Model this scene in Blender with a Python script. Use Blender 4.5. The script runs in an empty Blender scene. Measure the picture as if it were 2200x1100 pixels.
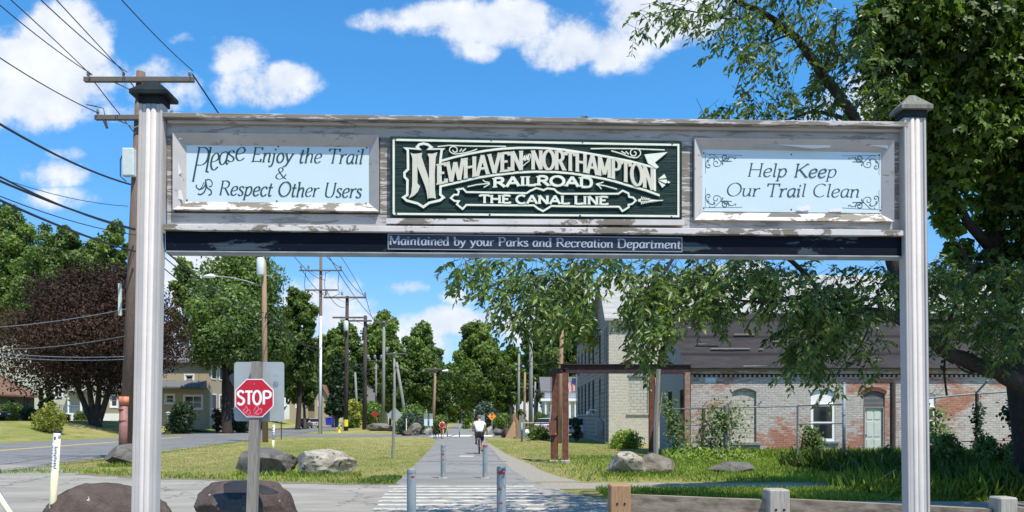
import bpy, bmesh, math, random
import numpy as np
from mathutils import Vector, Matrix
R = math.radians
sc = bpy.context.scene
col = sc.collection
# ------------------------------------------------------------ camera
F, HZ, CZ = 1610.0, 900.0, 1.6          # focal length in photo pixels, horizon row, eye height
cam = bpy.data.cameras.new('camera'); camo = bpy.data.objects.new('camera', cam); col.objects.link(camo)
cam.sensor_width = 36; cam.lens = 36*F/2200; cam.shift_y = (HZ-550)/2200
cam.clip_end = 3000; cam.clip_start = .05
camo.location = (0, 0, CZ); camo.rotation_euler = (R(90), 0, 0)
sc.camera = camo
sc.view_settings.view_transform = 'Standard'; sc.view_settings.look = 'None'
sc.view_settings.exposure = 0.5; sc.view_settings.gamma = 1
# ------------------------------------------------------------ sun and sky
SUN_EL, SUN_AZ = R(62), R(38)            # azimuth measured from behind the camera towards the right
sd = Vector((math.sin(SUN_AZ)*math.cos(SUN_EL), -math.cos(SUN_AZ)*math.cos(SUN_EL), math.sin(SUN_EL)))
sl = bpy.data.lights.new('sun', 'SUN'); sl.energy = 4.6; sl.angle = R(.53); sl.color = (1, .93, .80)
so = bpy.data.objects.new('sun', sl); col.objects.link(so); so.rotation_euler = sd.to_track_quat('Z', 'Y').to_euler()
W = bpy.data.worlds.new('World'); sc.world = W; W.use_nodes = True
wn, wl = W.node_tree.nodes, W.node_tree.links
wn.clear()
def WN(t, **k):
    n = wn.new(t)
    for a, b in k.items(): setattr(n, a, b)
    return n
def wmath(op, a, b=None, clamp=False):
    n = WN('ShaderNodeMath', operation=op, use_clamp=clamp)
    for i, v in enumerate((a, b)):
        if v is None: continue
        if isinstance(v, (int, float)): n.inputs[i].default_value = v
        else: wl.new(v, n.inputs[i])
    return n.outputs[0]
sky = WN('ShaderNodeTexSky', sky_type='NISHITA'); sky.sun_disc = False
sky.sun_elevation = SUN_EL; sky.sun_rotation = math.pi - SUN_AZ; sky.air_density = 1.0; sky.dust_density = .3; sky.ozone_density = 2.5
tc = WN('ShaderNodeTexCoord'); sx = WN('ShaderNodeSeparateXYZ'); wl.new(tc.outputs['Generated'], sx.inputs[0])
ay = wmath('MAXIMUM', wmath('ABSOLUTE', sx.outputs[1]), .02)
U = wmath('DIVIDE', sx.outputs[0], ay); V = wmath('DIVIDE', sx.outputs[2], ay)
cb = WN('ShaderNodeCombineXYZ'); wl.new(U, cb.inputs[0]); wl.new(V, cb.inputs[1])
nz = WN('ShaderNodeTexNoise'); nz.inputs['Scale'].default_value = 7; nz.inputs['Detail'].default_value = 9; nz.inputs['Roughness'].default_value = .62
wl.new(cb.outputs[0], nz.inputs['Vector'])
nz2 = WN('ShaderNodeTexNoise'); nz2.inputs['Scale'].default_value = 22; nz2.inputs['Detail'].default_value = 5
wl.new(cb.outputs[0], nz2.inputs['Vector'])
# cumulus banks by direction: (px, py, half width, half height, weight) in the photo's own angles
CL = [(40, 170, 240, 125, 1.1), (140, 90, 120, 100, 1.1), (350, 195, 95, 78, .8), (570, 185, 125, 62, 1), (510, 125, 80, 55, .9), (200, 245, 260, 36, .6),
      (1060, 50, 260, 62, .95), (1260, 95, 165, 80, 1.05), (1400, 35, 210, 75, 1), (950, 45, 190, 40, .8), (1010, 105, 90, 40, .7),
      (60, 370, 190, 38, .5), (870, 617, 62, 24, .85), (700, 650, 130, 70, .8), (810, 595, 30, 16, .6), (1000, 690, 160, 45, .9), (430, 600, 110, 90, .95), (1300, 640, 200, 70, .8),
      (1950, 250, 300, 130, .8), (2080, 620, 200, 60, .9), (880, 735, 300, 40, .6), (420, 85, 90, 22, .45), (520, 720, 300, 60, .7), (1000, 640, 70, 26, .7), (760, 610, 60, 30, .6), (1150, 700, 200, 60, .8), (940, 700, 80, 34, .8), (730, 690, 110, 40, .8), (180, 330, 120, 24, .4), (120, 430, 160, 30, .5), (1500, 620, 300, 60, .6),
      (-500, 300, 350, 120, 1), (2600, 200, 350, 150, 1), (3200, 500, 400, 120, .9), (-1200, 500, 400, 120, .9), (600, -500, 420, 160, 1), (1700, -700, 420, 160, 1)]
dens = None
for (px, py, rx, ry, w) in CL:
    a = wmath('MULTIPLY', wmath('SUBTRACT', U, (px-1100)/F), F/rx/1.15); b = wmath('MULTIPLY', wmath('SUBTRACT', V, (HZ-py)/F), F/ry/1.15)
    d = wmath('MULTIPLY', wmath('MAXIMUM', wmath('SUBTRACT', 1.0, wmath('ADD', wmath('MULTIPLY', a, a), wmath('MULTIPLY', b, b))), 0), w)
    dens = d if dens is None else wmath('MAXIMUM', dens, d)
field = wmath('ADD', wmath('MULTIPLY', dens, .62), wmath('MULTIPLY', wmath('SUBTRACT', nz.outputs[0], .5), wmath('ADD', wmath('MULTIPLY', dens, .9), 1.5)))
mr = WN('ShaderNodeMapRange'); mr.interpolation_type = 'SMOOTHSTEP'
mr.inputs[1].default_value = .17; mr.inputs[2].default_value = .52; wl.new(field, mr.inputs[0])
mask = wmath('MULTIPLY', mr.outputs[0], wmath('MINIMUM', wmath('MULTIPLY', dens, 5), 1))
sh = WN('ShaderNodeMapRange'); sh.inputs[1].default_value = .35; sh.inputs[2].default_value = .8; sh.inputs[3].default_value = .0; sh.inputs[4].default_value = 1
wl.new(wmath('ADD', wmath('MULTIPLY', nz.outputs[0], .7), wmath('MULTIPLY', nz2.outputs[0], .45)), sh.inputs[0])
cc = WN('ShaderNodeMixRGB'); cc.inputs[1].default_value = (4.7, 5.6, 7.1, 1); cc.inputs[2].default_value = (8.9, 9.1, 9.4, 1); wl.new(sh.outputs[0], cc.inputs[0])
tint = WN('ShaderNodeMixRGB', blend_type='MULTIPLY'); tint.inputs[0].default_value = 1; wl.new(sky.outputs[0], tint.inputs[1])
grad = WN('ShaderNodeMixRGB'); grad.inputs[1].default_value = (.95, 1.0, 1.3, 1); grad.inputs[2].default_value = (.62, 1.50, 1.98, 1)
wl.new(wmath('DIVIDE', wmath('ABSOLUTE', sx.outputs[2]), .36, True), grad.inputs[0]); wl.new(grad.outputs[0], tint.inputs[2])
mx = WN('ShaderNodeMixRGB'); wl.new(mask, mx.inputs[0]); wl.new(tint.outputs[0], mx.inputs[1]); wl.new(cc.outputs[0], mx.inputs[2])
bg = WN('ShaderNodeBackground'); bg.inputs[1].default_value = .085; wl.new(mx.outputs[0], bg.inputs[0])
wo = WN('ShaderNodeOutputWorld'); wl.new(bg.outputs[0], wo.inputs[0])
sc.cycles.max_bounces = 6; sc.cycles.transparent_max_bounces = 8; sc.cycles.diffuse_bounces = 3; sc.cycles.use_denoising = True

# ------------------------------------------------------------ helpers
def at(px, py, Y): return Vector(((px-1100)/F*Y, Y, CZ+(HZ-py)/F*Y))
def gY(py): return CZ*F/(py-HZ)
def gpt(px, py): Y = gY(py); return Vector(((px-1100)/F*Y, Y, 0))
def sstep(t): t = max(0, min(1, t)); return t*t*(3-2*t)
def xwest(Y): return -33.3 - (0 if Y < 60 else .1*(Y-60))
def gz(x, y):
    if x > -30: return 0.0
    return 1.4*sstep((-x + xwest(y) - .6)/8.0)
XM = {}
def empty(name, loc=(0, 0, 0), rz=0, parent=None):
    o = bpy.data.objects.new(name, None); col.objects.link(o); o.location = loc; o.rotation_euler = (0, 0, rz)
    o.empty_display_size = .3
    XM[o.name] = Matrix.Translation(Vector(loc)) @ Matrix.Rotation(rz, 4, 'Z')
    return o
def tag(o, label=None, cat=None, group=None, kind=None):
    for k, v in (('label', label), ('category', cat), ('group', group), ('kind', kind)):
        if v: o[k] = v
    return o
def thing(name, label, cat, loc=(0, 0, 0), rz=0, group=None): return tag(empty(name, loc, rz), label, cat, group)
class MB:
    def __init__(s): s.v = []; s.f = []; s.m = []; s.cur = 0
    def add(s, vs, fs):
        n = len(s.v); s.v += [tuple(p) for p in vs]; s.f += [tuple(i+n for i in f) for f in fs]; s.m += [s.cur]*len(fs); return s
    def box(s, x0, x1, y0, y1, z0, z1):
        return s.add([(x0,y0,z0),(x1,y0,z0),(x1,y1,z0),(x0,y1,z0),(x0,y0,z1),(x1,y0,z1),(x1,y1,z1),(x0,y1,z1)],
                     [(0,3,2,1),(4,5,6,7),(0,1,5,4),(1,2,6,5),(2,3,7,6),(3,0,4,7)])
    def bbox(s, x0, x1, y0, y1, z0, z1, b=.004):      # bevelled box
        bm = bmesh.new(); bmesh.ops.create_cube(bm, size=1)
        for v in bm.verts: v.co = Vector(((x0+x1)/2+v.co.x*(x1-x0), (y0+y1)/2+v.co.y*(y1-y0), (z0+z1)/2+v.co.z*(z1-z0)))
        bmesh.ops.bevel(bm, geom=bm.edges[:], offset=b, segments=1, affect='EDGES')
        bm.verts.ensure_lookup_table()
        vs = [tuple(v.co) for v in bm.verts]; fs = [tuple(l.vert.index for l in f.loops) for f in bm.faces]; bm.free()
        return s.add(vs, fs)
    def tube(s, pts, r, n=8, cap=True):
        pts = [Vector(p) for p in pts]; rs = r if isinstance(r, (list, tuple)) else [r]*len(pts)
        vs = []; fs = []; up = None
        for i, p in enumerate(pts):
            d = (pts[min(i+1, len(pts)-1)] - pts[max(i-1, 0)]).normalized()
            if up is None:
                up = Vector((0, 0, 1)) if abs(d.z) < .9 else Vector((1, 0, 0))
            a = d.cross(up).normalized(); b = a.cross(d).normalized(); up = b
            for k in range(n):
                t = 2*math.pi*k/n; vs.append(p + (a*math.cos(t) + b*math.sin(t))*rs[i])
        for i in range(len(pts)-1):
            for k in range(n):
                k2 = (k+1) % n; fs.append((i*n+k, i*n+k2, (i+1)*n+k2, (i+1)*n+k))
        if cap: fs.append(tuple(range(n))[::-1]); fs.append(tuple((len(pts)-1)*n+k for k in range(n)))
        return s.add(vs, fs)
    def cyl(s, p0, p1, r0, r1=None, n=12): return s.tube([p0, p1], [r0, r0 if r1 is None else r1], n)
    def lathe(s, prof, c=(0, 0, 0), n=16):             # prof: (r, z)
        vs = []; fs = []
        for (r, z) in prof:
            for k in range(n): t = 2*math.pi*k/n; vs.append((c[0]+r*math.cos(t), c[1]+r*math.sin(t), c[2]+z))
        for i in range(len(prof)-1):
            for k in range(n): fs.append((i*n+k, i*n+(k+1) % n, (i+1)*n+(k+1) % n, (i+1)*n+k))
        fs.append(tuple(range(n))[::-1]); fs.append(tuple((len(prof)-1)*n+k for k in range(n)))
        return s.add(vs, fs)
    def prism(s, pts, y0, y1):                          # outline in x,z extruded along y
        n = len(pts)
        return s.add([(p[0], y0, p[1]) for p in pts] + [(p[0], y1, p[1]) for p in pts],
                     [tuple(range(n)), tuple(range(n, 2*n))[::-1]] + [(i, i+n, (i+1) % n+n, (i+1) % n) for i in range(n)])
    def xprism(s, pts, x0, x1):                         # outline in y,z extruded along x
        n = len(pts)
        return s.add([(x0, p[0], p[1]) for p in pts] + [(x1, p[0], p[1]) for p in pts],
                     [tuple(range(n))[::-1], tuple(range(n, 2*n))] + [(i, (i+1) % n, (i+1) % n+n, i+n) for i in range(n)])
    def hprism(s, pts, z0, z1):
        n = len(pts)
        return s.add([(p[0], p[1], z0) for p in pts] + [(p[0], p[1], z1) for p in pts],
                     [tuple(range(n))[::-1], tuple(range(n, 2*n))] + [(i, (i+1) % n, (i+1) % n+n, i+n) for i in range(n)])
    def build(s, name, mat, parent=None, world=False, smooth=False):
        me = bpy.data.meshes.new(name)
        vs = s.v
        if world and parent is not None:
            iv = XM[parent.name].inverted(); vs = [tuple(iv @ Vector(p)) for p in vs]
        me.from_pydata(vs, [], s.f)
        mats = mat if isinstance(mat, (list, tuple)) else [mat]
        for m in mats: me.materials.append(m)
        if len(mats) > 1: me.polygons.foreach_set('material_index', s.m)
        if smooth: me.polygons.foreach_set('use_smooth', [True]*len(me.polygons))
        me.update()
        o = bpy.data.objects.new(name, me); col.objects.link(o)
        if parent is not None: o.parent = parent; XM[o.name] = XM[parent.name]
        else: XM[o.name] = Matrix.Identity(4)
        return o
def soften(o, deg=40):
    try: o.data.set_sharp_from_angle(angle=R(deg))
    except Exception: pass
    return o
def copy_tree(o, parent=None):
    c = o.copy(); col.objects.link(c); c.parent = parent
    for ch in list(o.children): copy_tree(ch, c)
    return c
# ------------------------------------------------------------ materials
def mat(name, color=(.5, .5, .5), rough=.7, metal=0, spec=.5):
    m = bpy.data.materials.new(name); m.use_nodes = True
    b = m.node_tree.nodes['Principled BSDF']
    b.inputs['Base Color'].default_value = (*color, 1); b.inputs['Roughness'].default_value = rough; b.inputs['Metallic'].default_value = metal
    b.inputs['Specular IOR Level'].default_value = spec
    return m
class NT:
    def __init__(s, m): s.t = m.node_tree; s.b = s.t.nodes['Principled BSDF']; s.tc = s.t.nodes.new('ShaderNodeTexCoord')
    def n(s, t, **k):
        n = s.t.nodes.new(t)
        for a, b in k.items(): setattr(n, a, b)
        return n
    def lk(s, a, b): s.t.links.new(a, b)
    def vec(s, scale=(1, 1, 1), src='Object', rot=(0, 0, 0)):
        mp = s.n('ShaderNodeMapping'); mp.inputs['Scale'].default_value = scale; mp.inputs['Rotation'].default_value = rot
        s.lk(s.tc.outputs[src], mp.inputs[0]); return mp.outputs[0]
    def noise(s, vec, scale=5, detail=6, rough=.55, dist=0):
        n = s.n('ShaderNodeTexNoise'); n.inputs['Scale'].default_value = scale; n.inputs['Detail'].default_value = detail
        n.inputs['Roughness'].default_value = rough; n.inputs['Distortion'].default_value = dist; s.lk(vec, n.inputs['Vector']); return n.outputs[0]
    def ramp(s, src, stops, interp='LINEAR'):
        r = s.n('ShaderNodeValToRGB'); e = r.color_ramp.elements; r.color_ramp.interpolation = interp
        while len(e) < len(stops): e.new(.5)
        for i, (p, c) in enumerate(stops):
            e[i].position = p; e[i].color = (c, c, c, 1) if isinstance(c, (int, float)) else (*c, 1)
        s.lk(src, r.inputs[0]); return r.outputs[0]
    def mix(s, f, a, b, mode='MIX'):
        n = s.n('ShaderNodeMixRGB', blend_type=mode)
        for i, v in enumerate((f, a, b)):
            if isinstance(v, (int, float)): n.inputs[i].default_value = v if i == 0 else (v, v, v, 1)
            elif isinstance(v, tuple): n.inputs[i].default_value = (*v, 1)
            else: s.lk(v, n.inputs[i])
        return n.outputs[0]
    def col(s, c): s.lk(c, s.b.inputs['Base Color'])
    def bump(s, h, strength=.3, dist=.01):
        n = s.n('ShaderNodeBump'); n.inputs['Strength'].default_value = strength; n.inputs['Distance'].default_value = dist
        s.lk(h, n.inputs['Height']); s.lk(n.outputs[0], s.b.inputs['Normal'])
def noisy(name, a, b, scale=4, rough=.8, vs=(1, 1, 1), bump=.2, bdist=.01, lo=.3, hi=.7, detail=8, metal=0, spec=.4, src='Object'):
    m = mat(name, a, rough, metal, spec); t = NT(m); v = t.vec(vs, src)
    n = t.noise(v, scale, detail, .6); t.col(t.mix(t.ramp(n, [(lo, 0.), (hi, 1.)]), a, b))
    if bump: t.bump(n, bump, bdist)
    return m
def peel(name, paint, under, amount=.5, vs=(3, 9, 9), scale=3, dirty=.25, spec=.3):
    m = mat(name, paint, .6, 0, spec); t = NT(m); v = t.vec(vs)
    n = t.noise(v, scale, 9, .68, .3); f = t.ramp(n, [(amount-.012, 0.), (amount+.012, 1.)])
    g = t.noise(t.vec((vs[0]*.6, vs[1]*14, vs[2]*14)) if vs[0] < vs[2] else t.vec((vs[0]*14, vs[1]*14, vs[2]*.6)), 3, 6, .7)
    d = t.noise(t.vec((1.5, 1.5, 1.5)), 2.5, 8, .7)
    pc = t.mix(t.ramp(d, [(.35, 0.), (.75, 1.)]), paint, tuple(c*(1-dirty) for c in paint))
    pc = t.mix(t.ramp(g, [(.25, .28), (.45, 0.)]), pc, tuple(c*.62 for c in paint))
    uc = t.mix(t.ramp(g, [(.3, 0.), (.7, 1.)]), tuple(c*.55 for c in under), tuple(min(1, c*1.25) for c in under))
    t.col(t.mix(f, pc, uc))
    h = t.mix(f, 1.0, t.mix(.5, 0.2, g)); t.bump(t.mix(.25, h, g), .55, .003)
    return m
M = {}
PAINT = (.475, .445, .43); WOOD = (.30, .275, .25)
M['paint'] = peel('mauve_paint', PAINT, WOOD, .62)
M['paint_post'] = peel('mauve_post_paint', PAINT, WOOD, .73, (14, 14, 1.6), 1.6, .16)
M['paint_mid'] = peel('aged_paint', PAINT, WOOD, .545, (1.6, 9, 11), 2.4, .3)
M['paint_worn'] = peel('worn_paint', (.52, .475, .46), (.22, .195, .165), .47, (1.8, 12, 12), 3)
M['paint_ledge'] = peel('flaking_paint', (.62, .58, .56), (.20, .175, .14), .53, (2.6, 6, 6), 2)
M['wood_cap'] = noisy('weathered_cap', (.09, .092, .075), (.22, .215, .18), 6, .85, (9, 9, 1.2), .5)
M['navy'] = peel('navy_paint', (.003, .005, .012), (.05, .07, .085), .565, (1.2, 3, 3.6), 1.7, .1, spec=.12)
M['navy_cap'] = noisy('navy_cap_paint', (.006, .010, .012), (.02, .028, .03), 10, .6, bump=.2, spec=.15)
M['plate'] = mat('dark_plate', (.010, .011, .026), .4)
M['silver_text'] = mat('grey_lettering', (.33, .37, .43), .5)
M['panel'] = noisy('pale_sign_panel', (.53, .63, .68), (.57, .67, .715), 3, .35, bump=.0)
M['ink'] = mat('dark_green_lettering', (.012, .052, .058), .5)
M['cream'] = noisy('cream_relief_paint', (.63, .66, .55), (.74, .76, .65), 14, .5, bump=.0)
M['cream2'] = noisy('beige_letter_paint', (.56, .53, .43), (.62, .59, .49), 14, .5, bump=.0)
m = mat('sandblasted_green', (.01, .06, .055), .6, 0, .2); t = NT(m); w = t.noise(t.vec((1.6, 10, 42)), 2.2, 6, .7, .5)
t.col(t.mix(t.ramp(w, [(.3, 0.), (.72, 1.)]), (.0015, .010, .014), (.010, .048, .040))); t.bump(w, 1.0, .012); M['green'] = m
M['field'] = mat('smooth_green', (.013, .06, .055), .45)
M['galv'] = noisy('galvanised_steel', (.15, .19, .215), (.28, .325, .345), 9, .5, (1, 1, .4), .06, .004, metal=.0)
M['galv_dark'] = noisy('dull_steel', (.14, .16, .17), (.25, .27, .28), 9, .55, (1, 1, .4), .08)
M['red_paint'] = noisy('red_scuffs', (.42, .02, .03), (.25, .05, .04), 20, .6, bump=.05)
M['oldpost'] = noisy('grey_timber', (.15, .135, .115), (.30, .28, .245), 5, .85, (22, 22, 1), .5, .01)
M['rail'] = noisy('weathered_rail', (.13, .10, .07), (.30, .25, .19), 2.4, .85, (.45, 6, 6), .5, .01, .36, .62)
M['railpost'] = noisy('weathered_rail_post', (.23, .215, .185), (.42, .39, .34), 5, .85, (20, 20, 1.2), .5, .01)
M['railpost_brown'] = noisy('brown_rail_post', (.22, .12, .06), (.40, .25, .14), 5, .85, (20, 20, 1.2), .5, .01)
M['pole'] = noisy('creosoted_pole', (.095, .065, .05), (.20, .145, .11), 4, .9, (16, 16, 1), .6, .02)
M['pole_tan'] = noisy('tan_pole', (.22, .135, .08), (.36, .245, .165), 4, .9, (16, 16, 1), .6, .02)
M['pole_dark'] = noisy('dark_pole', (.035, .028, .025), (.085, .07, .06), 4, .9, (16, 16, 1), .5, .02)
M['pole_grey'] = noisy('grey_pole', (.16, .16, .15), (.28, .275, .25), 4, .9, (16, 16, 1), .4, .02)
M['arm'] = noisy('crossarm_wood', (.09, .075, .065), (.18, .155, .135), 5, .9, (1, 14, 14), .4, .01)
M['porcelain'] = mat('porcelain', (.30, .31, .32), .25)
M['xfmr'] = noisy('transformer_paint', (.50, .56, .56), (.60, .65, .64), 5, .45, bump=.03)
M['black'] = mat('black_rubber', (.012, .012, .014), .6)
M['wire'] = mat('wire_sheath', (.018, .02, .024), .6)
M['guard'] = noisy('rust_red_guard', (.22, .095, .08), (.33, .16, .14), 7, .6, bump=.1)
M['orange_band'] = noisy('orange_band', (.55, .16, .08), (.65, .25, .14), 7, .6, bump=.1)
M['whitepipe'] = noisy('white_conduit', (.68, .69, .70), (.76, .77, .78), 5, .5, bump=.02)
M['white'] = noisy('white_paint', (.70, .71, .70), (.78, .78, .77), 5, .5, bump=.02)
M['stopred'] = noisy('stop_red', (.46, .008, .026), (.52, .014, .035), 6, .38, bump=.0)
M['signwhite'] = mat('sign_white', (.80, .80, .80), .4)
M['alu'] = noisy('bare_aluminium', (.30, .335, .35), (.36, .395, .41), 3, .45, bump=.01)
M['graff'] = mat('pink_scrawl', (.70, .25, .33), .6)
M['rust'] = noisy('rusty_steel', (.075, .028, .02), (.19, .07, .045), 6, .8, (1, 1, 1), .4, .01)
M['rustlight'] = noisy('bleached_rust', (.20, .12, .09), (.34, .24, .19), 6, .8, bump=.2)
M['rustdark'] = noisy('dark_rust', (.018, .010, .011), (.06, .026, .022), 6, .7, bump=.3)
M['conc'] = noisy('concrete', (.28, .26, .22), (.44, .42, .37), 6, .9, bump=.3)
M['glass'] = mat('dark_glass', (.012, .016, .022), .08, 0, .8)
M['skin'] = noisy('skin', (.48, .27, .18), (.54, .31, .21), 20, .55, bump=0)
M['yellowpipe'] = noisy('pale_yellow_plastic', (.72, .67, .40), (.79, .75, .50), 6, .5, bump=.02)

# asphalt, ground
def asphalt(name, a, b, sc_=1.2, cracks=True):
    m = mat(name, a, .9, 0, .25); t = NT(m)
    big = t.noise(t.vec((.35, 1, 1)), sc_, 8, .6); fine = t.noise(t.vec(), 70, 4, .7)
    c = t.mix(t.ramp(big, [(.3, 0.), (.7, 1.)]), a, b); c = t.mix(.55, c, t.ramp(fine, [(.3, .62), (.7, 1.25)]), 'MULTIPLY')
    if cracks:
        vo = t.n('ShaderNodeTexVoronoi', feature='DISTANCE_TO_EDGE'); vo.inputs['Scale'].default_value = .33
        dn = t.n('ShaderNodeTexNoise'); dn.inputs['Scale'].default_value = 2.5; t.lk(t.tc.outputs['Object'], dn.inputs['Vector'])
        ad = t.n('ShaderNodeMixRGB', blend_type='ADD'); ad.inputs[0].default_value = .9; t.lk(t.tc.outputs['Object'], ad.inputs[1]); t.lk(dn.outputs['Color'], ad.inputs[2])
        t.lk(ad.outputs[0], vo.inputs['Vector']); f = t.ramp(vo.outputs['Distance'], [(.0, .75), (.016, 0.)]); c = t.mix(f, c, tuple(x*.4 for x in a))
    t.col(c); t.bump(fine, .35, .006); return m
M['asph_street'] = asphalt('street_asphalt', (.15, .15, .15), (.20, .198, .19), .4)
M['asph_side'] = asphalt('side_road_asphalt', (.21, .195, .165), (.34, .32, .28), 1.1)
M['asph_trail'] = asphalt('trail_asphalt', (.17, .165, .155), (.26, .253, .24), .9, True)
M['gravel'] = noisy('gravel', (.17, .15, .12), (.36, .33, .27), 26, .95, bump=.7, bdist=.02)
M['concrete_walk'] = noisy('pale_concrete', (.5, .47, .38), (.6, .57, .48), 2, .9, bump=.1)
M['yellow_line'] = noisy('yellow_marking', (.62, .42, .06), (.66, .50, .14), 3, .8, bump=0, lo=.35, hi=.6)
m = mat('white_marking', (.62, .62, .58), .8); t = NT(m); n_ = t.noise(t.vec((.8, 3, 1)), 5, 9, .75); t.col(t.mix(t.ramp(n_, [(.44, 0.), (.56, 1.)]), (.62, .61, .55), (.29, .275, .25))); M['white_line'] = m
m = mat('lawn', (.08, .1, .03), .95, 0, .1); t = NT(m)
big = t.noise(t.vec((1, .35, 1)), .16, 6, .62); mid = t.noise(t.vec((1, .5, 1)), 1.1, 7, .65); fine = t.noise(t.vec(), 28, 5, .75)
c = t.mix(t.ramp(big, [(.34, 0.), (.54, 1.)]), (.18, .215, .05), (.36, .31, .13)); c = t.mix(t.ramp(mid, [(.34, .8), (.54, 0.)]), c, (.14, .20, .035))
c = t.mix(.75, c, t.ramp(fine, [(.25, .38), (.75, 1.4)]), 'MULTIPLY'); t.col(c); t.bump(fine, 1.0, .05); M['lawn'] = m

def leafmat(name, dark, light, trans=.3, hue=None, rough=.5):
    m = bpy.data.materials.new(name); m.use_nodes = True; nt = m.node_tree; b = nt.nodes['Principled BSDF']
    a = nt.nodes.new('ShaderNodeAttribute'); a.attribute_name = 'var'
    r = nt.nodes.new('ShaderNodeValToRGB'); e = r.color_ramp.elements; e[0].color = (*dark, 1); e[1].color = (*light, 1)
    nt.links.new(a.outputs['Fac'], r.inputs[0])
    oi = nt.nodes.new('ShaderNodeObjectInfo'); hs = nt.nodes.new('ShaderNodeHueSaturation')
    mp = nt.nodes.new('ShaderNodeMapRange'); mp.inputs[3].default_value = .84; mp.inputs[4].default_value = 1.16
    nt.links.new(oi.outputs['Random'], mp.inputs[0]); nt.links.new(mp.outputs[0], hs.inputs['Value']); nt.links.new(r.outputs[0], hs.inputs['Color'])
    nt.links.new(hs.outputs[0], b.inputs['Base Color']); b.inputs['Roughness'].default_value = rough; b.inputs['Specular IOR Level'].default_value = .35
    tr = nt.nodes.new('ShaderNodeBsdfTranslucent'); mxs = nt.nodes.new('ShaderNodeMixShader'); mxs.inputs[0].default_value = trans
    g = nt.nodes.new('ShaderNodeMixRGB'); g.blend_type = 'MULTIPLY'; g.inputs[0].default_value = 1; g.inputs[2].default_value = (1.5, 1.6, .7, 1)
    nt.links.new(hs.outputs[0], g.inputs[1]); nt.links.new(g.outputs[0], tr.inputs[0])
    nt.links.new(b.outputs[0], mxs.inputs[1]); nt.links.new(tr.outputs[0], mxs.inputs[2])
    nt.links.new(mxs.outputs[0], nt.nodes['Material Output'].inputs[0]); return m
M['leaf_far'] = leafmat('oak_leaves', (.034, .068, .016), (.17, .245, .055))
M['leaf_far2'] = leafmat('maple_green_leaves', (.045, .085, .016), (.20, .28, .055))
M['leaf_light'] = leafmat('fresh_leaves', (.06, .12, .02), (.19, .27, .05))
M['leaf_copper'] = leafmat('copper_leaves', (.009, .006, .005), (.10, .052, .034), .10, rough=.9)
M['leaf_dark'] = leafmat('evergreen_leaves', (.010, .028, .012), (.045, .085, .024), .12)
M['leaf_blue'] = leafmat('blue_green_leaves', (.035, .06, .04), (.10, .15, .10), .2)
M['leaf_yellow'] = leafmat('golden_shrub_leaves', (.12, .15, .02), (.50, .50, .09), .25)
M['leaf_near'] = leafmat('drooping_leaves', (.025, .06, .012), (.17, .24, .055), .36, rough=.36)
M['leaf_maple'] = leafmat('maple_leaves', (.008, .026, .005), (.12, .20, .022), .34, rough=.5)
M['weed'] = leafmat('weed_leaves', (.11, .18, .022), (.34, .44, .075), .38)
M['bark'] = noisy('bark', (.05, .042, .036), (.13, .115, .10), 6, .95, (6, 6, 1.2), .8, .04)
M['bark_dark'] = noisy('dark_bark', (.018, .015, .013), (.05, .042, .036), 6, .95, (6, 6, 1.2), .8, .04)

# ------------------------------------------------------------ leaves
def leaf_obj(name, P, D, N, L, Wd, var, material, parent=None, lobes=1, world=False, twigs=None):
    """kite shaped leaves: base P, direction D, face normal N, length L, width Wd, brightness var"""
    D = D/np.linalg.norm(D, axis=1, keepdims=True); S = np.cross(D, N); S /= (np.linalg.norm(S, axis=1, keepdims=True)+1e-9); N = np.cross(S, D)
    Vs = []; k = len(P)
    L = L[:, None]; Wd = Wd[:, None]
    def kite(ang, l, w):
        d = D*math.cos(ang)+S*math.sin(ang); s = -D*math.sin(ang)+S*math.cos(ang)
        return [P, P+d*L*l*.45+s*Wd*.5*w+N*L*.07, P+d*L*l-N*L*.08, P+d*L*l*.45-s*Wd*.5*w+N*L*.07]
    quads = [kite(0, 1, 1)]
    if lobes >= 3: quads = [kite(0, 1, .8), kite(.95, .82, .7), kite(-.95, .82, .7)]
    nq = len(quads); V_ = np.stack([v for q in quads for v in q], 1).reshape(-1, 3)
    if world and parent is not None: V_ = V_ - np.array(XM[parent.name].translation)
    base = np.arange(k*nq)*4
    T = np.stack([base, base+1, base+2, base, base+2, base+3], 1).reshape(-1)
    me = bpy.data.meshes.new(name); nt_ = k*nq*2
    me.vertices.add(len(V_)); me.vertices.foreach_set('co', V_.astype(np.float32).ravel())
    me.loops.add(nt_*3); me.loops.foreach_set('vertex_index', T.astype(np.int32))
    me.polygons.add(nt_); me.polygons.foreach_set('loop_start', (np.arange(nt_)*3).astype(np.int32))
    me.update(calc_edges=True); me.materials.append(material)
    at_ = me.attributes.new('var', 'FLOAT', 'POINT'); at_.data.foreach_set('value', np.repeat(var, 4*nq).astype(np.float32))
    o = bpy.data.objects.new(name, me); col.objects.link(o)
    if parent is not None: o.parent = parent; XM[o.name] = XM[parent.name]
    return o
def rnd_dirs(rg, n, spread=1.0):
    v = rg.normal(size=(n, 3)); return v/np.linalg.norm(v, axis=1, keepdims=True)
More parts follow.
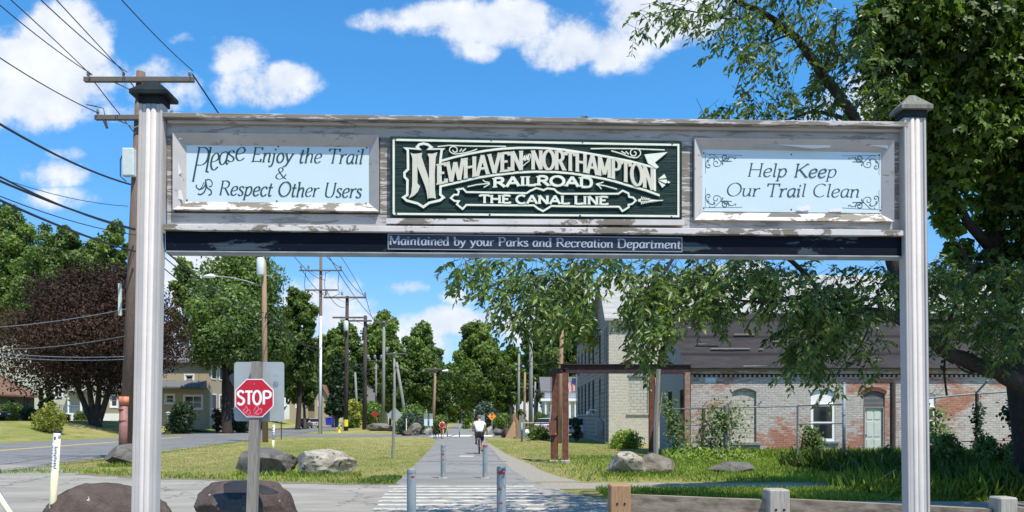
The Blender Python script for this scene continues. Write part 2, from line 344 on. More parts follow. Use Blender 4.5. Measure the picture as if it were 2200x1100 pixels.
def crown_cloud(rg, lobes, n, size, fill=.35, flat=.8):
    """lobes: (x,y,z,r). leaf clumps scattered in the outer shell of every lobe and thinly inside"""
    lob = np.array(lobes, float); w = lob[:, 3]**2; idx = rg.choice(len(lob), n, p=w/w.sum())
    d = rnd_dirs(rg, n); r = lob[idx, 3]*(1-fill*rg.random(n)**1.5)*(1+.10*rg.normal(size=n))
    # small sub-clumps break the surface up
    ph = np.sin(d[:, 0]*7+idx*1.7)*np.sin(d[:, 1]*6.3+idx)*np.sin(d[:, 2]*8+idx*2.1); r = r*(1+.16*ph)
    P = lob[idx, :3]+d*r[:, None]*np.array([1, 1, flat])
    Nn = d*.9+rnd_dirs(rg, n)*.8; Dd = np.cross(Nn, rnd_dirs(rg, n))+np.array([0, 0, -.35])
    L = size*(.6+.9*rg.random(n)); var = np.clip(.45+.18*rg.normal(size=n)+.25*np.sin(idx*2.3), 0, 1)
    return P, Dd, Nn, L, L*.62, var
def envelope_lobes(rg, w, h, z0, k, shape='round', rr=.34):
    out = []
    for i in range(k):
        t = (i+.5)/k; z = z0+h*(.10+.85*t)
        prof = {'round': math.sin(math.pi*min(1, .18+.78*t))**.6, 'cone': 1.02-.92*t, 'oval': math.sin(math.pi*(.12+.76*t))**.8, 'top': .55+.6*math.sin(math.pi*t)}[shape]
        a = i*2.4+rg.random()*.8; rad = w*prof*(.25+.38*rg.random())
        out.append((math.cos(a)*rad, math.sin(a)*rad*.85, z, w*rr*(.7+.55*rg.random())*(prof*.6+.4)))
    return out
tree_cache = {}
def make_tree(name, label, x, y, w, h, z0, k, n, size, lm, bm='bark', shape='round', trunk_r=.3, seed=1, group=None, cat='tree', z=None, rr=.34, trunks=1, limbs=True, fill=.35):
    """w: crown half width, z0: crown underside above ground, h: crown height"""
    rg = np.random.default_rng(seed); z = gz(x, y) if z is None else z
    o = thing(name, label, cat, (x, y, z), 0, group)
    lobes = envelope_lobes(rg, w, h, z0, k, shape, rr)
    leaf_obj('crown', *crown_cloud(rg, lobes, n, size, fill), M[lm], o)
    mb = MB()
    for j in range(trunks):
        lx = 0 if trunks == 1 else (j-(trunks-1)/2)*trunk_r*.9
        top = Vector((lx*8*(trunks > 1), 0, z0+h*.55)); b0 = Vector((lx*(.6 if trunks > 1 else 1), 0, -.2))
        mid = b0.lerp(top, .45)+Vector((rg.normal()*.06*h*.3, 0, 0))
        mb.tube([b0, b0+Vector((lx*.2, 0, .5)), mid, top], [trunk_r*1.35, trunk_r, trunk_r*.75, trunk_r*.25], 9)
        if limbs:
            for (lx2, ly2, lz2, r2) in lobes[:: max(1, len(lobes)//7)]:
                s = b0.lerp(top, .25+.5*rg.random()); e = Vector((lx2, ly2, lz2))
                if e.z < s.z: e.z = s.z+.3
                mb.tube([s, s.lerp(e, .5)+Vector((0, 0, -.04*h)), e], [trunk_r*.38, trunk_r*.25, trunk_r*.06], 6)
    mb.build('trunk', M[bm], o, smooth=True)
    return o
# ------------------------------------------------------------ ground, roads
def ground():
    xs = sorted(set([-600, -400, -250, -160, -120, -90, -70] + list(np.arange(-60, -28, 1.5)) + [-20, -10, 0, 10, 20, 40, 80, 150, 300, 600]))
    ys = sorted(set([-60, -20, 0, 10, 20, 30, 40, 50, 60, 70, 80, 90, 100, 120, 140, 170, 200, 260, 340, 450, 700, 1200]))
    vs = [(x, y, gz(x, y)) for y in ys for x in xs]; nx = len(xs)
    fs = [(j*nx+i, j*nx+i+1, (j+1)*nx+i+1, (j+1)*nx+i) for j in range(len(ys)-1) for i in range(nx-1)]
    o = MB().add(vs, fs).build('ground', M['lawn'], smooth=True); tag(o, kind='structure')
ground()
def sheet(name, pts, z, material):
    o = MB().add([(p[0], p[1], z) for p in pts], [tuple(range(len(pts)))]).build(name, M[material]); return tag(o, kind='structure')
def strip(name, left, right, z, material):
    n = len(left); return tag(MB().add([(p[0], p[1], z) for p in left]+[(p[0], p[1], z) for p in right], [(i, i+n, i+n+1, i+1) for i in range(n-1)]).build(name, M[material]), kind='structure')
def xeast(Y): return -13.3-.115*Y
Ys = [-30, 0, 26, 40, 60, 80, 110, 150, 200, 260]
def bend(Y): return 0 if Y < 110 else -.0009*(Y-110)**2
strip('street', [(xwest(Y)+bend(Y), Y) for Y in Ys], [(xeast(Y)+bend(Y), Y) for Y in Ys], .006, 'asph_street')
def line(name, off, w, mt, Y0=-30, Y1=200, k=26):
    yy = np.linspace(Y0, Y1, k); c = lambda Y: -21.5-.115*Y+bend(Y)+off
    return strip(name, [(c(Y)-w/2, Y) for Y in yy], [(c(Y)+w/2, Y) for Y in yy], .010, mt)
line('yellow_line', -.16, .16, 'yellow_line'); line('yellow_line', .16, .16, 'yellow_line')
# shoulder and pale driveway apron on the far side of the street
strip('sidewalk', [(xwest(Y)-1.5, Y) for Y in (88, 100, 120, 140)], [(xwest(Y)-.1, Y) for Y in (88, 100, 120, 140)], .03, 'concrete_walk')
for pts in ([(40, 946), (165, 938), (185, 933), (60, 938)],):
    strip('sandy_patch', [tuple(gpt(*pts[0])[:2]), tuple(gpt(*pts[1])[:2])], [tuple(gpt(*pts[3])[:2]), tuple(gpt(*pts[2])[:2])], .012, 'concrete_walk')
M['dirt'] = noisy('dirt', (.10, .075, .05), (.24, .20, .15), 14, .95, bump=.7, bdist=.02)
# side road crossing in front
edge = [gpt(170, 1018), gpt(280, 1027), gpt(420, 1031), gpt(600, 1037), gpt(760, 1042), gpt(868, 1043)]
jag = []
rg0 = random.Random(4)
for a, b in zip(edge[:-1], edge[1:]):
    for t_ in np.linspace(0, 1, 9)[:-1]: p = a.lerp(b, t_); jag.append((p.x, p.y+rg0.uniform(-.12, .12)))
side = [(-40, -6), (12, -6), (12, 14.3), (1.6, 14.6), (1.1, 15.6), (.9, 17.2), (.55, 18.2), (-2.7, 18.2)] + jag[::-1] + [(-12.9, 22.4), (-14.5, 24), (-16.3, 25.8), (-17.5, 36), (-20, 37), (-40, 30)]
sheet('side_road', [(-20, -6), (30, -6)] + side[2:10][:0] + [(30, 14.1), (12, 14.3), (1.75, 14.7), (1.25, 15.9), (1.0, 17.3), (.55, 18.25), (-2.7, 18.2)] + jag[::-1] + [(-12.9, 22.4), (-14.2, 23.6), (-16.35, 26.0), (-20, 26.2)], .014, 'asph_side')
strip('dirt_edge', [(p[0], p[1]-.22+rg0.uniform(-.12, .12)) for p in jag], [(p[0], p[1]+.2) for p in jag], .018, 'dirt')
tc_ = lambda Y: -.068*Y
# the trail with its flare at the crossing
Yt = [18.25, 19, 20.5, 24, 30, 40, 52, 58, 62, 66]; wl_ = [1.75, 1.65, 1.6, 1.6, 1.6, 1.65, 1.8, 2.0, 2.4, 3.4]; wr_ = [2.0, 1.85, 1.7, 1.6, 1.6, 1.65, 1.75, 1.9, 2.2, 3.0]
jl = [rg0.uniform(-.03, .03) for _ in Yt]
strip('trail', [(tc_(Y)-a+j, Y) for Y, a, j in zip(Yt, wl_, jl)], [(tc_(Y)+a, Y) for Y, a in zip(Yt, wr_)], .010, 'asph_trail')
strip('trail', [(tc_(Y)-1.7, Y) for Y in (-8, 10.4)], [(tc_(Y)+1.7, Y) for Y in (-8, 10.4)], .020, 'asph_trail')
strip('trail', [(tc_(Y)-1.8, Y) for Y in (74, 150, 300)], [(tc_(Y)+1.8, Y) for Y in (74, 150, 300)], .010, 'asph_trail')
strip('cross_street', [(-32, 66.5), (60, 62)], [(-32, 78), (60, 76)], .013, 'asph_street')
gs = [(19, 3.1), (20.5, 2.75), (23, 2.5), (27, 2.35), (33, 2.1), (42, 1.95), (52, 1.8)]
strip('gravel_shoulder', [(tc_(Y)+1.5, Y) for Y, a in gs], [(tc_(Y)+a+rg0.uniform(-.06, .06), Y) for Y, a in gs], .005, 'gravel')
yy_ = np.linspace(.5, 14, 24)
strip('gravel_path', [(x, 18.75+rg0.uniform(-.12, .12)-.03*x) for x in yy_], [(x, 17.15+rg0.uniform(-.12, .12)-.03*x) for x in yy_], .008, 'gravel')
mb = MB()
for i, Yb in enumerate(np.linspace(12.55, 17.6, 9)):
    c = tc_(Yb); f_ = (Yb-12.5)/5
    x0, x1 = c-1.62+.1*rg0.uniform(-1, 1), c+1.62+.1*rg0.uniform(-1, 1)
    mb.add([(x0, Yb-.13, .019), (x1, Yb-.13, .019), (x1, Yb+.14, .019), (x0, Yb+.14, .019)], [(0, 1, 2, 3)])
tag(mb.build('crosswalk_bars', M['white_line']), kind='structure')
mb = MB()
for (a, b) in ((898, 916), (920, 945), (949, 1006)):
    pass
for cx in (-1.9, .1, 2.1):
    x = tc_(70)+cx; mb.add([(x-.85, 67.5, .018), (x+.85, 67.5, .018), (x+.85, 74, .018), (x-.85, 74, .018)], [(0, 1, 2, 3)])
tag(mb.build('far_crosswalk_bars', M['signwhite']), kind='structure')
mb = MB()
for Yb, x0, x1, w in ((32.6, -1.75, 1.6, .05), (27.9, -1.6, 1.7, .09), (29, -1.3, .2, .03)):
    pts = [(tc_(Yb)+x0+(x1-x0)*t_, Yb+rg0.uniform(-.12, .12)) for t_ in np.linspace(0, 1, 12)]
    n = len(pts); mb.add([(p[0], p[1], .0135) for p in pts]+[(p[0], p[1]+w*(1+rg0.random()), .0135) for p in pts], [(i, i+1, i+1+n, i+n) for i in range(n-1)])
M['tar'] = mat('tar_seal', (.06, .06, .062), .8)
tag(mb.build('crack_seal', M['tar']), kind='structure')
tag(MB().add([(tc_(32)-.05, 31.6, .0145), (tc_(32)+.55, 31.6, .0145), (tc_(32)+.55, 32.3, .0145), (tc_(32)-.05, 32.3, .0145)], [(0, 1, 2, 3)]).build('faded_centre_dash', M['concrete_walk']), kind='structure')

# ------------------------------------------------------------ lettering
def arc(cx, cy, rx, ry, a0, a1, n=20):
    return [(cx+rx*math.cos(R(a0+(a1-a0)*i/n)), cy+ry*math.sin(R(a0+(a1-a0)*i/n))) for i in range(n+1)]
def smooth(pts, n=6, closed=False):
    P = [np.array(p, float) for p in pts]
    if closed: P = [P[-1]]+P+[P[0], P[1]]
    else: P = [2*P[0]-P[1]]+P+[2*P[-1]-P[-2]]
    out = []
    for i in range(1, len(P)-2):
        p0, p1, p2, p3 = P[i-1:i+3]
        for k in range(n):
            t = k/n; out.append(tuple(.5*((2*p1)+(-p0+p2)*t+(2*p0-5*p1+4*p2-p3)*t*t+(-p0+3*p1-3*p2+p3)*t**3)))
    out.append(tuple(P[-2])); return out
def dens_(pts, step=.08):
    out = [tuple(pts[0])]
    for a, b in zip(pts[:-1], pts[1:]):
        d = math.dist(a, b); k = max(1, int(d/step))
        out += [(a[0]+(b[0]-a[0])*i/k, a[1]+(b[1]-a[1])*i/k) for i in range(1, k+1)]
    return out
S = smooth
# glyph: advance, strokes, serif centres (x, y)
G = {
 ' ': (.34, [], []),
 'A': (.80, [[(.05,0),(.40,1)], [(.40,1),(.75,0)], [(.17,.34),(.63,.34)]], [(.05,0),(.75,0)]),
 'C': (.78, [arc(.44,.5,.36,.5,48,312)], []),
 'D': (.80, [[(.13,0),(.13,1)], S([(.13,1),(.38,1),(.62,.88),(.70,.5),(.62,.12),(.38,0),(.13,0)])], [(.10,0),(.10,1)]),
 'E': (.66, [[(.13,0),(.13,1)], [(.13,.96),(.58,.96)], [(.13,.52),(.48,.52)], [(.13,.04),(.60,.04)], [(.57,.99),(.57,.82)], [(.60,.0),(.60,.20)]], [(.10,0),(.10,1)]),
 'H': (.84, [[(.14,0),(.14,1)], [(.70,0),(.70,1)], [(.14,.52),(.70,.52)]], [(.14,0),(.14,1),(.70,0),(.70,1)]),
 'I': (.32, [[(.16,0),(.16,1)]], [(.16,0),(.16,1)]),
 'K': (.78, [[(.14,0),(.14,1)], [(.66,1),(.15,.44)], [(.28,.58),(.70,0)]], [(.14,0),(.14,1),(.66,1),(.71,0)]),
 'L': (.62, [[(.13,0),(.13,1)], [(.13,.04),(.58,.04)], [(.58,0),(.58,.2)]], [(.13,0),(.13,1)]),
 'M': (.98, [[(.12,0),(.14,1)], [(.14,1),(.48,.12)], [(.48,.12),(.82,1)], [(.82,1),(.84,0)]], [(.12,0),(.84,0),(.12,1),(.84,1)]),
 'N': (.84, [[(.14,0),(.14,1)], [(.14,1),(.70,0)], [(.70,0),(.70,1)]], [(.14,0),(.12,1),(.70,1)]),
 'O': (.88, [arc(.44,.5,.37,.5,90,450,28)], []),
 'P': (.68, [[(.14,0),(.14,1)], S([(.14,.98),(.40,.98),(.58,.86),(.58,.62),(.42,.49),(.14,.48)])], [(.14,0),(.12,1)]),
 'R': (.76, [[(.14,0),(.14,1)], S([(.14,.98),(.40,.98),(.57,.86),(.57,.63),(.42,.51),(.14,.50)]), [(.36,.50),(.70,0)]], [(.14,0),(.12,1),(.71,0)]),
 'S': (.62, [S([(.52,.84),(.44,.96),(.28,1),(.12,.90),(.10,.74),(.20,.60),(.40,.48),(.54,.34),(.52,.14),(.38,.01),(.20,.01),(.08,.14)])], []),
 'T': (.74, [[(.05,.96),(.69,.96)], [(.37,1),(.37,0)], [(.05,.99),(.05,.80)], [(.69,.99),(.69,.80)]], [(.37,0)]),
 'U': (.80, [S([(.14,1),(.14,.32),(.22,.06),(.40,-.01),(.58,.06),(.66,.32),(.66,1)])], [(.14,1),(.66,1)]),
 'V': (.76, [[(.04,1),(.38,0)], [(.38,0),(.72,1)]], [(.04,1),(.72,1)]),
 'W': (1.08, [[(.04,1),(.28,0)], [(.28,0),(.54,.9)], [(.54,.9),(.80,0)], [(.80,0),(1.04,1)]], [(.04,1),(1.04,1)]),
 'Y': (.74, [[(.04,1),(.37,.46)], [(.37,.46),(.70,1)], [(.37,.48),(.37,0)]], [(.04,1),(.70,1),(.37,0)]),
 '&': (.84, [S([(.76,.42),(.64,.18),(.44,.0),(.22,0),(.08,.16),(.14,.38),(.34,.56),(.50,.74),(.48,.92),(.34,1),(.22,.90),(.24,.70),(.42,.40),(.60,.14),(.80,.0)])], []),
 'a': (.54, [S([(.42,.62),(.28,.63),(.12,.50),(.08,.26),(.14,.05),(.26,.0),(.38,.16),(.44,.40)]), [(.45,.62),(.41,.14),(.45,.02),(.53,.06)]], []),
 'b': (.56, [[(.12,1),(.12,.05)], S([(.12,.42),(.24,.60),(.38,.60),(.48,.44),(.46,.18),(.32,.0),(.12,.05)])], [(.09,1)]),
 'c': (.48, [S([(.43,.50),(.34,.62),(.20,.60),(.08,.42),(.08,.18),(.20,.0),(.34,.01),(.44,.12)])], []),
 'd': (.58, [S([(.44,.50),(.30,.62),(.14,.52),(.07,.28),(.12,.06),(.26,.0),(.40,.14)]), [(.44,1),(.44,.02),(.54,.02)]], [(.41,1)]),
 'e': (.50, [S([(.09,.30),(.30,.34),(.43,.44),(.40,.58),(.28,.63),(.12,.50),(.07,.24),(.14,.05),(.28,.0),(.44,.12)])], []),
 'h': (.58, [[(.12,0),(.12,1)], S([(.12,.38),(.24,.58),(.38,.60),(.45,.46),(.44,.06),(.54,.04)])], [(.09,1),(.12,0)]),
 'i': (.28, [[(.13,.60),(.12,.06),(.22,.03)], [(.14,.80),(.15,.90)]], [(.10,.60)]),
 'j': (.28, [S([(.14,.60),(.14,.2),(.13,-.1),(.04,-.28),(-.08,-.26)]), [(.15,.80),(.16,.90)]], [(.11,.60)]),
 'k': (.56, [[(.12,0),(.12,1)], [(.46,.60),(.13,.28)], [(.22,.36),(.50,0)]], [(.09,1),(.12,0),(.46,.6),(.5,0)]),
 'l': (.27, [[(.13,1),(.12,.05),(.22,.02)]], [(.10,1)]),
 'm': (.88, [[(.12,.60),(.12,0)], S([(.12,.38),(.24,.58),(.36,.60),(.43,.46),(.43,0)]), S([(.43,.38),(.55,.58),(.67,.60),(.74,.46),(.74,0)])], [(.09,.6),(.12,0),(.43,0),(.76,0)]),
 'n': (.58, [[(.12,.60),(.12,0)], S([(.12,.38),(.24,.58),(.38,.60),(.45,.46),(.44,.06),(.54,.03)])], [(.09,.6),(.12,0)]),
 'o': (.54, [arc(.27,.305,.20,.315,90,450,20)], []),
 'p': (.57, [[(.13,.60),(.10,-.30)], S([(.13,.44),(.26,.61),(.40,.60),(.48,.42),(.44,.16),(.30,.0),(.12,.08)])], [(.10,.6),(.10,-.30)]),
 'r': (.42, [[(.12,.60),(.12,0)], S([(.12,.36),(.22,.55),(.34,.62),(.40,.57)])], [(.09,.6),(.12,0)]),
 's': (.42, [S([(.35,.52),(.26,.62),(.12,.58),(.10,.44),(.22,.33),(.34,.20),(.32,.05),(.18,-.01),(.06,.08)])], []),
 't': (.36, [S([(.18,.86),(.15,.5),(.14,.12),(.20,.0),(.32,.05)]), [(.03,.60),(.32,.60)]], []),
 'u': (.58, [S([(.11,.60),(.10,.18),(.18,.01),(.32,.05),(.44,.26)]), [(.46,.60),(.44,.06),(.54,.03)]], [(.09,.6),(.43,.6)]),
 'y': (.54, [[(.06,.60),(.26,.04)], S([(.47,.60),(.26,.02),(.14,-.22),(-.02,-.28)])], [(.06,.6),(.47,.6)]),
}
class Relief:
    """raised strokes on a plane: outline points in u,z; every stroke its own tiny height step so nothing is coplanar"""
    def __init__(s, h=.001, y0=0.): s.mb = MB(); s.h = h; s.y0 = y0; s.k = 0
    def ribbon(s, left, right, caps=True):
        n = len(left); s.k += 1; yt = s.y0-s.h-.00012*(s.k % 24)
        vs = [(p[0], yt, p[1]) for p in left]+[(p[0], yt, p[1]) for p in right]+[(p[0], s.y0, p[1]) for p in left]+[(p[0], s.y0, p[1]) for p in right]
        fs = []
        for i in range(n-1):
            fs += [(i, i+n, i+n+1, i+1), (i, i+1, 2*n+i+1, 2*n+i), (n+i+1, n+i, 3*n+i, 3*n+i+1)]
        if caps: fs += [(0, 2*n, 3*n, n), (n-1, 2*n-1, 4*n-1, 3*n-1)]
        s.mb.add(vs, fs)
    def stroke(s, pts, wf, closed=False, step=None):
        """pts in output plane units (metres), wf(dx,dz)->width or a number"""
        P = [p for i, p in enumerate(pts) if i == 0 or math.dist(p, pts[i-1]) > 1e-6]
        if closed and math.dist(P[0], P[-1]) > 1e-6: P.append(P[0])
        n = len(P); L = []; Rr = []
        for i in range(n):
            if closed: a, b = P[i-1 if i > 0 else n-2], P[i+1 if i < n-1 else 1]
            else: a, b = P[max(i-1, 0)], P[min(i+1, n-1)]
            d1 = (P[i][0]-a[0], P[i][1]-a[1]); d2 = (b[0]-P[i][0], b[1]-P[i][1])
            l1 = math.hypot(*d1) or 1; l2 = math.hypot(*d2) or 1
            u1 = (d1[0]/l1, d1[1]/l1) if l1 != 1 or d1 != (0, 0) else (0, 0); u2 = (d2[0]/l2, d2[1]/l2) if d2 != (0, 0) else u1
            if d1 == (0, 0): u1 = u2
            dx, dz = u1[0]+u2[0], u1[1]+u2[1]; l = math.hypot(dx, dz)
            if l < 1e-4: dx, dz = u2; l = 1
            dx, dz = dx/l, dz/l; ch = max(.5, abs(dx*u2[0]+dz*u2[1]))
            w = (wf(dx, dz) if callable(wf) else wf)*.5/ch
            L.append((P[i][0]-dz*w, P[i][1]+dx*w)); Rr.append((P[i][0]+dz*w, P[i][1]-dx*w))
        s.ribbon(L, Rr, not closed)
    def poly(s, pts):
        s.k += 1; s.mb.prism(pts[::-1] if area(pts) > 0 else pts, s.y0-s.h-.00012*(s.k % 24), s.y0)
    def build(s, name, m, parent): return s.mb.build(name, m, parent)
def area(p): return sum(p[i-1][0]*p[i][1]-p[i][0]*p[i-1][1] for i in range(len(p)))/2
def gpm(px, py, off=0):
    """photo pixel -> gate-local (u, z) on the plane `off` metres in front of the beam face"""
    k = (px-1100)/F; s_, c_ = math.sin(GA), math.cos(GA); x0 = GX+off*s_; y0 = GY-off*c_
    u = (k*y0-x0)/(c_-k*s_); Y = y0+u*s_; return (u, CZ+(HZ-py)/F*Y)
GA, GX, GY = R(1.8), .16, 4.4
def text(rel, s, fpos, style, off, proj=None):
    """fpos(x in em units, y in em units) -> photo pixel. style: thick, thin, nib, serif half width, serif thickness, xs"""
    thick, thin, nib, ser, st, xs = style; x = 0; gpm = proj or globals()['gpm']
    nx, nz_ = math.cos(R(nib)), math.sin(R(nib))
    p0 = gpm(*fpos(0, 0), off); p1 = gpm(*fpos(0, 1), off); em = math.dist(p0, p1)
    wf = lambda dx, dz: em*(thin+(thick-thin)*abs(dx*nz_-dz*nx))
    for ch in s:
        adv, strokes, serifs = G[ch]
        if not ser and ch in 'TEL': strokes = strokes[:{'T': 2, 'E': 4, 'L': 2}[ch]]
        for stk in strokes:
            pts = dens_(stk, .12); rel.stroke([gpm(*fpos((x+a)*xs, b), off) for a, b in pts], wf)
        if ser:
            for a, b in serifs:
                bb = b+(st/2 if b <= 0.001 else -st/2); rel.stroke([gpm(*fpos((x+a)*xs+q, bb), off) for q in (-ser, 0, ser)], em*st)
        x += adv
    return x*xs
def width(s, xs): return sum(G[c][0] for c in s)*xs
def fitline(s, x0, x1, yb0, yb1, cap, style, shear=0.):
    """position function fitting the string between photo columns x0 and x1"""
    W_ = width(s, style[5]); sx_ = (x1-x0)/W_
    def f(x, y): return (x0+x*sx_+shear*y*cap, yb0+(yb1-yb0)*(x*sx_)/(x1-x0)-y*cap)
    return f

# ------------------------------------------------------------ the trail gateway
gate = thing('trail_gateway', 'wide mauve painted wooden gateway with flaking sign boards spanning the trail', 'gateway', (GX, GY, 0), GA)
def gbar(name, x0, y0, x1, y1, off0, off1, m, parent=gate, yb0=None, yb1=None, worn=0, bev=.004):
    """bar on the gate between photo pixels (left top, left bottom) and (right top, right bottom), front plane off1"""
    a = gpm(x0, y0, off1); b = gpm(x1, y1, off1); c = gpm(x1, yb1, off1); d = gpm(x0, yb0, off1)
    mb = MB(); mb.prism([d, c, b, a], -off1, -off0)
    return mb.build(name, m, parent)
UL, UR = gpm(362, 400)[0], gpm(1937, 400)[0]
zt = [gpm(362, 262)[1], gpm(1937, 282)[1]]; zb = [gpm(362, 484)[1], gpm(1937, 492)[1]]
zT = sum(zt)/2+.004; zB = sum(zb)/2
def lbar(name, u0, u1, z0, z1, yb, yf, m, parent=gate):
    return MB().bbox(u0, u1, yf, yb, z0, z1, .003).build(name, m, parent)
# main back board with three openings is made of rails and stiles
def U(px, off=0): return gpm(px, 400, off)[0]
L0, L1 = U(374), U(816); Rr0, Rr1 = U(1488), U(1917)
zpt, zpb = gpm(600, 293)[1], gpm(600, 459)[1]; rpt, rpb = gpm(1700, 306)[1], gpm(1700, 481)[1]
lbar('back_board', UL-.03, UR+.03, zB, zT, .075, .035, M['paint'])
lbar('top_rail', UL-.01, UR+.01, zpt, zT, .034, .0, M['paint_mid'])
lbar('bottom_rail', UL-.01, UR+.01, zB, zpb, .034, .0, M['paint_mid'])
lbar('stile', UL-.01, L0, zpb, zpt, .034, -.001, M['paint_worn']); lbar('stile', L1, U(842), zpb, zpt, .034, -.001, M['paint_worn'])
lbar('stile', U(1462), Rr0, zpb, zpt, .034, -.001, M['paint_worn']); lbar('stile', Rr1, UR+.01, zpb, zpt, .034, -.001, M['paint_worn'])
for (a, b, c, d) in ((358, 484, 1939, 490),):
    ledge = lbar('lower_ledge', UL-.008, UR+.008, gpm(1100, 500, .05)[1], gpm(1100, 487, .05)[1], .08, -.05, M['paint_ledge'])
cap = lbar('top_ledge', UL-.008, UR+.008, zT, zT+.028, .10, -.062, M['paint_worn'])
cap2 = lbar('top_moulding', UL+.002, UR-.002, zT-.018, zT, -.0005, -.026, M['paint'])
beam = lbar('navy_beam', UL-.01, UR+.01, gpm(1100, 543, .02)[1], gpm(1100, 500, .02)[1], .06, -.02, M['navy'])
lbar('drip_edge', UL-.006, UR+.006, gpm(1100, 547.5, .028)[1], gpm(1100, 543.5, .028)[1], .065, -.028, M['galv'])
# bevelled picture frames
def frame(u0, u1, z0, z1, bw, name):
    """mitred frame: outer edge proud, sloping back to the panel"""
    i0, i1, j0, j1 = u0+bw, u1-bw, z0+bw*.92, z1-bw*.92; yo, yi = -.030, .020
    def side(pts, nm, mt):
        (a, b, c, d) = pts                       # outer a->b, inner c<-d ; (u,z)
        mb = MB(); mb.add([(a[0], yo, a[1]), (b[0], yo, b[1]), (c[0], yi, c[1]), (d[0], yi, d[1]), (a[0], .03, a[1]), (b[0], .03, b[1])],
                          [(0, 1, 2, 3), (0, 4, 5, 1), (0, 3, 4), (1, 5, 2), (3, 2, 5, 4)])
        o = mb.build(nm, M[mt], gate); bm = bmesh.new(); bm.from_mesh(o.data); bmesh.ops.recalc_face_normals(bm, faces=bm.faces); bm.to_mesh(o.data); bm.free()
    side(((u0, z1), (u1, z1), (i1, j1), (i0, j1)), 'frame_moulding', 'paint')
    side(((u1, z0), (u0, z0), (i0, j0), (i1, j0)), 'frame_moulding', 'paint_ledge')
    side(((u0, z0), (u0, z1), (i0, j1), (i0, j0)), 'frame_moulding', 'paint')
    side(((u1, z1), (u1, z0), (i1, j0), (i1, j1)), 'frame_moulding', 'paint')
    return i0, i1, j0, j1
fl = frame(L0+.004, L1-.004, zpb+.012, zpt+.004, .070, 'left'); fr = frame(Rr0+.004, Rr1-.004, rpb+.012, rpt+.010, .066, 'right')
OFFP = -.014                                      # panels sit behind the beam face
def panel(name, px0, px1, pyt0, pyt1, pyb0, pyb1, label):
    pts = [gpm(px0, pyb0, OFFP), gpm(px1, pyb1, OFFP), gpm(px1, pyt1, OFFP), gpm(px0, pyt0, OFFP)]
    o = MB().prism(pts, -OFFP, -OFFP+.006).build(name, M['panel'], gate); o['label'] = label; return o
pl = panel('sign_panel', 397, 797, 302, 310, 437, 442, 'pale blue panel with courtesy message in green italics')
pr = panel('sign_panel', 1508, 1898, 320, 328, 454, 458, 'pale blue panel with scrolled corners and tidy trail message')
IT = (.112, .026, 12, .085, .026, 1.0)
def written(panel_, lines, name='lettering', y0=-OFFP, m='ink', style=IT, h=.0008, off=OFFP):
    for (s_, f_, sty) in lines:
        r_ = Relief(h, y0); text(r_, s_, f_, sty, off); r_.build(name, M[m], panel_)
def please(x, y):
    W_ = width('Please', 1.0); t_ = min(1, max(0, x/W_)); bx = [0, .2, .33, .48, .66, .84, 1.0]; by = [391, 383, 372, 361, 354, 350, 347]
    base = np.interp(t_, bx, by); top = np.interp(t_, [0, .2, 1], [317, 318, 311])
    return (414+t_*112+y*(34 if t_ < .25 else 20 if t_ < .3 else 12), base-y*(base-top))
E = IT
PLS = (.085, .022, 12, .06, .016, 1.0)
def letter(ch, xl, yb, hc, wd, sh):
    return (ch, (lambda x, y: (xl+x/G[ch][0]*wd+sh*y, yb-y*hc)), (PLS[0]*58/hc*.8, PLS[1]*58/hc*.8, 12, PLS[3], PLS[4], 1.0))
written(pl, [letter('P', 408, 390, 74, 33, 14), letter('l', 436, 371, 55, 15, 10), letter('e', 449, 365, 57, 21, 6), letter('a', 467, 353.5, 43, 24, 5), letter('s', 486, 347, 37, 19, 4), letter('e', 503, 345, 45, 24, 5)], 'greeting_word')
written(pl, [('Enjoy the Trail', fitline('Enjoy the Trail', 539, 779, 347.5, 352, 31.5, E, .20), E),
             ('&', fitline('&', 590, 616, 384, 384.5, 24, E, .12), E),
             ('Respect Other Users', fitline('Respect Other Users', 469, 776, 419, 424.8, 31, E, .20), E)])
written(pr, [('Help Keep', fitline('Help Keep', 1604, 1797, 379, 381.5, 28.5, E, .20), E),
             ('Our Trail Clean', fitline('Our Trail Clean', 1558, 1846, 421, 424, 28, E, .20), E)])
# leaf ornament before the second line
def zz(ox, oy, sc_): return lambda x, y: (ox+x/sc_, oy+y/sc_)
Z2 = zz(340, 240, 3.438); orn = Relief(.0009, -OFFP)
for pts, w in (([(285, 540), (280, 555), (300, 572), (325, 568), (345, 545), (350, 515)], .006), ([(350, 500), (352, 560), (338, 595), (312, 612), (292, 605)], .007),
               ([(352, 505), (378, 500), (398, 520), (395, 548), (375, 552)], .005), ([(350, 510), (362, 560), (388, 580), (392, 605), (372, 618)], .007), ([(340, 520), (320, 560), (300, 580)], .004)):
    orn.stroke([gpm(*Z2(*p), OFFP) for p in S(pts)], w)
orn.build('ornament', M['ink'], pl)
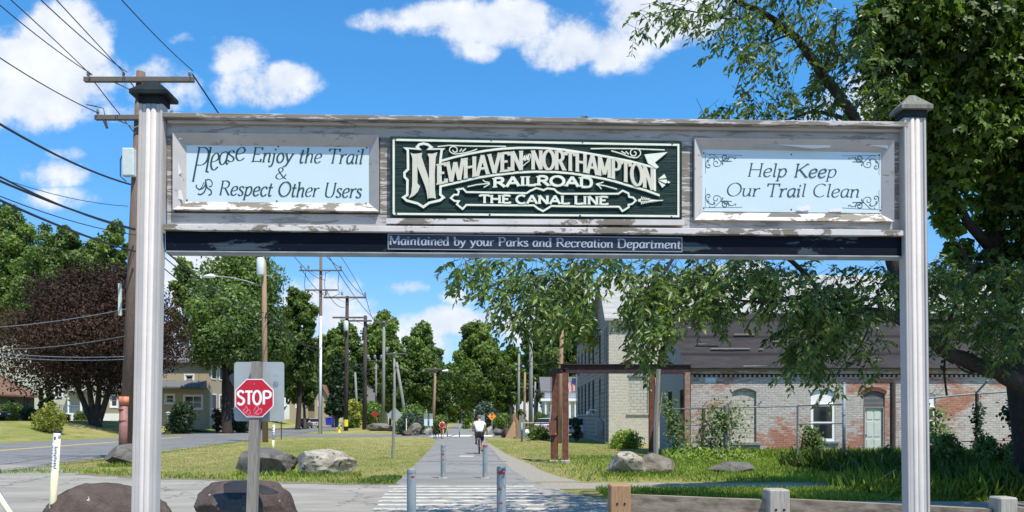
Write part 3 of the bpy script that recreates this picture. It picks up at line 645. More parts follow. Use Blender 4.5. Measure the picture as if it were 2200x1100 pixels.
# corner scrolls, one drawn corner mirrored to the four corners
Z7 = zz(1480, 290, 5.5)
c0 = [Z7(190, 222)]
def spiral(cx, cy, r0, r1, a0, a1, n=26): return [(cx+(r0+(r1-r0)*i/n)*math.cos(R(a0+(a1-a0)*i/n)), cy+(r0+(r1-r0)*i/n)*math.sin(R(a0+(a1-a0)*i/n))) for i in range(n+1)]
cs = [([(0, 0), (110, 2), (240, 4), (440, 12)], .0018), ([(0, 0), (2, 110), (4, 230)], .0018),
      (S([(60, 22), (50, 8), (75, 2), (110, 12), (140, 40), (180, 80), (188, 110), (165, 138), (130, 145)]), .0026), (spiral(130, 105, 40, 12, 90, 400), .0030),
      (spiral(235, 38, 48, 8, -20, 520), .0042), (S([(280, 38), (320, 28), (350, 48), (365, 40), (355, 28)]), .0022), (S([(180, 80), (240, 82), (315, 78)]), .0028),
      (S([(185, 80), (230, 60), (280, 45)]), .0024), (spiral(40, 135, 32, 8, 200, -160), .0026), (S([(8, 120), (20, 80), (50, 50), (95, 38)]), .0022), (S([(40, 100), (28, 80), (50, 70)]), .002),
      (S([(195, 95), (210, 110), (205, 125)]), .0036), (S([(100, 70), (115, 50), (95, 45)]), .003)]
def corner(ox, oy, fx, fy, slope):
    r_ = Relief(.0008, -OFFP)
    for pts, w in cs: r_.stroke([gpm(ox+fx*p[0]/5.5, oy+fy*p[1]/5.5+slope*fx*p[0]/5.5, OFFP) for p in pts], w)
    r_.build('corner_scroll', M['ink'], pr)
corner(1515, 331, 1, 1, .015); corner(1515, 446, 1, -1, .015); corner(1889, 334, -1, 1, .015); corner(1889, 450, -1, -1, .015)
def screws(parent, pts, y, off, r=.006):
    for p in pts: u, z = gpm(*p, off); MB().cyl((u, y+.001, z), (u, y-.003, z), r, r*.8, 8).build('screw', M['black'], parent)
screws(pl, [(406, 310), (598, 315), (788, 318), (402, 430), (595, 432), (786, 437)], -OFFP, OFFP, .005)
screws(pr, [(1512, 329), (1700, 332), (1889, 333), (1512, 447), (1700, 450), (1891, 452)], -OFFP, OFFP, .005)
# loose paint flakes curling off the frames
def flake(pts_px, off, m, nm='paint_flake', lift=.012):
    P = [gpm(*p, off) for p in pts_px]; n = len(P)
    MB().prism(P, -off-lift, -off-lift+.0015).build(nm, m, gate)
M['flake'] = noisy('loose_paint', (.66, .63, .62), (.74, .71, .70), 12, .6, bump=.2)
M['bare'] = noisy('bare_grey_wood', (.20, .185, .15), (.32, .29, .24), 5, .85, (1, 30, 30), .4, .004)
flake([(1617, 316), (1636, 303), (1690, 305), (1755, 306), (1784, 309), (1783, 318), (1745, 320), (1700, 318), (1660, 312), (1628, 308)], .0, M['flake'], lift=.008)
flake([(1756, 306), (1830, 305), (1902, 308), (1916, 312), (1910, 322), (1895, 318), (1850, 311), (1800, 310)], .0, M['flake'], lift=.01)
flake([(1655, 458), (1706, 457), (1720, 463), (1722, 473), (1660, 472), (1648, 466)], .006, M['bare'], 'bare_patch', .004)
flake([(1772, 458), (1812, 460), (1798, 465), (1774, 474)], .006, M['bare'], 'bare_patch', .004)
flake([(1712, 446), (1738, 441), (1739, 452), (1722, 455), (1710, 452)], OFFP, M['flake'], lift=.01)
flake([(1780, 450), (1808, 448), (1809, 455), (1781, 456)], OFFP, M['flake'], lift=.008)
flake([(378, 290), (390, 290), (394, 300), (384, 303), (379, 299)], .0, M['flake']); flake([(380, 330), (388, 362), (392, 372), (382, 380), (378, 374), (384, 360)], .0, M['flake'])
flake([(377, 408), (392, 410), (396, 432), (378, 425)], .0, M['flake'])
# centre sign
GO = .032
g4 = [gpm(838, 468, GO), gpm(1465, 470, GO), gpm(1465, 305, GO), gpm(838, 293, GO)]
cb_ = MB().prism(g4, -GO, -.0005).build('carved_sign_board', M['green'], gate); cb_['label'] = 'dark green sandblasted sign board with raised cream railroad lettering'
lp = [gpm(830, 481, .045), gpm(1470, 484, .045), gpm(1470, 472.5, .045), gpm(830, 469.5, .045)]
MB().prism(lp, -.052, -.0005).build('sign_shelf', M['paint_ledge'], gate)
r_ = Relief(.006, -GO)
for a, b in (((846, 301), (1459, 312)), ((1457, 312), (1457, 466)), ((1459, 465), (846, 460)), ((846, 460), (846, 301))):
    r_.stroke([gpm(a[0]+(b[0]-a[0])*t_, a[1]+(b[1]-a[1])*t_, GO) for t_ in (0, .5, 1)], .0115)
r_.build('border_strip', M['cream'], cb_)
Z5 = zz(830, 285, 5.641); Z6 = zz(1140, 285, 5.641)
def q5(l): return [Z5(*p) for p in l]
def q6(l): return [Z6(*p) for p in l]
shield = q5([(655, 350), (672, 215), (690, 203), (515, 205), (548, 182), (505, 150), (450, 138), (400, 150), (373, 180), (405, 205), (232, 193), (262, 215), (265, 450), (222, 490), (222, 540), (258, 580), (255, 760), (208, 790), (250, 828), (380, 862), (450, 905), (520, 855), (650, 825), (695, 790), (655, 755), (658, 655)])
topb = q5([(655, 350), (820, 303), (1000, 262), (1200, 225), (1400, 200), (1600, 190), (1800, 190)])+q6([(200, 195), (400, 212), (600, 242), (800, 275), (1000, 312), (1200, 350), (1380, 398), (1530, 436)])
endb = q6([(1530, 436), (1503, 450), (1505, 700), (1560, 765)])
botb = q6([(1560, 765), (1400, 706), (1200, 650), (1000, 590), (900, 567), (700, 530), (500, 500), (300, 482), (50, 478)])+q5([(1600, 487), (1300, 520), (1100, 552), (900, 600), (658, 655)])
fo = Relief(.004, -GO)
GP = lambda l: [gpm(p[0], p[1], GO) for p in l]
rib = GP(topb[::1])+GP(q6([(1505, 450), (1510, 700)]))+GP(botb[1:])
canal = q5([(782, 797), (822, 757), (868, 757), (880, 718), (858, 695), (930, 682), (970, 725), (1350, 732), (1700, 738), (1750, 705)])+q6([(20, 700), (65, 677), (120, 690), (155, 702), (200, 680), (285, 690), (322, 728), (370, 745), (700, 745), (1060, 745), (1112, 708), (1182, 740), (1190, 782), (1240, 792), (1272, 826), (1230, 868), (1182, 880), (1187, 908), (1110, 955), (1070, 902), (600, 900), (250, 893), (200, 925), (150, 955), (90, 925), (40, 885)])+q5([(1500, 885), (970, 880), (925, 930), (855, 872), (880, 835), (825, 832)])
r_ = Relief(.009, -GO); r_.stroke(GP(shield), .0135, True); r_.stroke(GP(topb), .0115); r_.stroke(GP(botb), .0115)
r_.stroke(GP(q6([(1500, 448), (1502, 600), (1504, 712)])), .0115); r_.stroke(GP(canal), .010, True)
for pts in (q5([(622, 175), (760, 160), (1000, 168), (1450, 172)]), q5([(1100, 205), (1000, 240), (900, 258), (820, 262), (770, 230), (775, 190), (815, 172), (855, 195), (855, 235), (820, 240), (805, 215)]), q5([(890, 235), (915, 200)]), q5([(920, 235), (965, 200)]),
            q6([(725, 200), (900, 197), (1200, 200), (1620, 215)]), q6([(975, 225), (1100, 262), (1200, 300), (1290, 305), (1330, 255), (1300, 205), (1235, 205), (1205, 245), (1225, 285), (1265, 280), (1275, 250), (1250, 235)]), q6([(1095, 232), (1150, 262)]), q6([(1150, 232), (1185, 268)]),
            q5([(985, 660), (1100, 635), (1250, 620)]), q5([(1170, 578), (1195, 600), (1250, 612)]), q5([(1180, 668), (1215, 650), (1255, 625)]),
            q6([(1045, 690), (900, 650), (790, 630)]), q6([(880, 605), (830, 620), (790, 630)]), q6([(855, 690), (830, 655), (795, 632)]), q6([(1450, 835), (1600, 826)])):
    P_ = S(pts, 4) if len(pts) > 4 else pts; r_.stroke(GP(P_), .0052)
for pts in (q6([(1375, 272), (1655, 243), (1500, 370), (1550, 425), (1520, 440), (1420, 380)]), q6([(1540, 570), (1615, 508), (1640, 555)]), q6([(1540, 580), (1645, 575), (1650, 610), (1630, 622)]), q6([(1540, 590), (1630, 640), (1592, 672)]), q6([(1650, 605), (1665, 588), (1690, 608), (1665, 620)]),
            q6([(1425, 835), (1450, 815), (1600, 826), (1455, 850)])):
    r_.poly(GP(pts))
for a in range(6):
    for sg in (-1, 1): r_.stroke(GP(q6([(1330+a*18, 826+sg*6), (1345+a*20, 826+sg*(46-a*5))])), .005)
r_.poly(GP([(p[0]+Z6(1315, 826)[0], p[1]+Z6(1315, 826)[1]) for p in arc(0, 0, 3.2, 3.2, 0, 330, 10)]))
r_.build('relief_outline', M['cream'], cb_)
# big initial and arched name
r_ = Relief(.011, -GO)
bigN = [q5([(297, 250), (330, 262), (385, 262), (435, 252), (425, 300), (520, 590), (500, 570)]), ]
r_.poly(GP(q5([(297, 250), (325, 264), (378, 262), (378, 620), (412, 655), (385, 720), (340, 765), (275, 800), (305, 740), (315, 640), (318, 320)])))
r_.poly(GP(q5([(379, 262), (436, 252), (428, 295), (515, 560), (519, 640), (515, 800), (502, 811), (490, 720), (470, 650), (379, 420)])))
r_.poly(GP(q5([(520, 310), (500, 262), (560, 264), (622, 245), (600, 310), (588, 500), (590, 700), (602, 806), (570, 795), (520, 798)])))
ytx = [941, 995, 1023, 1060, 1121, 1143, 1211, 1256, 1310, 1376, 1402]; yty = [354, 343, 336.5, 331.5, 326.5, 324.5, 326.5, 331, 340.5, 356, 364]; yby = [397.5, 386.5, 379.5, 374, 366.5, 364.5, 367, 373, 383.5, 401, 410]
pt_ = np.polyfit(ytx, yty, 4); pb_ = np.polyfit(ytx, yby, 4)
def arch(s_, x0, x1):
    W_ = width(s_, .72)
    def f(x, y):
        px = x0+(x1-x0)*x/W_; a = np.polyval(pt_, px); b = np.polyval(pb_, px); return (px, b+(a-b)*y)
    return f
SL = (.185, .105, 8, .10, .06, .72)
for s_, a, b in (('EWHAVEN', 939, 1124), ('NORTHAMPTON', 1141, 1405)): text(r_, s_, arch(s_, a, b), SL, GO)
r_.build('railroad_name', M['cream2'], cb_)
r_ = Relief(.010, -GO)
text(r_, 'AND', lambda x, y: (1122+x*11.5+y*2, 348-x*3.2-y*12), (.15, .12, 8, 0, .05, .6), GO)
r_.stroke(GP([(1123, 358), (1130, 352), (1138, 346)]), .004)
RA = (.33, .20, 8, .17, .10, 1.25)
def rail(x, y):
    W_ = width('RAILROAD', 1.25); px = 1058+216*x/W_; t_ = (px-1166)/108; return (px, 399.5+4.5*t_*t_-y*20)
r_.build('conjunction', M['cream'], cb_); r_ = Relief(.010, -GO)
text(r_, 'RAILROAD', rail, RA, GO)
r_.build('railroad_word', M['cream'], cb_); r_ = Relief(.010, -GO)
text(r_, 'THE CANAL LINE', fitline('THE CANAL LINE', 1030, 1306, 437, 440.6, 17.5, RA), (.30, .20, 8, .14, .10, 1.25), GO)
r_.build('canal_line_words', M['cream'], cb_)
screws(cb_, [(850, 299), (1056, 301), (1252, 305), (1444, 309), (852, 460), (1052, 462), (1246, 464), (1442, 467)], -GO-.007, GO, .006)
# maintenance plate on the navy beam
BO = .0265
pm = MB().prism([gpm(832, 537, BO), gpm(1467, 543, BO), gpm(1467, 509, BO), gpm(832, 501, BO)], -BO, -.0203).build('maintenance_plate', M['plate'], gate)
r_ = Relief(.001, -BO)
for a, b in (((834, 503), (1465, 511)), ((1465, 511), (1465, 541)), ((1465, 541), (834, 535)), ((834, 535), (834, 503))):
    r_.stroke([gpm(a[0]+(b[0]-a[0])*t_, a[1]+(b[1]-a[1])*t_, BO) for t_ in (0, .5, 1)], .0035)
r_.build('plate_border', M['silver_text'], pm)
MS = (.19, .075, 10, .115, .06, 1.0); r_ = Relief(.001, -BO)
text(r_, 'Maintained by your Parks and Recreation Department', fitline('Maintained by your Parks and Recreation Department', 836, 1463, 525.6, 534, 18.5, MS), MS, BO)
r_.build('lettering', M['silver_text'], pm)
# posts
def gpost(uc, lean, capmat, z_top, capw):
    def X(x, z): return uc+x+lean*(z-3.4)
    def board(mb, x0, x1, y0, y1, z0, z1, b=.004):
        v0 = len(mb.v); mb.bbox(x0, x1, y0, y1, z0, z1, b); mb.v[v0:] = [(X(p[0], p[2]), p[1], p[2]) for p in mb.v[v0:]]
    mb = MB(); board(mb, -.067, .067, -.055, .010, -.3, z_top)
    p = mb.build('post', M['paint_post'], gate)
    def bead(a, b, d):
        n = 9; v = [(a+(b-a)*(.5-.5*math.cos(math.pi*i/(n-1))), -.0552-d*math.sin(math.pi*i/(n-1))) for i in range(n)]
        mb = MB(); mb.add([(X(x, z), y, z) for z in (-.3, z_top-.004) for x, y in v], [(i, i+1, n+i+1, n+i) for i in range(n-1)]+[(n,)+tuple(range(n+1, 2*n))])
        mb.build('half_round_batten', M['paint_post'], p, smooth=True)
    bead(-.028, -.002, .008); bead(.0, .030, .008)
    mb = MB(); board(mb, .050, .066, -.060, -.0553, -.3, z_top-.003); mb.build('edge_batten', M['paint_post'], p)
    mb = MB(); board(mb, -.066, -.050, -.060, -.0553, -.3, z_top-.003); mb.build('edge_batten', M['paint_post'], p)
    mb = MB(); mb.bbox(uc-.072, uc+.072, -.064, .030, z_top, z_top+.042, .003); mb.build('cap_collar', M['navy_cap'], p)
    zc = z_top+.042; mb = MB(); c = (uc, -.018); h = capw
    b0 = [(c[0]+sx_*h, c[1]+sy*h*.72, zc) for sx_, sy in ((-1, -1), (1, -1), (1, 1), (-1, 1))]; b1 = [(x, y, z+.022) for x, y, z in b0]
    ins = [(c[0]+(x-c[0])*.18, c[1]+(y-c[1])*.18, z+.076) for x, y, z in b1]
    mb.add(b0+b1+ins, [(3, 2, 1, 0), (0, 1, 5, 4), (1, 2, 6, 5), (2, 3, 7, 6), (3, 0, 4, 7), (4, 5, 9, 8), (5, 6, 10, 9), (6, 7, 11, 10), (7, 4, 8, 11), (8, 9, 10, 11)])
    o = mb.build('post_cap', capmat, p); return p
pL = gpost(gpm(325, 400, .055)[0], .019, M['navy_cap'], gpm(325, 222, .055)[1], .107); pL['label'] = 'left post with dark painted pyramid cap'
pR = gpost(gpm(1965, 400, .055)[0], -.011, M['wood_cap'], gpm(1965, 252, .055)[1], .094); pR['label'] = 'right post with bare grey wooden pyramid cap'
# ------------------------------------------------------------ boulders
def boulder(label, x0, x1, ytop, Y, seed, m, depth=.7, squash=1, cuts=9, ybase=None):
    w = (x1-x0)/F*Y/2; x = ((x0+x1)/2-1100)/F*Y; zt_ = CZ+(HZ-ytop)/F*Y; z0 = gz(x, Y)
    h = zt_-z0; rg = np.random.default_rng(seed); bm = bmesh.new(); bmesh.ops.create_icosphere(bm, subdivisions=5, radius=1)
    P = np.array([v.co for v in bm.verts])
    cuts = int(cuts*1.7)
    for i in range(cuts):
        n = rg.normal(size=3); n[2] *= .7; n /= np.linalg.norm(n); d = rg.uniform(.58, .86)
        k = P@n-d; P = P-np.outer(np.maximum(k, 0), n)
    for f_, a in ((1.7, .06), (3.9, .03), (9, .02), (21, .010)):
        ph = rg.random(3)*6; q = np.sin(P[:, 0]*f_+ph[0]+1.3*np.sin(P[:, 1]*f_))*np.sin(P[:, 1]*f_*1.1+ph[1])*np.sin(P[:, 2]*f_*.9+ph[2]+np.sin(P[:, 0]*f_*.7)); P = P*(1+a*q)[:, None]
    from mathutils import noise as _ns
    off_ = Vector((seed*3.1, seed*1.7, 0)); rf_ = np.array([.065*_ns.fractal(Vector(p)*1.6+off_, .9, 2.1, 6)-.035*abs(_ns.noise(Vector(p)*4.2+off_))-.02*abs(_ns.noise(Vector(p)*11+off_)) for p in P])
    P = P*(1+rf_)[:, None]
    for i in range(cuts//2+1):
        n = rg.normal(size=3); n /= np.linalg.norm(n); k = P@n-rg.uniform(.66, .84); P = P-np.outer(np.maximum(k, 0)*.85, n)
    mn, mxx = P.min(0), P.max(0); P = (P-mn)/(mxx-mn)*2-1
    P = P*np.array([w, depth, 0])+np.outer((P[:, 2]+1)/2*(h*1.22)-h*.22, [0, 0, 1])
    for v, p in zip(bm.verts, P): v.co = p
    me = bpy.data.meshes.new('boulder'); bm.to_mesh(me); bm.free(); me.materials.append(M[m])
    me.polygons.foreach_set('use_smooth', [True]*len(me.polygons))
    try: me.set_sharp_from_angle(angle=R(20))
    except Exception: pass
    o = bpy.data.objects.new('boulder', me); col.objects.link(o); o.location = (x, Y, z0); XM[o.name] = Matrix.Translation((x, Y, z0))
    return tag(o, label, 'boulder')
def rock(name, a, b, spot, sth=.66, sc_=3):
    m = mat(name, a, .85, 0, .3); t = NT(m); v = t.vec(); n = t.noise(v, sc_, 9, .65, .6); s_ = t.noise(v, sc_*2.3, 5, .6); f = t.noise(v, 45, 4, .7)
    c = t.mix(t.ramp(n, [(.32, 0.), (.68, 1.)]), a, b); c = t.mix(t.ramp(s_, [(sth, 0.), (sth+.03, 1.)]), c, spot); c = t.mix(.5, c, t.ramp(f, [(.3, .6), (.7, 1.3)]), 'MULTIPLY')
    vo = t.n('ShaderNodeTexVoronoi', feature='DISTANCE_TO_EDGE'); vo.inputs['Scale'].default_value = 1.3
    dn = t.n('ShaderNodeTexNoise'); dn.inputs['Scale'].default_value = 4; t.lk(t.tc.outputs['Object'], dn.inputs['Vector']); ad = t.n('ShaderNodeMixRGB', blend_type='ADD'); ad.inputs[0].default_value = .6
    t.lk(t.tc.outputs['Object'], ad.inputs[1]); t.lk(dn.outputs['Color'], ad.inputs[2]); t.lk(ad.outputs[0], vo.inputs['Vector']); cr = t.ramp(vo.outputs['Distance'], [(.0, .35), (.02, 0.)])
    c = t.mix(cr, c, tuple(x*.35 for x in a)); t.col(c); t.bump(t.mix(.4, t.mix(cr, n, 0.), f), .9, .04); M[name] = m
rock('rock_brown', (.045, .032, .028), (.12, .088, .075), (.40, .39, .36), .67); rock('rock_grey', (.10, .088, .07), (.24, .215, .175), (.34, .30, .23), .62)
rock('rock_pale', (.20, .17, .13), (.46, .42, .35), (.12, .10, .085), .58); rock('rock_dark', (.07, .065, .06), (.17, .16, .145), (.30, .29, .27), .70)
boulder('low brown boulder with white lichen spots behind the pale marker post', 102, 362, 1037, 9.9, 3, 'rock_brown', .62, cuts=3)
bR = boulder('brown boulder with a black painted patch behind the stop sign post', 424, 640, 1034, 9.9, 8, 'rock_brown', .55, cuts=5)
boulder('grey angular boulder on the grass left of the pale boulder, behind the stop sign', 512, 640, 962, 21.6, 5, 'rock_dark', .6, cuts=10)
boulder('pale cracked boulder on the lawn nearest the trail', 632, 766, 964, 21.4, 12, 'rock_pale', .65, cuts=11)
boulder('dark boulder with sunlit top at the foot of the big utility pole', 228, 330, 953, 25.8, 21, 'rock_dark', .7, cuts=8)
boulder('pale upright boulder right of the trail beside the rusty frame', 1303, 1388, 969, 21.4, 31, 'rock_pale', .5, cuts=9)
boulder('grey pitted boulder touching the pale upright boulder', 1370, 1456, 973, 21.8, 37, 'rock_grey', .55, cuts=12)
boulder('flat grey boulder low in the weeds before the brick building', 1510, 1614, 990, 22.0, 44, 'rock_dark', .6, cuts=8)
boulder('long grey boulder among poles at the street corner', 786, 842, 909, 100, 51, 'rock_grey', 1.5, cuts=8)
boulder('low slab boulder right of the long corner boulder', 832, 872, 913, 98, 52, 'rock_dark', 1.4, cuts=6)
boulder('grey pointed boulder by the yellow post before the green bushes', 874, 906, 908, 72, 53, 'rock_grey', 1., cuts=8)
boulder('brown low boulder left of the pointed grey boulder', 862, 882, 925, 71, 54, 'rock_brown', .8, cuts=6)
boulder('low pale boulder between bushes and sign post left of trail', 905, 932, 920, 76, 55, 'rock_pale', 1., cuts=6)
boulder('pale boulder behind the orange diamond sign', 1044, 1060, 915, 74, 56, 'rock_pale', .8, cuts=7)
boulder('dark boulder right of the orange diamond sign', 1058, 1082, 920, 72, 57, 'rock_dark', .8, cuts=7)
boulder('brown boulder under the leaning board right of the trail', 1076, 1100, 918, 64, 58, 'rock_brown', .8, cuts=7)
for i, (a, b, t_, Y) in enumerate(((1120, 1142, 922, 70), (1134, 1158, 928, 62), (1152, 1176, 930, 60))):
    boulder(['white painted rock at left of the rubble row by the parking area', 'middle grey rock of the rubble row by the parking area', 'right dark rock of the rubble row by the parking area'][i], a, b, t_, Y, 60+i, ['white', 'rock_grey', 'rock_dark'][i], .8, cuts=7)
# painted-out patch on the stop sign boulder follows its surface
def patch_on(o, pts_px, m, name):
    iv = Matrix.Translation(-o.location); vs = []
    bvh = __import__('mathutils').bvhtree.BVHTree.FromPolygons([v.co for v in o.data.vertices], [tuple(p.vertices) for p in o.data.polygons])
    org = Vector((0, 0, CZ)) - o.location
    xs = [p[0] for p in pts_px]; ys = [p[1] for p in pts_px]
    def inside(x, y):
        c = False; n = len(pts_px)
        for i in range(n):
            (x1, y1), (x2, y2) = pts_px[i], pts_px[i-1]
            if (y1 > y) != (y2 > y) and x < (x2-x1)*(y-y1)/(y2-y1)+x1: c = not c
        return c
    gx = np.arange(min(xs), max(xs)+1, 2.0); gy_ = np.arange(min(ys), max(ys)+1, 2.0); idx = {}; fs = []
    def vert(i, j):
        if (i, j) in idx: return idx[(i, j)]
        d = Vector(((gx[i]-1100)/F, 1, (HZ-gy_[j])/F)).normalized(); h = bvh.ray_cast(org, d)
        if h[0] is None: idx[(i, j)] = None
        else: idx[(i, j)] = len(vs); vs.append(h[0]+h[1]*.006)
        return idx[(i, j)]
    for i in range(len(gx)-1):
        for j in range(len(gy_)-1):
            if inside(gx[i]+1, gy_[j]+1):
                q = [vert(i, j), vert(i, j+1), vert(i+1, j+1), vert(i+1, j)]
                if None not in q: fs.append(tuple(q))
    if fs:
        me = bpy.data.meshes.new(name); me.from_pydata(vs, [], fs); me.materials.append(M[m]); p = bpy.data.objects.new(name, me); col.objects.link(p); p.parent = o
patch_on(bR, [(481, 1040), (500, 1034), (534, 1034), (575, 1046), (600, 1058), (586, 1062), (540, 1060), (520, 1064), (517, 1072), (492, 1075), (488, 1064), (481, 1062)], 'black', 'black_paint_patch')

# ------------------------------------------------------------ posts and bollards
def bollard(px, ytop, Y, r, label, base, scuffs):
    x = (px-1100)/F*Y; h = CZ+(HZ-ytop)/F*Y
    o = thing('bollard', label, 'bollard', (x, Y, 0), 0, 'steel bollards on the trail')
    MB().lathe([(r, -.1), (r, h-.02), (r*.97, h-.006), (r*.9, h)], n=28).build('pipe', M['galv'], o, smooth=True).data.set_sharp_from_angle(angle=R(50))
    MB().lathe([(r*1.06, h-.055), (r*1.06, h-.048), (r*1.01, h-.047)], n=28).build('cap_ring', M['galv_dark'], o)
    if base: MB().bbox(-.11, .11, -.11, .11, -.05, .028, .006).build('base_block', M['conc'], o)
    for (a0, a1, z0, z1, sd_) in scuffs:
        rg = random.Random(sd_); n = 12; mb = MB(); vs = []
        for i in range(n+1):
            a = R(a0+(a1-a0)*i/n); k = math.sin(math.pi*i/n)*.5+.25
            zm = (z0+z1)/2+rg.uniform(-.006, .006); hh = (z1-z0)/2*k*rg.uniform(.7, 1.2)
            vs += [((r+.0015)*math.sin(a), -(r+.0015)*math.cos(a), zm-hh), ((r+.0015)*math.sin(a), -(r+.0015)*math.cos(a), zm+hh)]
        mb.add(vs, [(2*i, 2*i+2, 2*i+3, 2*i+1) for i in range(n)]); mb.build('scuff', M['red_paint'], o)
    return o
bollard(884, 1007, 10.3, .063, 'nearest left steel bollard with small red scratch near its top', False, [(0, 50, h_, h_+.05, 5) for h_ in (.78,)])
bollard(1077, 1002, 10.4, .064, 'nearest right steel bollard with broad red scrapes', False, [(-60, 50, .82, .89, 2), (-40, -5, .60, .67, 3), (10, 40, .88, .92, 7), (-30, 20, .42, .46, 9)])
bollard(952, 955, 20.1, .064, 'far left steel bollard with two red scrapes beyond the crosswalk', True, [(-30, 30, .60, .70, 3), (-10, 40, .72, .76, 5), (-20, 30, .48, .53, 6)])
bollard(1042, 955, 20.1, .064, 'far right steel bollard with rusty top beside the cyclist', True, [(-80, 80, .82, .92, 5)])
for px, lb in ((961, 'left of the two thin dark bollards at the far white crosswalk'), (987, 'right of the two thin dark bollards at the far white crosswalk')):
    Y = 66; o = thing('bollard', lb, 'bollard', ((px-1100)/F*Y, Y, 0), 0, 'steel bollards on the trail'); MB().cyl((0, 0, -.1), (0, 0, 1.05), .05).build('pipe', M['galv_dark'], o, smooth=True); MB().lathe([(.052, 1.05), (.03, 1.08)], n=12).build('cap', M['black'], o)
# pale leaning marker post with stickers
o = thing('marker_post', 'pale yellow plastic marker post covered with small stickers', 'marker post', (at(112, 1171, 9.5).x-.02, 9.5, 0))
topx = at(123, 925, 9.5).x-o.location.x
def mp(z): return Vector((topx*z/1.45, 0, z))
MB().tube([mp(-.1), mp(1.35)], .043, 18).build('tube', M['yellowpipe'], o, smooth=True)
MB().tube([mp(1.35), mp(1.44)], [.043, .043], 18).build('white_collar', M['white'], o, smooth=True)
MB().tube([mp(1.425), mp(1.447), mp(1.452)], [.0455, .0455, .038], 18).build('cap', M['black'], o, smooth=True)
def wrap(z0, z1, a0, a1, m, nm='sticker', r=.0440):
    n = 8; mb = MB(); vs = []
    for i in range(n+1):
        a = R(a0+(a1-a0)*i/n)
        for z in (z0, z1): p = mp(z); vs.append((p.x+r*math.sin(a), -r*math.cos(a), z))
    mb.add(vs, [(2*i, 2*i+2, 2*i+3, 2*i+1) for i in range(n)]); return mb.build(nm, M[m], o)
wrap(1.30, 1.40, -48, 48, 'signwhite'); wrap(.95, 1.275, -60, 60, 'signwhite', r=.0441)
rgm = random.Random(2)
for i in range(14):
    z = .97+i*.0205; wrap(z, z+.012, 5+rgm.uniform(-6, 10), 40+rgm.uniform(-8, 10), 'black', 'print_line', .0447)
    if i % 2: wrap(z, z+.015, -50, -22+rgm.uniform(-6, 4), 'red_paint', 'print_line', .0447)
wrap(1.335, 1.375, -10, 16, 'black', 'symbol', .0447)
o = thing('marker_post', 'slim pale marker post on the lawn right of the stop sign', 'marker post', (at(587, 965, 39).x, 39, 0))
MB().tube([(0, 0, -.1), (0, 0, .5)], .06, 14).build('yellow_foot', M['yellowpipe'], o, smooth=True)
MB().tube([(0, 0, .5), (.03, 0, 1.28)], .06, 14).build('sleeve', M['white'], o, smooth=True)
for i in range(5): MB().tube([(.004*i, -.004, .6+i*.13), (.004*i+.004, -.004, .66+i*.13)], .0605, 14).build('print_band', M['galv_dark'], o)
MB().tube([(.03, 0, 1.28), (.03, 0, 1.31)], .066, 14).build('cap', M['signwhite'], o)
# guy wire with yellow guard at lower left
o = thing('guy_wire', 'steel guy wire with pale yellow guard near the lower left corner', 'guy wire', (at(30, 1100, 8).x, 8, 0))
a = at(34, 1112, 8)-o.location; b = at(-70, 930, 9.5)-o.location; a2 = at(24, 1106, 7.9)-o.location; b2 = at(-40, 1010, 8.1)-o.location
MB().tube([a+(a-b)*.6, a, b, b+(b-a)*6], .008, 6).build('cable', M['galv_dark'], o); MB().tube([a2+(a2-b2)*.25, b2], .028, 12).build('guard', M['yellowpipe'], o, smooth=True)
# ------------------------------------------------------------ stop sign
YS = 8.9; o = thing('stop_sign', 'red stop sign with pink scrawl on a grey timber post', 'road sign', (at(543, 1100, YS).x, YS, 0))
sx0 = o.location.x
P = lambda px, py, y=0: Vector((at(px, py, YS).x-sx0, y, at(px, py, YS).z))
bt, tp = P(538, 1165), P(552.5, 777)
mb = MB(); hw = .056
mb.add([(bt.x-hw, -.045, -.1), (bt.x+hw, -.045, -.1), (bt.x+hw, .045, -.1), (bt.x-hw, .045, -.1), (tp.x-hw, -.045, tp.z), (tp.x+hw, -.045, tp.z), (tp.x+hw, .045, tp.z), (tp.x-hw, .045, tp.z)], [(3, 2, 1, 0), (4, 5, 6, 7), (0, 1, 5, 4), (1, 2, 6, 5), (2, 3, 7, 6), (3, 0, 4, 7)])
mb.build('post', M['oldpost'], o)
c = P(550.3, 855.5); rr_ = .226/math.cos(R(22.5))
oc = lambda r: [(c.x+r*math.cos(R(22.5+45*i)), c.z+r*math.sin(R(22.5+45*i))) for i in range(8)]
face = MB().prism(oc(rr_), -.058, -.054).build('sign_face', M['signwhite'], o); MB().prism(oc(rr_*.955), -.0600, -.0581).build('red_field', M['stopred'], face)
r_ = Relief(.0008, -.0601)
pj = lambda px, py, off: (at(px, py, YS).x-sx0, at(px, py, YS).z)
GSTOP = (.175, .165, 10, 0, .05, .62)
x_ = [514, 533, 550.5, 569]
for ch, xl, wd in (('S', 512.5, 17.5), ('T', 529.5, 18), ('O', 546.5, 19), ('P', 566.0, 21.5)):
    text(r_, ch, (lambda xl, wd, ch: (lambda x, y: (xl+wd*x/(G[ch][0]*.62), 869-y*28.5)))(xl, wd, ch), GSTOP, 0, pj)
r_.build('lettering', M['signwhite'], face)
r_ = Relief(.0006, -.0601)
for pts in ([(527, 884), (533, 873), (535, 881), (529, 887), (526, 879)], [(532, 889), (538, 880), (542, 888), (535, 890)], [(536, 893), (560, 891)], [(548, 883), (556, 872), (559, 880), (552, 884)], [(553, 889), (560, 879), (566, 884), (558, 889), (551, 886)], [(562, 877), (567, 880)]):
    r_.stroke([pj(p[0], p[1], 0) for p in S(pts)], .006)
r_.build('scrawl', M['graff'], face)
for py in (826, 888): q = P(550.3, py); MB().cyl((q.x, -.0605, q.z), (q.x, -.066, q.z), .009, .007, 8).build('bolt', M['galv'], face)
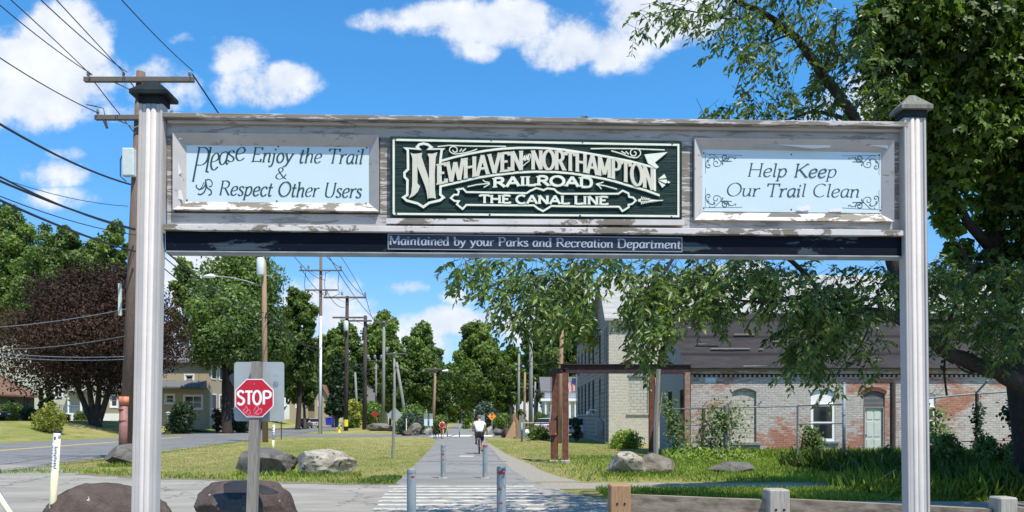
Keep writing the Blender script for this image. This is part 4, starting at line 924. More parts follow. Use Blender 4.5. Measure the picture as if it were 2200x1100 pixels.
def rrect(x0, x1, z0, z1, r, n=5): return [(cx+r*math.cos(R(a+90*i/n)), cz+r*math.sin(R(a+90*i/n))) for cx, cz, a in ((x1-r, z1-r, 0), (x0+r, z1-r, 90), (x0+r, z0+r, 180), (x1-r, z0+r, 270)) for i in range(n+1)]
a, b = P(500, 905), P(608, 777)
ob = MB().prism(rrect(a.x, b.x, a.z, b.z-.0, .035), .047, .050).build('sign_back', M['alu'], o); ob['label'] = 'bare grey back of a rectangular sign'
q = P(590, 824.5); MB().cyl((q.x, .0465, q.z), (q.x, .044, q.z), .034, n=20).build('round_mark', M['galv'], ob)
q0, q1 = P(584, 807), P(597, 796); MB().prism(rrect(q0.x, q1.x, q0.z, q1.z, .006), .045, .0468).build('label_patch', M['alu'], ob)
# back of the diamond sign on its thin grey post
Yd = 30.3; o = thing('diamond_sign', 'grey back of a diamond sign on a thin timber post in the lawn', 'road sign', (at(845, 985, Yd).x, Yd, 0))
mb = MB(); mb.tube([(-.03, 0, -.1), (.02, 0, 1.2), (.03, 0, 2.7)], [.06, .058, .05], 8); mb.build('post', M['oldpost'], o)
q = .31*1.02; MB().prism([(-q+.05, 1.76), (.05, 1.76-q), (.05+q, 1.76), (.05, 1.76+q)], .062, .066).build('sign_back', M['alu'], o)
# orange diamond sign right of the trail
Yo = 71.; o = thing('orange_diamond_sign', 'orange and yellow diamond warning sign right of the trail', 'road sign', (at(1057, 935, Yo).x, Yo, 0))
MB().cyl((0, 0, -.1), (0, 0, 1.9), .035).build('post', M['galv'], o)
M['orange'] = mat('orange_sign', (.85, .30, .03), .5); M['yel'] = mat('yellow_sign', (.80, .55, .04), .5)
q = .40; fz = 1.85; fc = MB().prism([(-q, fz), (0, fz-q), (q, fz), (0, fz+q)], -.045, -.040).build('sign_face', M['orange'], o)
MB().prism([(-.06, fz+.05), (.06, fz+.05), (.09, fz+.25), (0, fz+.32), (-.09, fz+.25)], -.049, -.0455).build('pictogram', M['black'], fc); MB().prism(arc(0, fz-.12, .09, .09, 0, 330, 10), -.049, -.0455).build('pictogram', M['red_paint'], fc)
# far trail signs on the pole at left
o = thing('information_sign', 'pair of narrow blue and white panels on posts left of the trail', 'sign', (at(932, 935, 70).x, 70, 0))
for dx in (-.75, -.25): MB().bbox(dx-.16, dx+.16, -.03, .0, .95, 2.1, .01).build('panel', M['panel'], o); MB().bbox(dx-.16, dx+.16, -.034, -.0305, 1.6, 2.1, .001).build('panel_header', M['galv_dark'], o); MB().cyl((dx, .02, -.1), (dx, .02, 1.9), .03).build('post', M['galv'], o)
o = thing('sign_board', 'small grey board on two posts behind the cyclist', 'sign', (at(1034, 930, 75).x, 75, 0))
MB().bbox(-.35, .35, -.02, .02, .9, 1.95, .01).build('panel', M['galv_dark'], o)
for dx in (-.3, .3): MB().cyl((dx, .05, -.1), (dx, .05, 1.9), .04).build('post', M['oldpost'], o)
# small white sign on dark pole by the street
o = thing('parking_sign', 'small white sign on a thin dark pole at the street edge', 'road sign', (at(604.5, 942, 58).x, 58, 0))
MB().cyl((0, 0, -.1), (0, 0, 3.2), .045).build('pole', M['pole_dark'], o); MB().bbox(-.15, .35, -.07, -.05, 2.55, 3.25, .004).build('panel', M['signwhite'], o)
MB().bbox(.0, .2, -.074, -.0705, 2.7, 3.1, .001).build('panel_print', M['galv_dark'], o)
Yq = 120; o = thing('stop_sign', 'tiny faraway red stop sign among the street poles', 'road sign', (at(805, 915, Yq).x, Yq, 0))
MB().cyl((0, 0, -.1), (0, 0, 2.6), .05).build('post', M['rust'], o); q = .38/math.cos(R(22.5)); MB().prism([(q*math.cos(R(22.5+45*i)), 2.3+q*math.sin(R(22.5+45*i))) for i in range(8)], -.07, -.05).build('sign_face', M['stopred'], o)
for px, py0, py1, Y, lb in ((873, 931, 898, 74, 'thin yellow post left of the grey pointed boulder'), (890, 925, 900, 80, 'thin white post behind the grey pointed boulder')):
    o = thing('marker_post', lb, 'marker post', (at(px, py0, Y).x, Y, 0)); h_ = at(px, py1, Y).z; MB().cyl((0, 0, -.1), (0, 0, h_-.06), .05).build('tube', M['yellowpipe' if px == 873 else 'white'], o); MB().cyl((0, 0, h_-.06), (0, 0, h_), .055).build('cap', M['galv'], o)
# hydrant
Yh = 88; o = thing('fire_hydrant', 'yellow fire hydrant with blue bonnet on the lawn edge', 'hydrant', (at(729, 929, Yh).x, Yh, 0))
M['hydr'] = mat('hydrant_yellow', (.75, .58, .04), .5); M['hblue'] = mat('hydrant_blue', (.12, .32, .45), .5)
MB().lathe([(.19, -.05), (.19, .05), (.13, .06), (.13, .62), (.17, .63), (.17, .68)], n=16).build('barrel', M['hydr'], o, smooth=True)
MB().lathe([(.17, .68), (.16, .80), (.10, .90), (.04, .93), (.04, 1.0)], n=16).build('bonnet', M['hblue'], o, smooth=True)
MB().cyl((-.28, 0, .5), (-.1, 0, .5), .09).build('outlet', M['hydr'], o); MB().cyl((.1, 0, .5), (.28, 0, .5), .09).build('outlet', M['hydr'], o)
# ------------------------------------------------------------ timber guard rail
gr = thing('timber_guardrail', 'weathered timber guard rail with chunky square posts in the right foreground', 'guardrail', (at(1330, 1040, 8.05).x, 8.05, 0))
ps = [(1330, 1040, 8.05, .11, 'railpost_brown'), (1667, 1050, 7.55, .105, 'railpost'), (2155, 1067, 6.85, .085, 'railpost')]
C3 = []
for px, py, Y, h_, mt in ps:
    p = at(px, py, Y); C3.append(p); q = p-gr.location
    po = MB().bbox(q.x-h_, q.x+h_, q.y-h_, q.y+h_, -.2, p.z-.0, .014).build('post', M[mt], gr)
    for dx in (-.035, .045): MB().cyl((q.x+dx, q.y-h_+.002, p.z-.20), (q.x+dx, q.y-h_-.008, p.z-.20), .014, .012, 8).build('bolt', M['black'], po)
C3.append(C3[-1]+(C3[-1]-C3[1])*.8); C3[-1].z = .86
for i in range(3):
    a, b = C3[i]-gr.location, C3[i+1]-gr.location; a.z = C3[i].z-.105+.01*i; b.z = C3[i+1].z-.115
    d = (b-a).normalized(); a = a+d*.10; b = b-d*.095 if i < 2 else b; n = Vector((-d.y, d.x, 0))*.045
    v = [a-n, b-n, b+n, a+n]; lo = [Vector((p.x, p.y, p.z-.24)) for p in v]
    MB().add(lo+v, [(3, 2, 1, 0), (4, 5, 6, 7), (0, 1, 5, 4), (1, 2, 6, 5), (2, 3, 7, 6), (3, 0, 4, 7)]).build('rail', M['rail'], gr)

# ------------------------------------------------------------ rusty steel frame
Ya, Yb = 27., 31.6; o = thing('steel_frame', 'rusty steel portal frame with long dark beam beside the stone building', 'steel frame', (at(1213, 996, Ya).x, Ya, 0))
A = at(1213, 800, Ya); B = at(1478, 800, Yb); A.z = B.z = 0
zb_ = 1.6+(900-802)/F*Ya
def ibeam(p, q, z0, z1, w, m, name, parent, h=None):
    d = (q-p).normalized(); n = Vector((-d.y, d.x, 0)); mb = MB()
    def sl(a, b, z0, z1, hw):
        v = [a-n*hw, b-n*hw, b+n*hw, a+n*hw]; mb.add([(x.x, x.y, z0) for x in v]+[(x.x, x.y, z1) for x in v], [(3, 2, 1, 0), (4, 5, 6, 7), (0, 1, 5, 4), (1, 2, 6, 5), (2, 3, 7, 6), (3, 0, 4, 7)])
    f = .03; sl(p, q, z0, z0+f, w); sl(p, q, z1-f, z1, w); sl(p, q, z0+f, z1-f, .012)
    return mb.build(name, M[m], parent, world=True)
zq = 1.6+(900-800)/F*Yb
z0b, z1b = 3.27, 3.57
# the beam climbs away from the camera slightly so build it level near the photo's line
def slope_beam(p, q, za0, za1, zb0, zb1, w, m, name):
    d = (q-p).normalized(); n = Vector((-d.y, d.x, 0)); mb = MB()
    def sl(fa0, fa1, hw):
        v = []
        for t_ in (0, 1):
            for pt, a0, a1 in ((p, za0, za1), (q, zb0, zb1)):
                for sg in (-1, 1): v.append((pt.x+n.x*hw*sg, pt.y+n.y*hw*sg, a0+(a1-a0)*(fa1 if t_ else fa0)))
        mb.add(v, [(0, 1, 3, 2), (4, 6, 7, 5), (0, 2, 6, 4), (1, 5, 7, 3), (0, 4, 5, 1), (2, 3, 7, 6)])
    sl(0, .1, w); sl(.9, 1, w); sl(.1, .9, .012); return mb.build(name, M[m], o, world=True)
Lx = A+(A-B).normalized()*.2
slope_beam(Lx, B+Vector((.15, .2, 0)), zb_, zb_+.33, 1.6+(900-803)/F*Yb, 1.6+(900-782)/F*Yb, .11, 'rustdark', 'main_beam')
slope_beam(at(1186, 800, 28.6)*1, at(1216, 800, 26.9), 1.6+(900-802)/F*28.4, 1.6+(900-790)/F*28.4, 1.6+(900-802)/F*27, 1.6+(900-792)/F*27, .09, 'rustdark', 'cross_beam')
def column(px, Y, zt_, m1, m2, w=.10, base=.08, lean=0):
    c = at(px, 900, Y); q = c-o.location; mb = MB()
    for y0, y1 in ((-.10, -.085), (.085, .10)):
        mb.add([(q.x-w, q.y+y0, 0), (q.x+w, q.y+y0, 0), (q.x+w, q.y+y1, 0), (q.x-w, q.y+y1, 0)]+[(q.x-w+lean, q.y+y0, zt_), (q.x+w+lean, q.y+y0, zt_), (q.x+w+lean, q.y+y1, zt_), (q.x-w+lean, q.y+y1, zt_)], [(3, 2, 1, 0), (4, 5, 6, 7), (0, 1, 5, 4), (1, 2, 6, 5), (2, 3, 7, 6), (3, 0, 4, 7)])
    p = mb.build('column', M[m1], o)
    MB().box(q.x-w-.012+lean*.5, q.x-w, q.y-.115, q.y+.06, base, zt_-.02).build('flange', M[m2], p); MB().box(q.x+w+lean*.5, q.x+w+.018, q.y-.115, q.y+.06, base, zt_-.02).build('flange', M[m2], p)
    MB().bbox(q.x-.17, q.x+.17, q.y-.16, q.y+.16, -.1, base+.03, .02).build('footing', M['conc'], p); return p
column(1190, 28.4, 3.3, 'rust', 'rust', .12, .02, .06); column(1214, 26.9, 3.25, 'rust', 'rustlight', .10, .1); column(1476, 31.5, 3.55, 'rustlight', 'rust', .12, .1); column(1400, 33.8, 3.75, 'rust', 'rustdark', .12)
MB().bbox(at(1187, 900, 28.3).x-o.location.x-.14, at(1187, 900, 28.3).x-o.location.x+.14, 28.2-Ya-.02, 28.2-Ya+.02, 1.0, 1.55, .01).build('orange_plate', M['orange_band'], o)
a, b = A.lerp(B, .38), A.lerp(B, .6)
mb = MB(); d = 3.66; mb.add([(a.x, a.y-.06, d), (b.x-.5, b.y-.06, d+.08), (b.x-.4, b.y-.06, d+.40), (a.x, a.y+.06, d), (b.x-.5, b.y+.06, d+.08), (b.x-.4, b.y+.06, d+.40)], [(0, 1, 2), (3, 5, 4), (0, 3, 4, 1), (1, 4, 5, 2), (2, 5, 3, 0)]); mb.build('bent_bracket', M['rustdark'], o, world=True)
o = thing('timber_post', 'split grey timber post leaning behind the grey pitted boulder', 'post', (at(1409, 1020, 22.6).x, 22.6, 0))
MB().tube([(0, 0, -.1), (0, 0, 1.5), (.08, 0, 3.1)], [.085, .08, .07], 6).build('split_shaft', M['oldpost'], o); MB().tube([(.02, .02, 1.0), (.2, .05, 2.4)], [.03, .02], 5).build('splinter', M['oldpost'], o)
# ------------------------------------------------------------ brick materials
def brick(name, c1, c2, mortar, paint, amount, scale=3.2, bw=.42, rh=.13, vs=(1, 1, 1), side=False, p2=None, mk=.50):
    m = mat(name, c1, .9, 0, .2); t = NT(m)
    sp = t.n('ShaderNodeSeparateXYZ'); t.lk(t.tc.outputs['Object'], sp.inputs[0]); cb2 = t.n('ShaderNodeCombineXYZ')
    t.lk(sp.outputs[1 if side else 0], cb2.inputs[0]); t.lk(sp.outputs[2], cb2.inputs[1])
    b = t.n('ShaderNodeTexBrick'); b.inputs['Scale'].default_value = 1; b.inputs['Brick Width'].default_value = bw; b.inputs['Row Height'].default_value = rh
    b.inputs['Mortar Size'].default_value = rh*.11; b.inputs['Color1'].default_value = (*c1, 1); b.inputs['Color2'].default_value = (*c2, 1); b.inputs['Mortar'].default_value = (*mortar, 1)
    wob = t.n('ShaderNodeTexNoise'); wob.inputs['Scale'].default_value = 3; t.lk(cb2.outputs[0], wob.inputs['Vector'])
    ad = t.n('ShaderNodeMixRGB', blend_type='ADD'); ad.inputs[0].default_value = .035; t.lk(cb2.outputs[0], ad.inputs[1]); t.lk(wob.outputs['Color'], ad.inputs[2]); t.lk(ad.outputs[0], b.inputs['Vector'])
    n1 = t.noise(t.vec((1, 1, 1.5)), .42, 5, .6, .4); n2 = t.noise(t.vec((1.5, 1.5, 7)), 1.6, 7, .75); n3 = t.noise(t.vec((1, 1, 1)), 9, 4, .6)
    f = t.ramp(t.mix(.42, n1, n2), [(amount-.035, 1.), (amount+.035, 0.)])
    pcol = t.mix(t.ramp(n2, [(.3, 0.), (.7, 1.)]), paint, p2 or tuple(x*.72 for x in paint))
    bf = b.outputs['Fac']; pcol = t.mix(bf, pcol, tuple(x*mk for x in paint))
    c = t.mix(f, b.outputs['Color'], pcol); c = t.mix(.5, c, t.ramp(n3, [(.3, .65), (.7, 1.25)]), 'MULTIPLY'); t.col(c)
    t.bump(t.mix(.8, n3, t.ramp(bf, [(0., 1.), (.5, 0.)])), .6, .012); M[name] = m
brick('brick_red', (.33, .115, .07), (.42, .17, .10), (.30, .27, .24), (.60, .575, .54), .528, rh=.095, bw=.27, p2=(.32, .29, .265))
brick('brick_side', (.28, .22, .19), (.33, .27, .23), (.25, .23, .21), (.36, .36, .36), .60, rh=.075, bw=.24, side=True)
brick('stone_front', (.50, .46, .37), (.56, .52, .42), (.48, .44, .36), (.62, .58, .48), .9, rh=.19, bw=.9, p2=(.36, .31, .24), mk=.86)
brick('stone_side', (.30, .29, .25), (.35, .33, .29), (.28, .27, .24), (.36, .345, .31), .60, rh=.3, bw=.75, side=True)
brick('block_infill', (.42, .40, .33), (.50, .47, .39), (.32, .30, .25), (.5, .47, .4), .3, rh=.2, bw=.4)
def roofmat(name, a, b, lapc, row=.28, lo=.3):
    m = mat(name, a, .9, 0, .2); t = NT(m); n = t.noise(t.vec((1, 3, 3)), 1.1, 8, .7); w = t.n('ShaderNodeTexWave', wave_type='BANDS', bands_direction='Z'); w.inputs['Scale'].default_value = 1/row*.32; w.inputs['Distortion'].default_value = .6; w.inputs['Detail Scale'].default_value = .4
    t.lk(t.tc.outputs['Object'], w.inputs['Vector']); f = t.noise(t.vec(), 30, 4, .7)
    c = t.mix(t.ramp(n, [(lo, 0.), (.7, 1.)]), a, b); c = t.mix(t.ramp(w.outputs['Fac'], [(.0, .8), (.13, 0.)]), c, lapc); c = t.mix(.5, c, t.ramp(f, [(.3, .7), (.7, 1.25)]), 'MULTIPLY'); t.col(c); t.bump(t.mix(.5, f, w.outputs['Fac']), .5, .02); M[name] = m
roofmat('roof_dark', (.026, .023, .024), (.050, .045, .046), (.012, .011, .011), .9)
roofmat('roof_light', (.30, .295, .28), (.40, .395, .375), (.25, .245, .23), .4); roofmat('roof_brown', (.17, .10, .07), (.24, .15, .11), (.09, .06, .045), .16); roofmat('roof_grey', (.12, .12, .125), (.17, .17, .175), (.07, .07, .07), .2)
def siding(name, c, row=.13):
    m = mat(name, c, .7, 0, .3); t = NT(m); w = t.n('ShaderNodeTexWave', wave_type='BANDS', bands_direction='Z', wave_profile='SAW'); w.inputs['Scale'].default_value = .314/row*1.0
    t.lk(t.tc.outputs['Object'], w.inputs['Vector']); n = t.noise(t.vec(), 1.5, 6, .6)
    t.col(t.mix(t.ramp(w.outputs['Fac'], [(.0, 1.), (.14, .0)]), t.mix(n, c, tuple(x*.85 for x in c)), tuple(x*.45 for x in c))); t.bump(w.outputs['Fac'], .5, .02); M[name] = m
siding('siding_tan', (.47, .39, .27), .24); siding('siding_cream', (.62, .62, .47), .42); siding('siding_dark', (.085, .085, .08), .3); siding('siding_white', (.66, .67, .66), .25); siding('siding_sand', (.36, .30, .20), .26)
def wall_holes(x0, x1, z0, z1, holes, y0, y1):
    """wall in the x-z plane with real openings; hole = (x0, x1, z0, z1, rise of the arched head)"""
    mb = MB(); xs = sorted({x0, x1} | {h[0] for h in holes} | {h[1] for h in holes}); zs = sorted({z0, z1} | {h[2] for h in holes} | {h[3] for h in holes})
    for i in range(len(xs)-1):
        for j in range(len(zs)-1):
            cx, cz = (xs[i]+xs[i+1])/2, (zs[j]+zs[j+1])/2
            if any(h[0] < cx < h[1] and h[2] < cz < h[3] for h in holes): continue
            mb.add([(xs[i], y0, zs[j]), (xs[i+1], y0, zs[j]), (xs[i+1], y0, zs[j+1]), (xs[i], y0, zs[j+1])], [(0, 1, 2, 3)])
    for (a, b, c, d, rise) in holes:
        mb.add([(a, y0, c), (a, y0, d), (a, y1, d), (a, y1, c)], [(0, 1, 2, 3)]); mb.add([(b, y0, c), (b, y0, d), (b, y1, d), (b, y1, c)], [(3, 2, 1, 0)])
        mb.add([(a, y0, c), (b, y0, c), (b, y1, c), (a, y1, c)], [(3, 2, 1, 0)])
        n = 10; ar = [(a+(b-a)*i/n, d-rise+rise*math.sin(math.pi*i/n)**.8 if rise else d) for i in range(n+1)]
        mb.add([(x, y0, z) for x, z in ar]+[(x, y1, z) for x, z in ar], [(i, i+1, n+1+i+1, n+1+i) for i in range(n)])
        if rise: mb.add([(x, y0, z) for x, z in ar]+[(x, y0, d) for x, z in ar], [(i, i+1, n+1+i+1, n+1+i) for i in range(n)])
    return mb
def sash(parent, x0, x1, z0, z1, y, m='signwhite', fw=.06, mid=True, name='window', mull=0):
    mb = MB(); mb.box(x0, x0+fw, y, y+.06, z0, z1).box(x1-fw, x1, y, y+.06, z0, z1).box(x0+fw, x1-fw, y, y+.06, z0, z0+fw).box(x0+fw, x1-fw, y, y+.06, z1-fw, z1)
    if mid: mb.box(x0+fw, x1-fw, y+.01, y+.055, (z0+z1)/2-.03, (z0+z1)/2+.03)
    for i in range(mull): xm = x0+(x1-x0)*(i+1)/(mull+1); mb.box(xm-.04, xm+.04, y+.005, y+.058, z0+fw, z1-fw)
    w = mb.build(name, M[m], parent); MB().box(x0+fw*.9, x1-fw*.9, y+.03, y+.045, z0+fw*.9, z1-fw*.9).build('pane', M['glass'], w); return w
# ------------------------------------------------------------ low brick building
YB = 32.; o = thing('brick_building', 'long single storey brick building with patchy grey paint and sagging dark roof', 'building', (7.6, YB, 0))
bx = lambda px: (px-1100)/F*YB-7.6; bz = lambda py: CZ+(HZ-py)/F*YB
W1 = (bx(1573), bx(1625), bz(950), bz(834), .16); W2 = (bx(1742), bx(1794), bz(948), bz(836), .14); DR = (bx(1855), bx(1901), -.1, bz(840), .16); W3 = (bx(1958), bx(2010), bz(934), bz(842), .14); W4 = (bx(2176), bx(2228), bz(948), bz(838), .14)
z1w = bz(812)
wall = wall_holes(0, 26, -.2, z1w, [W1, W2, DR, W3, W4], 0, .14).build('wall', M['brick_red'], o); wall['label'] = 'brick front wall with flaking grey paint'
zc = bz(797)
MB().bbox(-.03, 26.1, -.10, 0.10, zc, zc+.11, .01).build('eave_board', M['oldpost'], o)
MB().box(0, 26, -.035, .14, zc-.12, zc-.001).build('cornice_band', M['brick_red'], o); MB().box(0, 26, .01, .14, z1w, zc-.121).build('frieze_back', M['rustdark'], o)
mb = MB()
k = 0; x = .05
while x < 25.9: mb.box(x, x+.09, -.03, .012, z1w+.03, z1w+.13); x += .205
mb.build('dentil_course', M['conc'], o); MB().box(0, 26, -.02, .009, z1w-.001, z1w+.029).build('dentil_sill', M['brick_red'], o)
MB().box(W1[0], W1[1], .09, .13, W1[2], W1[3]).build('block_infill', M['block_infill'], o)
MB().bbox(W1[0]-.14, W1[1]+.18, -.09, .12, W1[2]-.13, W1[2]-.001, .01).build('window_sill', M['galv_dark'], o)
for w in (W2, W4, W3):
    MB().box(w[0], w[1], .06, .09, w[3]-.62, w[3]).build('window_board', M['signwhite'], o)
    sash(o, w[0]+.003, w[1]-.003, w[2], w[3]-.62, .02, fw=.11); MB().bbox(w[0]-.1, w[1]+.16, -.08, .12, w[2]-.1, w[2]-.001, .01).build('window_sill', M['galv_dark'], o)
ds = (bx(1856)+.06, bx(1900)-.06); dz0, dz1 = bz(982), bz(877)
d = MB().bbox(ds[0], ds[1], .07, .11, dz0, dz1, .004).build('door', M['white'], o); M['doorpale'] = noisy('pale_green_door', (.58, .64, .58), (.50, .52, .46), 3, .5, bump=.05); d.data.materials[0] = M['doorpale']
wd = ds[1]-ds[0]
for i in range(2):
    for (a, b) in ((.08, .36), (.42, .72), (.77, .94)):
        x0 = ds[0]+wd*(.12+.42*i); z0 = dz0+(dz1-dz0)*a; z1 = dz0+(dz1-dz0)*b; mb = MB()
        mb.box(x0, x0+wd*.33, .055, .0695, z0, z1); mb.build('door_panel', M['doorpale'], d)
MB().cyl((ds[0]+.06, .069, dz0+.95), (ds[0]+.06, .02, dz0+.95), .03).build('handle', M['galv_dark'], d)
MB().box(ds[0]-.06, ds[0], .0, .12, dz0, dz1+.05).box(ds[1], ds[1]+.06, .0, .12, dz0, dz1+.05).box(ds[0], ds[1], .0, .12, dz1, dz1+.05).build('door_frame', M['oldpost'], o)
MB().box(DR[0], DR[1], .05, .10, dz1+.051, DR[3]).build('transom_board', M['roof_grey'], o); mb = MB()
n = 12; A0 = [(DR[0]-.12+(DR[1]-DR[0]+.24)*i/n, DR[3]-.12+.22*math.sin(math.pi*i/n)) for i in range(n+1)]; A1 = [(x, z+.13) for x, z in A0]
for w, nm in ((W1, 'brick_arch'), (W2, 'brick_arch'), (DR, 'brick_arch')):
    n = 12; xa, xb = w[0]-.1, w[1]+.1; rise = w[4]; A0 = [(w[0]+(w[1]-w[0])*i/n, w[3]-rise+rise*math.sin(math.pi*i/n)**.8) for i in range(n+1)]; A1 = [(xa+(xb-xa)*i/n, w[3]-rise+.13+(rise+.05)*math.sin(math.pi*i/n)**.8) for i in range(n+1)]
    mb = MB(); mb.add([(x, -.03, z) for x, z in A0+A1]+[(x, .0, z) for x, z in A0+A1], [(i, i+1, n+2+i, n+1+i) for i in range(n)]+[(i, i+2*n+2, i+2*n+3, i+1) for i in range(n)]+[(n+1+i, n+2+i, 3*n+4+i, 3*n+3+i) for i in range(n)]); mb.build(nm, M['brick_red' if w is not DR else 'rust'], o)
MB().bbox(DR[0]-.25, DR[1]+.1, -.75, -.002, -.1, dz0+.02, .02).build('doorstep', M['conc'], o)
ps_ = (bx(1515), bx(1538)); MB().box(ps_[0], ps_[1], -.012, -.001, bz(822), bz(810)).build('blue_paint_patch', M['panel'], o)
# side walls, rear, roof
DB, HR = 6.6, CZ+(HZ-673)/F*(YB+3.3)
mb = MB(); mb.add([(0, 0, -.2), (0, DB, -.2), (0, DB, zc), (0, DB/2, HR-.1), (0, 0, zc)], [(0, 4, 3, 2, 1)]); mb.add([(26, 0, -.2), (26, DB, -.2), (26, DB, zc), (26, DB/2, HR-.1), (26, 0, zc)], [(0, 1, 2, 3, 4)]); mb.add([(0, DB, -.2), (26, DB, -.2), (26, DB, zc), (0, DB, zc)], [(0, 3, 2, 1)])
mb.build('side_wall', M['brick_side'], o)
nx_, nr = 60, 8; rgb = random.Random(9); vs = []
for j in range(nr+1):
    for i in range(nx_+1):
        t_ = j/nr; x = -.25+26.4*i/nx_; sag = -.10*math.sin(math.pi*t_)*(1+.5*math.sin(i*.3)) + rgb.uniform(-.012, .012)
        vs.append((x, -.28+(DB/2+.28)*t_, zc+.115+(HR-zc-.115)*t_+sag))
mb = MB().add(vs, [(j*(nx_+1)+i, j*(nx_+1)+i+1, (j+1)*(nx_+1)+i+1, (j+1)*(nx_+1)+i) for j in range(nr) for i in range(nx_)])
mb.add([(-.25, DB/2, HR), (26.15, DB/2, HR), (26.15, DB+.3, zc+.1), (-.25, DB+.3, zc+.1)], [(0, 1, 2, 3)])
rf = mb.build('roof', M['roof_dark'], o)
def rz(y): return zc+.115+(HR-zc-.115)*(y+.28)/(DB/2+.28)
for (x0, x1, t_, lean) in ((1.1, 2.9, .32, 0), (3.2, 3.45, .31, 0), (.5, 1.6, .40, .02), (4.0, 4.3, .45, 0), (6.0, 6.3, .2, 0), (2.4, 3.4, .58, .0), (9.4, 9.7, .3, 0), (7.9, 8.3, .12, 0), (2.2, 4.4, .02, .02), (5.0, 5.6, .02, 0)):
    y = -.28+(DB/2+.28)*t_; z = rz(y)+.005
    MB().add([(x0, y, z-.02), (x1, y+.01, z-.02+lean), (x1-.05, y+.09, z+.04), (x0+.08, y+.09, z+.04), (x0, y-.02, z+.015), (x1, y-.01, z+.02+lean)], [(4, 5, 2, 3), (0, 1, 5, 4)]).build('torn_roofing', M['conc'], rf)
for yy, x0 in ((1.0, .0), (3.6, .0)):
    sw = MB().box(-.02, -.004, yy, yy+.8, .9, 2.9); sw.build('side_window', M['glass'], o)
M['void'] = mat('dark_board', (.015, .016, .018), .9, 0, .1)
# ------------------------------------------------------------ two storey stone building
YS2 = 47.; o = thing('stone_building', 'tall grey stone mill building with pale roof and bricked up windows', 'building', (6.07, YS2, 0))
sxx = lambda px: (px-1100)/F*YS2-6.07; szz = lambda py: CZ+(HZ-py)/F*YS2
BW = [(sxx(1350), sxx(1392), szz(782), szz(708), .14), (sxx(1350), sxx(1392), szz(888), szz(808), .14)]
for k in range(1, 9):
    for q in (0, 1): b = BW[q]; BW.append((b[0]+k*3.4, b[1]+k*3.4, b[2], b[3], b[4]))
ZE = szz(690)
wall_holes(0, 36, -.3, ZE, BW, 0, .12).build('front_wall', M['stone_front'], o)
for b in BW:
    MB().box(b[0], b[1], .06, .11, b[2], b[3]).build('blind_window', M['block_infill'], o); 
    if b[0] < 6: MB().bbox(b[0]-.12, b[1]+.12, -.08, .1, b[2]-.12, b[2]-.002, .01).build('window_sill', M['conc'], o); n = 10; mb = MB(); mb.box(b[0]-.05, b[1]+.05, -.05, -.002, b[3]-.02, b[3]+.10); mb.build('hood_mould', M['galv_dark'], o)
MB().bbox(-.25, 36, -.28, .0, ZE-.02, ZE+.14, .02).build('cornice', M['conc'], o); mb = MB(); x = .0
while x < 36: mb.box(x, x+.14, -.16, -.001, ZE-.27, ZE-.03); x += .3
mb.build('dentil_course', M['stone_front'], o)
GW, PK = 7.4, 11.35
sw_holes = [(1.3, 2.1, 5.3, 7.4, 0), (4.3, 5.1, 5.3, 7.4, 0), (1.3, 2.1, 1.6, 4.4, 0), (4.3, 5.1, 1.6, 4.4, 0), (3.3, 3.9, 8.5, 9.6, 0)]
def sidewall(mbx, yo): # turn an x-z wall into a wall facing left (-x)
    mbx.v = [(p[1], p[0]+yo, p[2]) for p in mbx.v]; mbx.f = [tuple(reversed(f)) for f in mbx.f]; return mbx
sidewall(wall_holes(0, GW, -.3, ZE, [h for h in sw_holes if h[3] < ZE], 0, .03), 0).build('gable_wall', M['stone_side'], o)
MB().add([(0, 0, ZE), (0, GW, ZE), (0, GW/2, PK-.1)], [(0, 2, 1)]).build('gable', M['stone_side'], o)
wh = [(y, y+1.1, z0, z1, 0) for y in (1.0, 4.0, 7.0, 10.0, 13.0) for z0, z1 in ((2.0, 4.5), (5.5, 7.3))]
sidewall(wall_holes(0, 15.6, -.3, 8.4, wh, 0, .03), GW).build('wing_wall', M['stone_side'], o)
for (a, b, c, d, e) in [h for h in sw_holes if h[3] < ZE]+[(h[0]+GW, h[1]+GW, *h[2:]) for h in wh]:
    w = MB().box(-.01, .04, a, a+.05, c, d).box(-.01, .04, b-.05, b, c, d).box(-.01, .04, a+.05, b-.05, c, c+.08).box(-.01, .04, a+.05, b-.05, (c+d)/2-.03, (c+d)/2+.03).box(-.01, .04, a+.05, b-.05, d-.08, d).build('window', M['pole_dark'], o); MB().box(.005, .02, a+.02, b-.02, c+.02, d-.02).build('pane', M['void'], w)
    MB().box(-.07, .0, a-.1, b+.1, c-.14, c-.001).build('window_sill', M['conc'], o)
MB().add([(-.3, -.35, ZE+.13), (36.3, -.35, ZE+.13), (36.3, GW/2, PK), (-.3, GW/2, PK), (36.3, GW+.35, ZE+.1), (-.3, GW+.35, ZE+.1), (-.3, -.35, ZE-.0), (-.3, GW/2, PK-.16), (-.3, GW+.35, ZE-.03), (36.3, -.35, ZE)], [(0, 1, 2, 3), (3, 2, 4, 5), (6, 0, 3, 7), (7, 3, 5, 8), (6, 9, 1, 0)]).build('roof', M['roof_light'], o)
MB().add([(-.3, GW+.4, 8.4), (14, GW+.4, 8.4), (14, GW+15.6, 8.4), (-.3, GW+15.6, 8.4), (7, GW+.4, 9.3), (7, GW+15.6, 9.3)], [(0, 4, 5, 3), (4, 1, 2, 5), (0, 1, 4), (3, 5, 2)]).build('wing_roof', M['roof_grey'], o)
mb = MB(); mb.tube([(-.12, .5, 0), (-.12, .5, 7.4)], .06, 8); mb.build('downpipe', M['galv_dark'], o)
lm = MB().cyl((-.9, 3.0, 4.9), (0, 3.0, 4.9), .03); lm.cyl((-.95, 3.0, 4.6), (-.95, 3.0, 4.95), .16, .1); lm.build('wall_lamp', M['galv'], o)
